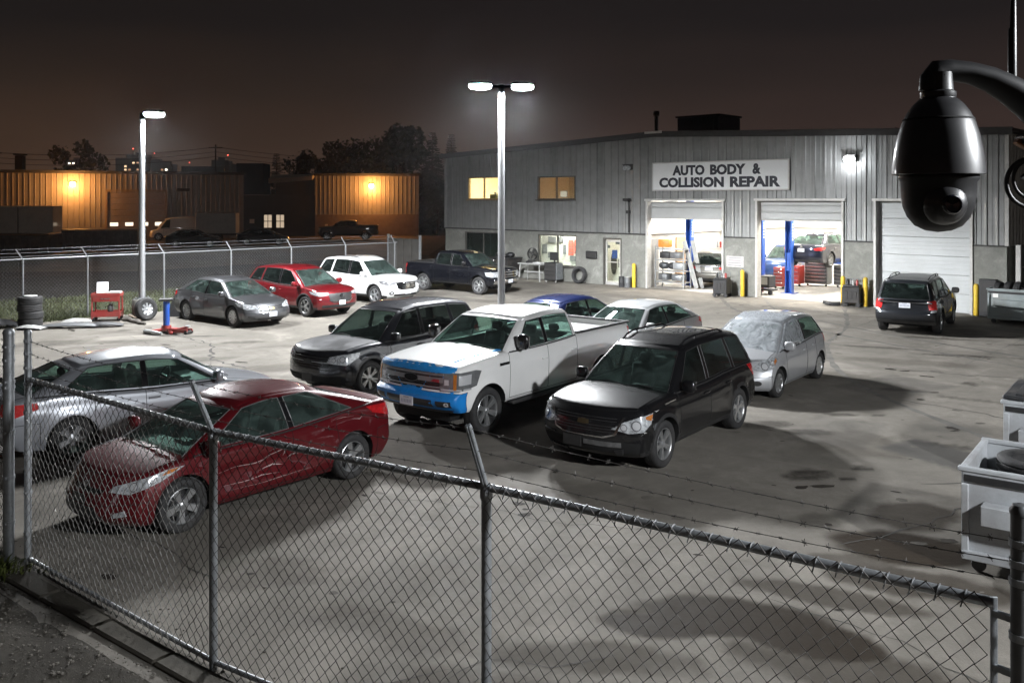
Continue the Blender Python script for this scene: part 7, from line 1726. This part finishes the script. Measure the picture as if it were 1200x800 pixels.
q = MB(); q.box((.02, -.31, .58), (.3, .02, .3), .006); q.build('front_panel', wtrim, t)
# shelving with parts in the first bay
t = thing('parts_rack', 'cluttered grey parts rack at the left side of the first bay', 'rack', L2W(14.2, .95, .012), SROT)
for x in (-.75, .75):
    for y in (-.3, .3): q = MB(); q.box((x, y, .95), (.05, .05, 1.9)); q.build('upright', greycab, t)
for z in (.25, .75, 1.25, 1.75): q = MB(); q.box((0, 0, z), (1.5, .62, .04)); q.build('shelf', greycab, t)
clut = [(0, .80, 'dark'), (-.4, .3, 0), (.35, .3, 0), (-.45, .8, 0), (.4, .8, 0), (-.3, 1.3, 0), (.25, 1.3, 0), (-.4, 1.8, 0)]
labs = ['dark gearbox in the middle of the second shelf of the parts rack', 'crate on the left of the lowest shelf of the parts rack', 'crate on the right of the lowest shelf of the parts rack', 'bundle on the left of the second shelf of the parts rack', 'bundle on the right of the second shelf of the parts rack', 'box on the left of the third shelf of the parts rack', 'box on the right of the third shelf of the parts rack', 'orange box on top of the parts rack']
orange = mat('orange_box', (.65, .22, .04), .5, var=.1)
for k, ((x, z, _), lab) in enumerate(zip(clut, labs)):
    v = RZ(SROT) @ Vector((x, -.02, 0)); p = L2W(14.2, .95); m_ = orange if k == 7 else [scrapm[1], scrapm[0], galv, dkcab, greycab][k % 5]; q = MB()
    d_ = (rng.uniform(.42, .62), .45, rng.uniform(.30, .42)) if k < 7 else (.55, .4, .36)
    if k in (0, 3): ellipsoid(q, (0, 0, d_[2] / 2), (d_[0] / 2, .2, d_[2] / 2), 9, 6, 2.6)
    else: q.box((0, 0, d_[2] / 2), d_, .03)
    q.tube([(-.1, -.2, d_[2] * .5), (0, -.25, d_[2] * .7), (.12, -.2, d_[2] * .4)], .02, 5); o = q.build('rack_item', m_, None, 50, loc=(p[0] + v.x, p[1] + v.y, z + .034), rotz=SROT + rng.uniform(-.2, .2)); tag(o, lab, 'car part')
for k, (tt_, a, lab) in enumerate(((15.02, .30, 'long white panel leaning right of the parts rack'), (15.2, .22, 'second long white panel leaning behind the first one'))):
    q = MB(); q.box((0, 0, 0), (.22, .05, 2.2), .008); q.box((0, -.03, 0), (.05, .02, 2.1), .004); o = q.build('leaning_panel', scrapm[2], None, loc=L2W(tt_, 1.1 + k * .3, 1.09)); o.rotation_euler = (0, -a, SROT); tag(o, lab, 'panel')
t = thing('work_bench', 'cluttered bench at the back of the first bay behind the SUV', 'bench', L2W(13.75, 6.2, .012), SROT + R(90)); q = MB(); q.box((0, 0, .95), (3.0, .7, .08), .01); q.build('benchtop', greycab, t)
for x in (-1.4, 1.4): q = MB(); q.box((x, 0, .46), (.08, .6, .9)); q.build('leg', greycab, t)
t = thing('engine_block', 'reddish brown engine block on the bench behind the bay SUV', 'engine', L2W(13.75, 6.2, 1.0), SROT); q = MB(); q.box((0, 0, .35), (.8, .5, .5), .06); q.build('block', mat('rusty_iron', (.16, .07, .045), .7, .3, var=.4), t)
for k in range(4): q = MB(); q.lathe([(.001, 0), (.07, 0), (.07, .3), (.001, .3)], 10); q.build('cylinder', redm if k % 2 else galv, t, 40, loc=(-.3 + k * .2, 0, .6))
t = thing('jib_crane', 'yellow engine hoist standing beside the blue column in the first bay', 'hoist', L2W(13.8, 2.9, .012), SROT); q = MB(); q.bar((0, 0, 0), (0, 0, 1.6), .09, .09, .01); q.bar((0, 0, 1.5), (.5, -.3, 1.9), .08, .08, .01); q.build('mast', yellow, t); q = MB(); q.bar((-.3, -.4, .08), (.3, .3, .08), .1, .08); q.bar((.4, -.4, .08), (-.2, .3, .08), .1, .08); q.build('legs', yellow, t)
# ---------------------------------------------------------------- what shows through the office windows
def pinned(label, cat, tt_, z, w, h, m, lines=3, y=1.64, lm=None): return wall_notice(label, cat, tt_, z, w, h, m, y, 'poster', lines, lm)
pp = mat('paper_white', (.7, .69, .66), .6); grp = mat('poster_grey', (.22, .22, .23), .6); rdp = mat('poster_red', (.62, .13, .09), .6); blp = mat('poster_blue', (.06, .12, .42), .6)
PO = [(6.36, 1.92, .55, .32, grp, 'wide dark framed print at the top of the lit ground floor office wall'), (5.85, 1.43, .34, .5, grp, 'dark pinned list at the left of the lit ground floor office wall'), (6.36, 1.12, .55, .30, grp, 'wide dark framed print low on the lit ground floor office wall'), (7.62, 1.55, .34, .8, rdp, 'red poster on the right of the lit ground floor office wall'), (7.98, 1.6, .28, .7, rdp, 'second red poster at the far right of the lit ground floor office wall'), (7.2, 1.45, .20, .5, grp, 'narrow grey notice left of the red poster'), (6.95, 1.95, .3, .28, grp, 'small grey notice near the top of the lit ground floor office wall'), (7.8, 1.0, .5, .26, grp, 'grey notice low under the red poster')]
for (tt_, z, w, h, m_, lab) in PO: pinned(lab, 'poster', tt_, z, w, h, m_)
wall_notice('blue notice taped inside the glass entrance door', 'notice', 11.55, 1.45, .30, .40, blp, .085, 'poster', 3); wall_notice('small grey notice at the top of the glass entrance door', 'notice', 11.72, 2.0, .24, .16, grp, .086, 'poster', 2); wall_notice('small grey notice on the left of the glass entrance door', 'notice', 11.2, 1.8, .14, .14, grp, .087, 'poster', 2)
t = thing('coat', 'dark coat hanging on the wall seen through the glass entrance door', 'coat', L2W(10.45, 1.5, .35), SROT); q = MB(); ellipsoid(q, (0, 0, .55), (.18, .08, .55), 10, 8, 2.3); q.build('coat_body', mat('coat_cloth', (.06, .05, .045), .9), t, 60); q = MB(); q.tube([(0, .05, 1.08), (0, .0, 1.2)], .015, 6); q.build('hook', galv, t)
for k, (tt_, z, w, h, m_, lab) in enumerate(((2.9, 4.25, .5, .28, mat('desk_green', (.14, .15, .05), .7), 'olive desk item on the sill of the bright upper window, left pane'), (4.0, 4.28, .55, .34, mat('desk_olive', (.22, .18, .07), .7), 'olive desk item on the sill of the bright upper window, right pane'))):
    t = thing('desk_organiser', lab, 'organiser', L2W(tt_, .9, 4.02), SROT); q = MB(); q.box((0, 0, h / 2), (w, .3, h), .03); q.build('body', m_, t); q = MB(); q.box((w * .2, 0, h + .06), (w * .25, .2, .14), .02); q.build('papers', pp, t)
t = thing('desk', 'long desk behind the two upper windows of the shop', 'desk', L2W(5.3, .9, 3.3), SROT)
q = MB(); q.box((-1.4, 0, .69), (5.6, .6, .05)); q.build('desktop', mat('desk_wood', (.25, .16, .09), .5), t); q = MB()
for x in (-4.1, 1.3): q.box((x, 0, .34), (.06, .5, .66))
q.build('legs', trim, t)
t = thing('armchair', 'dark high backed office chair in the dim upper window', 'chair', L2W(8.9, .8, 3.32), SROT); q = MB(); q.box((0, .1, 1.0), (.5, .12, .75), .05); q.build('backrest', seatm, t); q = MB(); q.box((0, -.15, .55), (.5, .5, .12), .04); q.build('seat', seatm, t); q = MB(); q.tube([(0, -.1, .02), (0, -.1, .5)], .04, 8); q.build('stem', trim, t)
t = thing('monitor', 'small lit monitor at the foot of the dim upper window', 'monitor', L2W(7.9, .75, 4.02), SROT); q = MB(); q.box((0, 0, .27), (.46, .05, .34), .01); q.build('casing', wtrim, t); q = MB(); q.box((0, -.03, .27), (.40, .012, .28)); q.build('screen', emis('monitor_glow', (1, .85, .68), .8), t)
# ================================================================== beyond the fence
tan_m = mat('tan_ribbed_metal', (.215, .20, .185), .55, .2, var=.10, scale=1.2, dirt=.3)
brick_m = mat('brown_masonry', (.13, .095, .075), .8, var=.2, scale=3)
dark_b = mat('dark_facade', (.030, .027, .026), .75, var=.2, scale=.8)
roofd = mat('flat_roof_felt', (.03, .03, .03), .9, var=.2)
def shed(name, label, p0, p1, depth, H, base_h, ribbed=True, pit=.46, m=None):
    """a long flat-roofed shed whose front runs p0 -> p1 and faces the lot"""
    p0 = Vector((*p0, 0)); p1 = Vector((*p1, 0)); d = (p1 - p0); L = d.length; rz = math.atan2(d.y, d.x)
    b = thing(name, label, 'building', p0, rz)
    q = MB()
    if ribbed: ribwall(q, (0, 0, 0), (L, 0, 0), base_h, lambda a: H, pit, .05)
    else: q.quad((0, 0, base_h), (L, 0, base_h), (L, 0, H), (0, 0, H))
    kind(q.build('ribbed_cladding', m or tan_m, b), 'stuff') if ribbed else q.build('wall', m or tan_m, b)
    q = MB(); q.box((.0, depth / 2, H / 2), (.1, depth - .1, H)); q.box((L, depth / 2, H / 2), (.1, depth - .1, H)); q.box((L / 2, depth, H / 2), (L, .1, H)); q.build('wall', m or tan_m, b)
    if base_h > 0: q = MB(); q.box((L / 2, -.02, base_h / 2), (L - .01, .3, base_h), .01); q.build('masonry_base', brick_m, b)
    q = MB(); q.box((L / 2, depth / 2, H + .04), (L + .3, depth + .3, .10)); q.build('roof', roofd, b)
    q = MB(); q.box((L / 2, -.16, H + .02), (L + .34, .08, .28), .01); q.build('fascia', roofd, b)
    return b, rz, L
sodium = emis('sodium_lens', (1, .45, .10), 130)
def sodium_light(label, b, x, z, power, rz):
    p = b.matrix_basis @ Vector((x, -.12, z)); t = thing('wall_light', label, 'wall light', p, rz, 'orange wall lights on the sheds')
    q = MB(); q.box((0, .0, .10), (.55, .30, .35), .05); q.build('housing', flash, t)
    q = MB(); ellipsoid(q, (0, -.24, .0), (.26, .12, .24), 12, 8, 2.4); q.build('lens', sodium, t, 60)
    lamp('sodium_source', 'POINT', (0, -1.4, -.2), power, SODIUM, t, .15)
    return t
b1, rz1, L1 = shed('warehouse', 'long tan ribbed metal warehouse lit orange beyond the left fence', (-58, 77.4), (-27.6, 92), 22, 6.55, 0.0)
sodium_light('orange wall light glowing on the warehouse, left of its big roller door', b1, 18.0, 5.4, 1350, rz1)
q = MB(); q.box((26.0, -.12, 2.6), (.15, .16, 5.0)); q.box((33.4 - 3.2 + .0, -.12, 2.6), (.15, .16, 5.0)); q.box((28.1, -.12, 5.1), (4.4, .16, .18)); 
q = MB()
for tt_ in (20.9, 26.3): q.box((tt_, -.12, 2.35), (.2, .18, 4.7))
q.box((23.6, -.12, 4.8), (5.6, .18, .22)); dfr = q.build('door_frame', mat('shed_door_frame', (.2, .15, .1), .6), b1)
sheddoor = mat('shed_roller_door', (.20, .17, .15), .6, .1, var=.1)
for k in range(8):
    q = MB(); q.box((23.6, -.05, .3 + k * .58), (5.2, .06, .55), .02); q.build('door_section', sheddoor, dfr)
lite = emis('door_lite_glow', (1, .82, .62), 1.6)
for k in range(4): q = MB(); q.box((21.6 + k * 1.35, -.10, 1.55), (.72, .03, .34), .01); q.build('door_lite', lite, dfr)
q = MB(); q.box((29.0, -.06, 1.1), (1.1, .08, 2.2), .02); q.build('personnel_door', sheddoor, b1)
q = MB(); q.box((27.9, -.14, 4.9), (1.2, .12, .3), .02); q.build('louvre', roofd, b1)
b2, rz2, L2 = shed('warehouse', 'smaller tan metal warehouse with a brown masonry base beside the pines', (-21.2, 96.5), (-10.2, 97.8), 20, 6.6, 2.3, pit=.46)
sodium_light('orange wall light glowing high on the smaller warehouse', b2, 6.0, 5.4, 1250, rz2)
q = MB(); q.box((1.2, -.2, 1.1), (.30, .05, .35), .01); q.build('wall_sign', mat('pale_sign', (.5, .45, .4), .5), b2)
# dark office block between the two sheds
b3 = thing('office_block', 'dark flat roofed office block with two lit windows between the warehouses', 'building', (-31.5, 96, 0), R(3))
q = MB(); q.box((5.3, 6, 2.2), (10.6, 12, 4.4), .02); q.build('wall', dark_b, b3)
q = MB(); q.box((8.2, 5.6, 5.4), (4.2, 11, 2.0), .02); q.build('upper_wall', dark_b, b3)
q = MB(); q.add([(5.6, -1.2, 5.65), (10.2, -1.2, 6.0), (10.2, 1.0, 6.55), (5.6, 1.0, 6.3), (5.6, -1.2, 6.1), (10.2, -1.2, 6.45), (10.2, 1.0, 6.7), (5.6, 1.0, 6.6)], [(0, 3, 2, 1), (4, 5, 6, 7), (0, 1, 5, 4), (1, 2, 6, 5), (2, 3, 7, 6), (3, 0, 4, 7)]); q.build('canopy', mat('pale_canopy', (.42, .38, .30), .6), b3)
q = MB(); q.box((1.4, -.05, 3.55), (2.2, .3, .22), .02); q.build('ledge', mat('pale_canopy', (.42, .38, .30), .6), b3)
q = MB(); q.box((2.6, 5, 6.2), (3.0, 3.4, 3.5), .03); q.build('rooftop_plant', dark_b, b3)
winl = emis('office_window_glow', (1, .78, .55), .55)
for x0 in (5.3, 6.6):
    q = MB(); q.box((x0, -.03, 1.6), (.95, .10, 1.6), .01); w_ = q.build('window', roofd, b3)
    for dx in (-.22, .22):
        for dz in (-.36, .36): q = MB(); q.box((x0 + dx, -.10, 1.6 + dz), (.36, .03, .64)); q.build('pane', winl, w_)
q = MB(); q.box((3.6, -.05, 1.6), (.5, .04, .45)); q.build('wall_sign', mat('pale_sign', (.5, .45, .4), .5), b3)
# orange lit yard surface in front of the sheds
g = MB(); g.quad((-70, 46, -.03), (-6, 52, -.03), (-6, 98, -.03), (-70, 98, -.03)); kind(g.build('yard', ground_mat('yard_gravel', (.16, .135, .105), (.11, .095, .075), attr=False)), 'structure')
# vehicles and containers in that yard
cream = mat('cream_vehicle_paint', (.42, .38, .32), .45, coat=.5, var=.08, dirt=.3)
t = thing('box_truck', 'pale box truck with a small cab parked at the left end of the warehouse', 'truck', (-40.5, 72.5, 0), R(10))
q = MB(); q.box((0, 0, 2.2), (7.0, 2.4, 2.5), .05); q.build('box_body', cream, t)
q = MB(); q.box((.9, -1.215, 2.2), (.06, .02, 2.3)); q.box((-2.2, -1.215, 2.2), (.06, .02, 2.3)); q.box((0, -1.22, 1.0), (7.0, .03, .10)); q.build('box_seam', trim, t)
q = MB(); q.add([(-3.6, -1.1, .6), (-5.4, -1.1, .6), (-5.4, -1.1, 1.4), (-4.7, -1.1, 2.3), (-3.6, -1.1, 2.4), (-3.6, 1.1, .6), (-5.4, 1.1, .6), (-5.4, 1.1, 1.4), (-4.7, 1.1, 2.3), (-3.6, 1.1, 2.4)], [(0, 4, 3, 2, 1), (5, 6, 7, 8, 9), (1, 2, 7, 6), (2, 3, 8, 7), (3, 4, 9, 8)]); q.build('cab', cream, t)
q = MB(); q.box((-4.3, -1.11, 1.8), (.8, .02, .55), .005); q.build('side_window', dglass, t)
q = MB(); q.box((-.5, 0, .75), (8.0, 1.0, .3)); q.build('chassis', trim, t)
for x in (-4.5, 1.8):
    for y in (-1.0, 1.0): q = MB(); q.lathe([(.001, -.14), (.45, -.14), (.48, -.1), (.48, .1), (.45, .14), (.25, .14), (.22, .08), (.001, .08)], 18, RX(R(90))); q.build('wheel', rubber, t, 40, loc=(x, y, .48))
def dark_box(name, label, cat, loc, rz, d, m):
    t = thing(name, label, cat, loc, rz); q = MB(); q.box((0, 0, d[2] / 2 + .15), d, .04); q.build('container_body', m, t)
    q = MB()
    for k in range(int(d[0] / .6)): q.box((-d[0] / 2 + .3 + k * .6, -d[1] / 2 - .03, d[2] / 2 + .15), (.12, .08, d[2] - .3), .02)
    kind(q.build('stiffener', m, t), 'stuff'); q = MB(); q.box((0, 0, d[2] + .19), (d[0] + .06, d[1] + .06, .10), .02); q.build('top_rim', mat('rusty_rim', (.10, .055, .03), .6, .4, var=.3), t)
    return t
dk = mat('dark_skip_paint', (.020, .018, .018), .6, var=.3, dirt=.4)
dark_box('skip_container', 'long dark steel skip in front of the warehouse door', 'skip', (-30.9, 68, 0), R(4), (5.5, 2.2, 1.5), dk)
dark_box('skip_container', 'dark steel skip at the left edge, in front of the box truck', 'skip', (-35.2, 64.5, 0), R(3), (4.6, 2.2, 1.3), dk)
vanm = paint('yard_van_paint', (.80, .74, .62), 0, .4, .2)
VAN = spec(SUV, paint=vanm, W=1.95, wb=3.3, fo=.85, ro=1.0, H=2.25, Wr=1.60, sill=.32, top=[(-2.65, 1.15), (-1, 1.18), (1.0, 1.15), (1.6, 1.10), (2.2, .98), (2.5, .85)], cab=[(-2.60, -2.50), (-2.35, -2.25), (-1.1, -1.05), (-.2, -.2), (.55, .5), (.65, .58), (1.55, .80), (1.85, .95)], win=[(5, 6)], pillars=[], roof=[(-2.5, 2.15), (-1, 2.22), (.5, 2.18), (.95, 2.05)], doors=[1.2, .55, -.6], clad=None, plan=[(-2.65, .95), (-2, .99), (0, 1), (1, 1), (2.0, .98), (2.5, .92)], crown=[(-2.65, .02), (1, .03), (2.5, .06)], sglass=glass, rplan=[(-2.5, .96), (0, 1), (.95, .93)], seat_x=(.7, None), mirror=(1.5, .1, .08, .12), rearglass=False)
VAN.pop('clad')
make_car('van', 'pale van parked in the orange lit yard right of the warehouse door', 'van', (-32.6, 87.2, 0), R(200), VAN)
t = thing('box_trailer', 'pale box trailer standing behind the van in the yard', 'trailer', (-27.6, 84, 0), R(8))
q = MB(); q.box((0, 0, 1.75), (3.6, 2.0, 1.9), .04); q.build('box_body', cream, t); q = MB(); q.box((0, 0, .7), (4.6, .8, .14)); q.build('chassis', trim, t)
for y in (-.9, .9): q = MB(); q.lathe([(.001, -.1), (.33, -.1), (.35, -.07), (.35, .07), (.33, .1), (.001, .1)], 16, RX(R(90))); q.build('wheel', rubber, t, 40, loc=(0, y, .35))
pkm = paint('yard_pickup_paint', (.03, .028, .028), .2, .4, .2)
t, c = make_car('pickup_truck', 'dark pickup parked under the orange light of the smaller warehouse', 'pickup truck', (-16.2, 88, 0), R(185), spec(PICKUP, paint=pkm, sglass=dglass)); add_bed(c, trim, .95)
for k, (x, y, rz_, lab) in enumerate(((-21.6, 78, 8, 'dark saloon parked in the yard left of the lit office windows'), (-26.6, 75, 12, 'dark car parked in front of the pale yard van'))):
    make_car('parked_car', lab, 'car', (x, y, 0), R(rz_), spec(SEDAN, paint=pkm, sglass=dglass))
# ---------------------------------------------------------------- trees
leafm = mat('night_foliage', (.022, .030, .014), .7, var=.35, scale=.8)
needle = mat('night_needles', (.018, .026, .017), .7, var=.35, scale=.8)
barkm = mat('bark', (.06, .048, .038), .9, var=.3)
def trunk_mb(H, r):
    q = MB(); q.tube([(0, 0, -.1), (.05, 0, H * .4), (-.04, .05, H * .75), (0, 0, H)], [r, r * .75, r * .4, r * .12], 7); return q
def broadleaf(label, loc, H, Wd, n=2600, seed=0, group='trees beyond the sheds', m=None, nb=16):
    rg = random.Random(seed); t = thing('tree', label, 'tree', loc, 0, group)
    q = trunk_mb(H * .8, H * .03); cl = []
    for k in range(nb):
        a = rg.uniform(0, 6.28); rr_ = Wd * .5 * rg.uniform(.15, .85); z = H * rg.uniform(.35, .92); rr_ *= math.sqrt(max(.1, 1 - ((z / H - .6) / .42) ** 2))
        c_ = Vector((rr_ * math.cos(a), rr_ * math.sin(a), z)); cl.append((c_, Wd * rg.uniform(.13, .24)))
        q.tube([(0, 0, z * .55), c_ * .5 + Vector((0, 0, z * .35)), c_], [H * .012, H * .008, H * .003], 4)
    q.build('trunk', barkm, t, 60); f = MB()
    for k in range(n):
        c_, r_ = cl[rg.randrange(len(cl))]; v = Vector((rg.gauss(0, 1), rg.gauss(0, 1), rg.gauss(0, .8))); v = v.normalized() * r_ * rg.uniform(.55, 1.1); p = c_ + v
        s_ = rg.uniform(.14, .34) * (H / 10); u = Vector((rg.gauss(0, 1), rg.gauss(0, 1), rg.gauss(0, 1))).normalized(); w = u.orthogonal().normalized()
        f.add([p - u * s_, p + w * s_ * .6, p + u * s_, p - w * s_ * .6], [(0, 1, 2, 3)])
    kind(f.build('crown', m or leafm, t), 'stuff'); return t
def conifer(label, loc, H, Wd, n=2200, seed=0, group='trees beyond the sheds'):
    rg = random.Random(seed); t = thing('conifer', label, 'tree', loc, 0, group); q = trunk_mb(H * .98, H * .02); f = MB()
    nl = int(H * 4.2)
    for L_ in range(nl):
        z = H * (.10 + .90 * L_ / nl); rad = Wd * .5 * (1 - (z / H)) ** .85 + .12
        for k in range(max(6, int(7 * rad))):
            a = rg.uniform(0, 6.28); rr_ = rad * rg.uniform(.7, 1.12); d = Vector((math.cos(a), math.sin(a), 0)); tip = d * rr_ + Vector((0, 0, z - rr_ * .30))
            root = Vector((0, 0, z)); q.tube([root, tip], [.03, .01], 3, cap=False); sd = Vector((-d.y, d.x, 0))
            for m_ in range(7):
                f_ = rg.uniform(.25, 1.0); p = root.lerp(tip, f_); w = rad * .17 * (1.2 - f_ * .7) + .22
                v1 = (d * .5 + sd * rg.choice((-1, 1)) * rg.uniform(.5, 1)) * w * 1.5; v2 = Vector((0, 0, -w * .5)) + d * w * .3
                f.add([p, p + v1 * .6 + v2 * .5, p + v1, p + v1 * .4 - v2 * .35], [(0, 1, 2, 3)])
    q.build('trunk', barkm, t); kind(f.build('crown', needle, t), 'stuff'); return t
conifer('tall pointed spruce standing right beside the left corner of the shop', (-9.4, 106, 0), 12.0, 6.2, seed=1)
conifer('thin spruce top showing over the left corner of the shop roof', (-7.6, 112, 0), 12.2, 4.2, seed=2)
broadleaf('large round dark tree behind the smaller warehouse, left of the spruce', (-14.6, 116, 0), 13.2, 9.5, 4200, 3)
broadleaf('broad dark tree mass behind the smaller warehouse, farther left', (-23.2, 122, 0), 11.6, 9.0, 3600, 4)
broadleaf('dark tree rising left of the broad tree mass over the smaller warehouse', (-27.8, 120, 0), 10.2, 6.0, 2600, 5)
conifer('small dark cone shaped tree above the dark office block', (-32.6, 124, 0), 10.4, 3.8, seed=6)
broadleaf('low round tree between the small cone tree and the broad dark tree', (-29.8, 126, 0), 8.4, 3.8, 1500, 7)
broadleaf('bushy tree standing above the warehouse roof behind its orange light', (-53.5, 110, 0), 11.0, 7.0, 3000, 8)
broadleaf('small tree showing over the shop roof to the right of the wall light', (30.2, 72, 0), 10.6, 3.4, 1200, 9)
broadleaf('dark tree filling the gap between smaller warehouse and spruce', (-11.2, 104, 0), 7.2, 5.5, 2200, 10)
broadleaf('low dark tree left of the shop corner under the spruce', (-8.2, 99, 0), 5.2, 4.2, 1500, 12)
# ---------------------------------------------------------------- skyline
towm = mat('tower_concrete', (.045, .040, .040), .8, var=.15, scale=.05)
litw = [emis('tower_window_warm', (1, .68, .40), 1.6), emis('tower_window_pale', (1, .86, .70), 3.2), emis('tower_window_dim', (1, .55, .30), .6)]
beacon = emis('aviation_beacon', (1, .12, .08), 8)
rs = random.Random(21)
def tower(label, px, y, w, d, H, lit=.12, beac=False):
    x = px; t = thing('tower_block', label, 'tower block', (x, y, 0), R(rs.uniform(-12, 12)), 'lit tower blocks on the skyline')
    q = MB(); q.box((0, 0, H / 2), (w, d, H), .2); q.box((w * .1, 0, H + 1.5), (w * .4, d * .4, 3)); q.build('wall', towm, t)
    nc = max(2, int(w / 4)); nr_ = int(H / 3.4); meshes = {}
    for r_ in range(int(nr_ * .35), nr_):
        for c_ in range(nc):
            if rs.random() < lit * 2.6:
                k = rs.choice((0, 0, 1, 2, 2)); q = MB(); q.box((-w / 2 + (c_ + .5) * w / nc, -d / 2 - .05, r_ * 3.4 + 1.5), (w / nc * .55, .12, 1.7)); q.build('window', litw[k], t)
    if beac: q = MB(); q.tube([(0, 0, H + 3), (0, 0, H + 9)], .3, 5); b_ = q.build('mast', towm, t); q = MB(); ellipsoid(q, (0, 0, H + 9.5), (.55, .55, .55), 8, 6, 2); q.build('beacon', beacon, b_)
    return t
def sky_x(px, y): return (px - 600) * y / 1050
TW = [(156, 900, 26, 20, 44, .10, True, 'broad tower block behind the left lamp post, first from the post'), (163, 1000, 20, 18, 52, .09, False, 'tall tower block right behind the left lamp post'), (181, 950, 24, 18, 42, .12, True, 'tower block just right of the left lamp post'), (193, 900, 20, 18, 38, .14, False, 'wide low tower block second right of the left lamp post'), (222, 1000, 14, 12, 34, .1, True, 'narrow tower with a red beacon above the dark skyline slab'), (258, 900, 14, 12, 42, .12, False, 'slim tower beside the utility pole on the skyline'), (267, 950, 14, 12, 40, .10, True, 'slim tower nearest to the dark rooftop box'), (90, 1000, 22, 18, 46, .12, False, 'tower block half hidden by the bushy tree above the warehouse'), (101, 980, 12, 12, 40, .16, False, 'thin tower at the right side of the bushy tree'), (137, 1100, 14, 12, 36, .12, False, 'small tower between the bushy tree and the left lamp post')]
for (px, y, w, d, H, lit, bc, lab) in TW: tower(lab, sky_x(px, y), y, w, d, H, lit, bc)
t = thing('factory_block', 'dark low factory slab on the skyline with a row of lights at its foot', 'building', (sky_x(238, 400), 400, 0), 0)
q = MB(); q.box((0, 0, 9), (15, 12, 18), .1); q.build('wall', dark_b, t)
for k in range(6): q = MB(); ellipsoid(q, (-9 + 3.6 * k + rs.uniform(-1, 1), -7, 13.4 + rs.uniform(-.4, 1.0)), (.45, .3, .45), 8, 6, 2); q.build('floodlight', litw[1], t)
t = thing('rooftop_unit', 'dark rooftop plant with two thin flues at the left edge above the warehouse', 'rooftop unit', (-53.4, 86, 6.55), R(20))
q = MB(); q.box((0, 0, 1.2), (4.4, 3.4, 2.2), .05); q.build('casing', dark_b, t)
for x in (.1, .9): q = MB(); q.tube([(x, 0, 2.2), (x, 0, 3.9)], .10, 8); q.build('flue', dark_b, t)
t = thing('vent_stack', 'small dark vent stack on the warehouse roof', 'vent', (-47.2, 86, 6.55), 0); q = MB(); q.box((0, 0, .8), (.7, .7, 1.6), .03); q.box((0, 0, 1.7), (.9, .9, .12)); q.build('casing', dark_b, t)
# utility poles and their wires
pole_m = mat('utility_pole_wood', (.05, .04, .032), .9, var=.2)
UP = [(-75, 128, 11.5), (-47, 140, 12), (-46.6, 150, 12.2), (-20.5, 160, 12)]
for k, (x, y, h, lab) in enumerate(((-74, 128, 11.0, 'utility pole left of the frame carrying the skyline wires'), (-47.3, 143, 12.6, 'utility pole standing by the dark skyline slab'), (-14, 170, 11.5, 'utility pole hidden behind the broad trees'))):
    t = thing('utility_pole', lab, 'utility pole', (x, y, 0), 0); q = MB(); q.tube([(0, 0, 0), (0, 0, h)], [.16, .11], 7); q.build('pole', pole_m, t, 40); q = MB(); q.box((0, 0, h - .5), (2.2, .12, .14)); q.build('crossarm', pole_m, t)
for k, z in enumerate((0, -.75, -1.5)):
    q = MB()
    for (x0, y0, h0), (x1, y1, h1) in (((-74, 128, 10.6), (-47.3, 143, 12.2)), ((-47.3, 143, 12.2), (-14, 170, 11.1))):
        n = 14; q.tube([(x0 + (x1 - x0) * i / n, y0 + (y1 - y0) * i / n, h0 + z + (h1 - h0) * i / n - 3.2 * (i / n) * (1 - i / n)) for i in range(n + 1)], .035, 4)
    o = q.build('overhead_wire', trim); tag(o, ('topmost', 'middle', 'lowest')[k] + ' of the three dark overhead wires crossing the sky at left', 'wire', 'overhead wires')
# dark slatted yard fence left of the shop and concrete blocks
t = thing('enclosure', 'dark panelled refuse enclosure against the left corner of the shop', 'enclosure', (-6.3, 47.2, 0), SROT)
for k in range(4): q = MB(); q.box((k * .62, 0, 1.0), (.58, .08, 2.0), .01); q.build('panel', mat('enclosure_panel', (.05, .047, .043), .7, var=.25, scale=2, dirt=.4), t)
for x in (-.33, 2.2): q = MB(); q.box((x, 0, 1.1), (.10, .12, 2.2), .01); q.build('post', galv, t)
# ================================================================== thin night haze round the yard, which makes the soft glow about the lamps
hm = bpy.data.materials.new('night_haze'); hm.use_nodes = True; t_ = hm.node_tree; t_.nodes.clear()
ho = N(t_, 'ShaderNodeOutputMaterial'); hv = N(t_, 'ShaderNodeVolumePrincipled', i_Density=.0002, i_Anisotropy=.88); hv.inputs['Color'].default_value = (.9, .92, .95, 1)
t_.links.new(hv.outputs[0], ho.inputs['Volume'])
q = MB(); q.box((0, 555, 29), (1400, 1210, 62)); hz = kind(q.build('haze', hm), 'stuff')
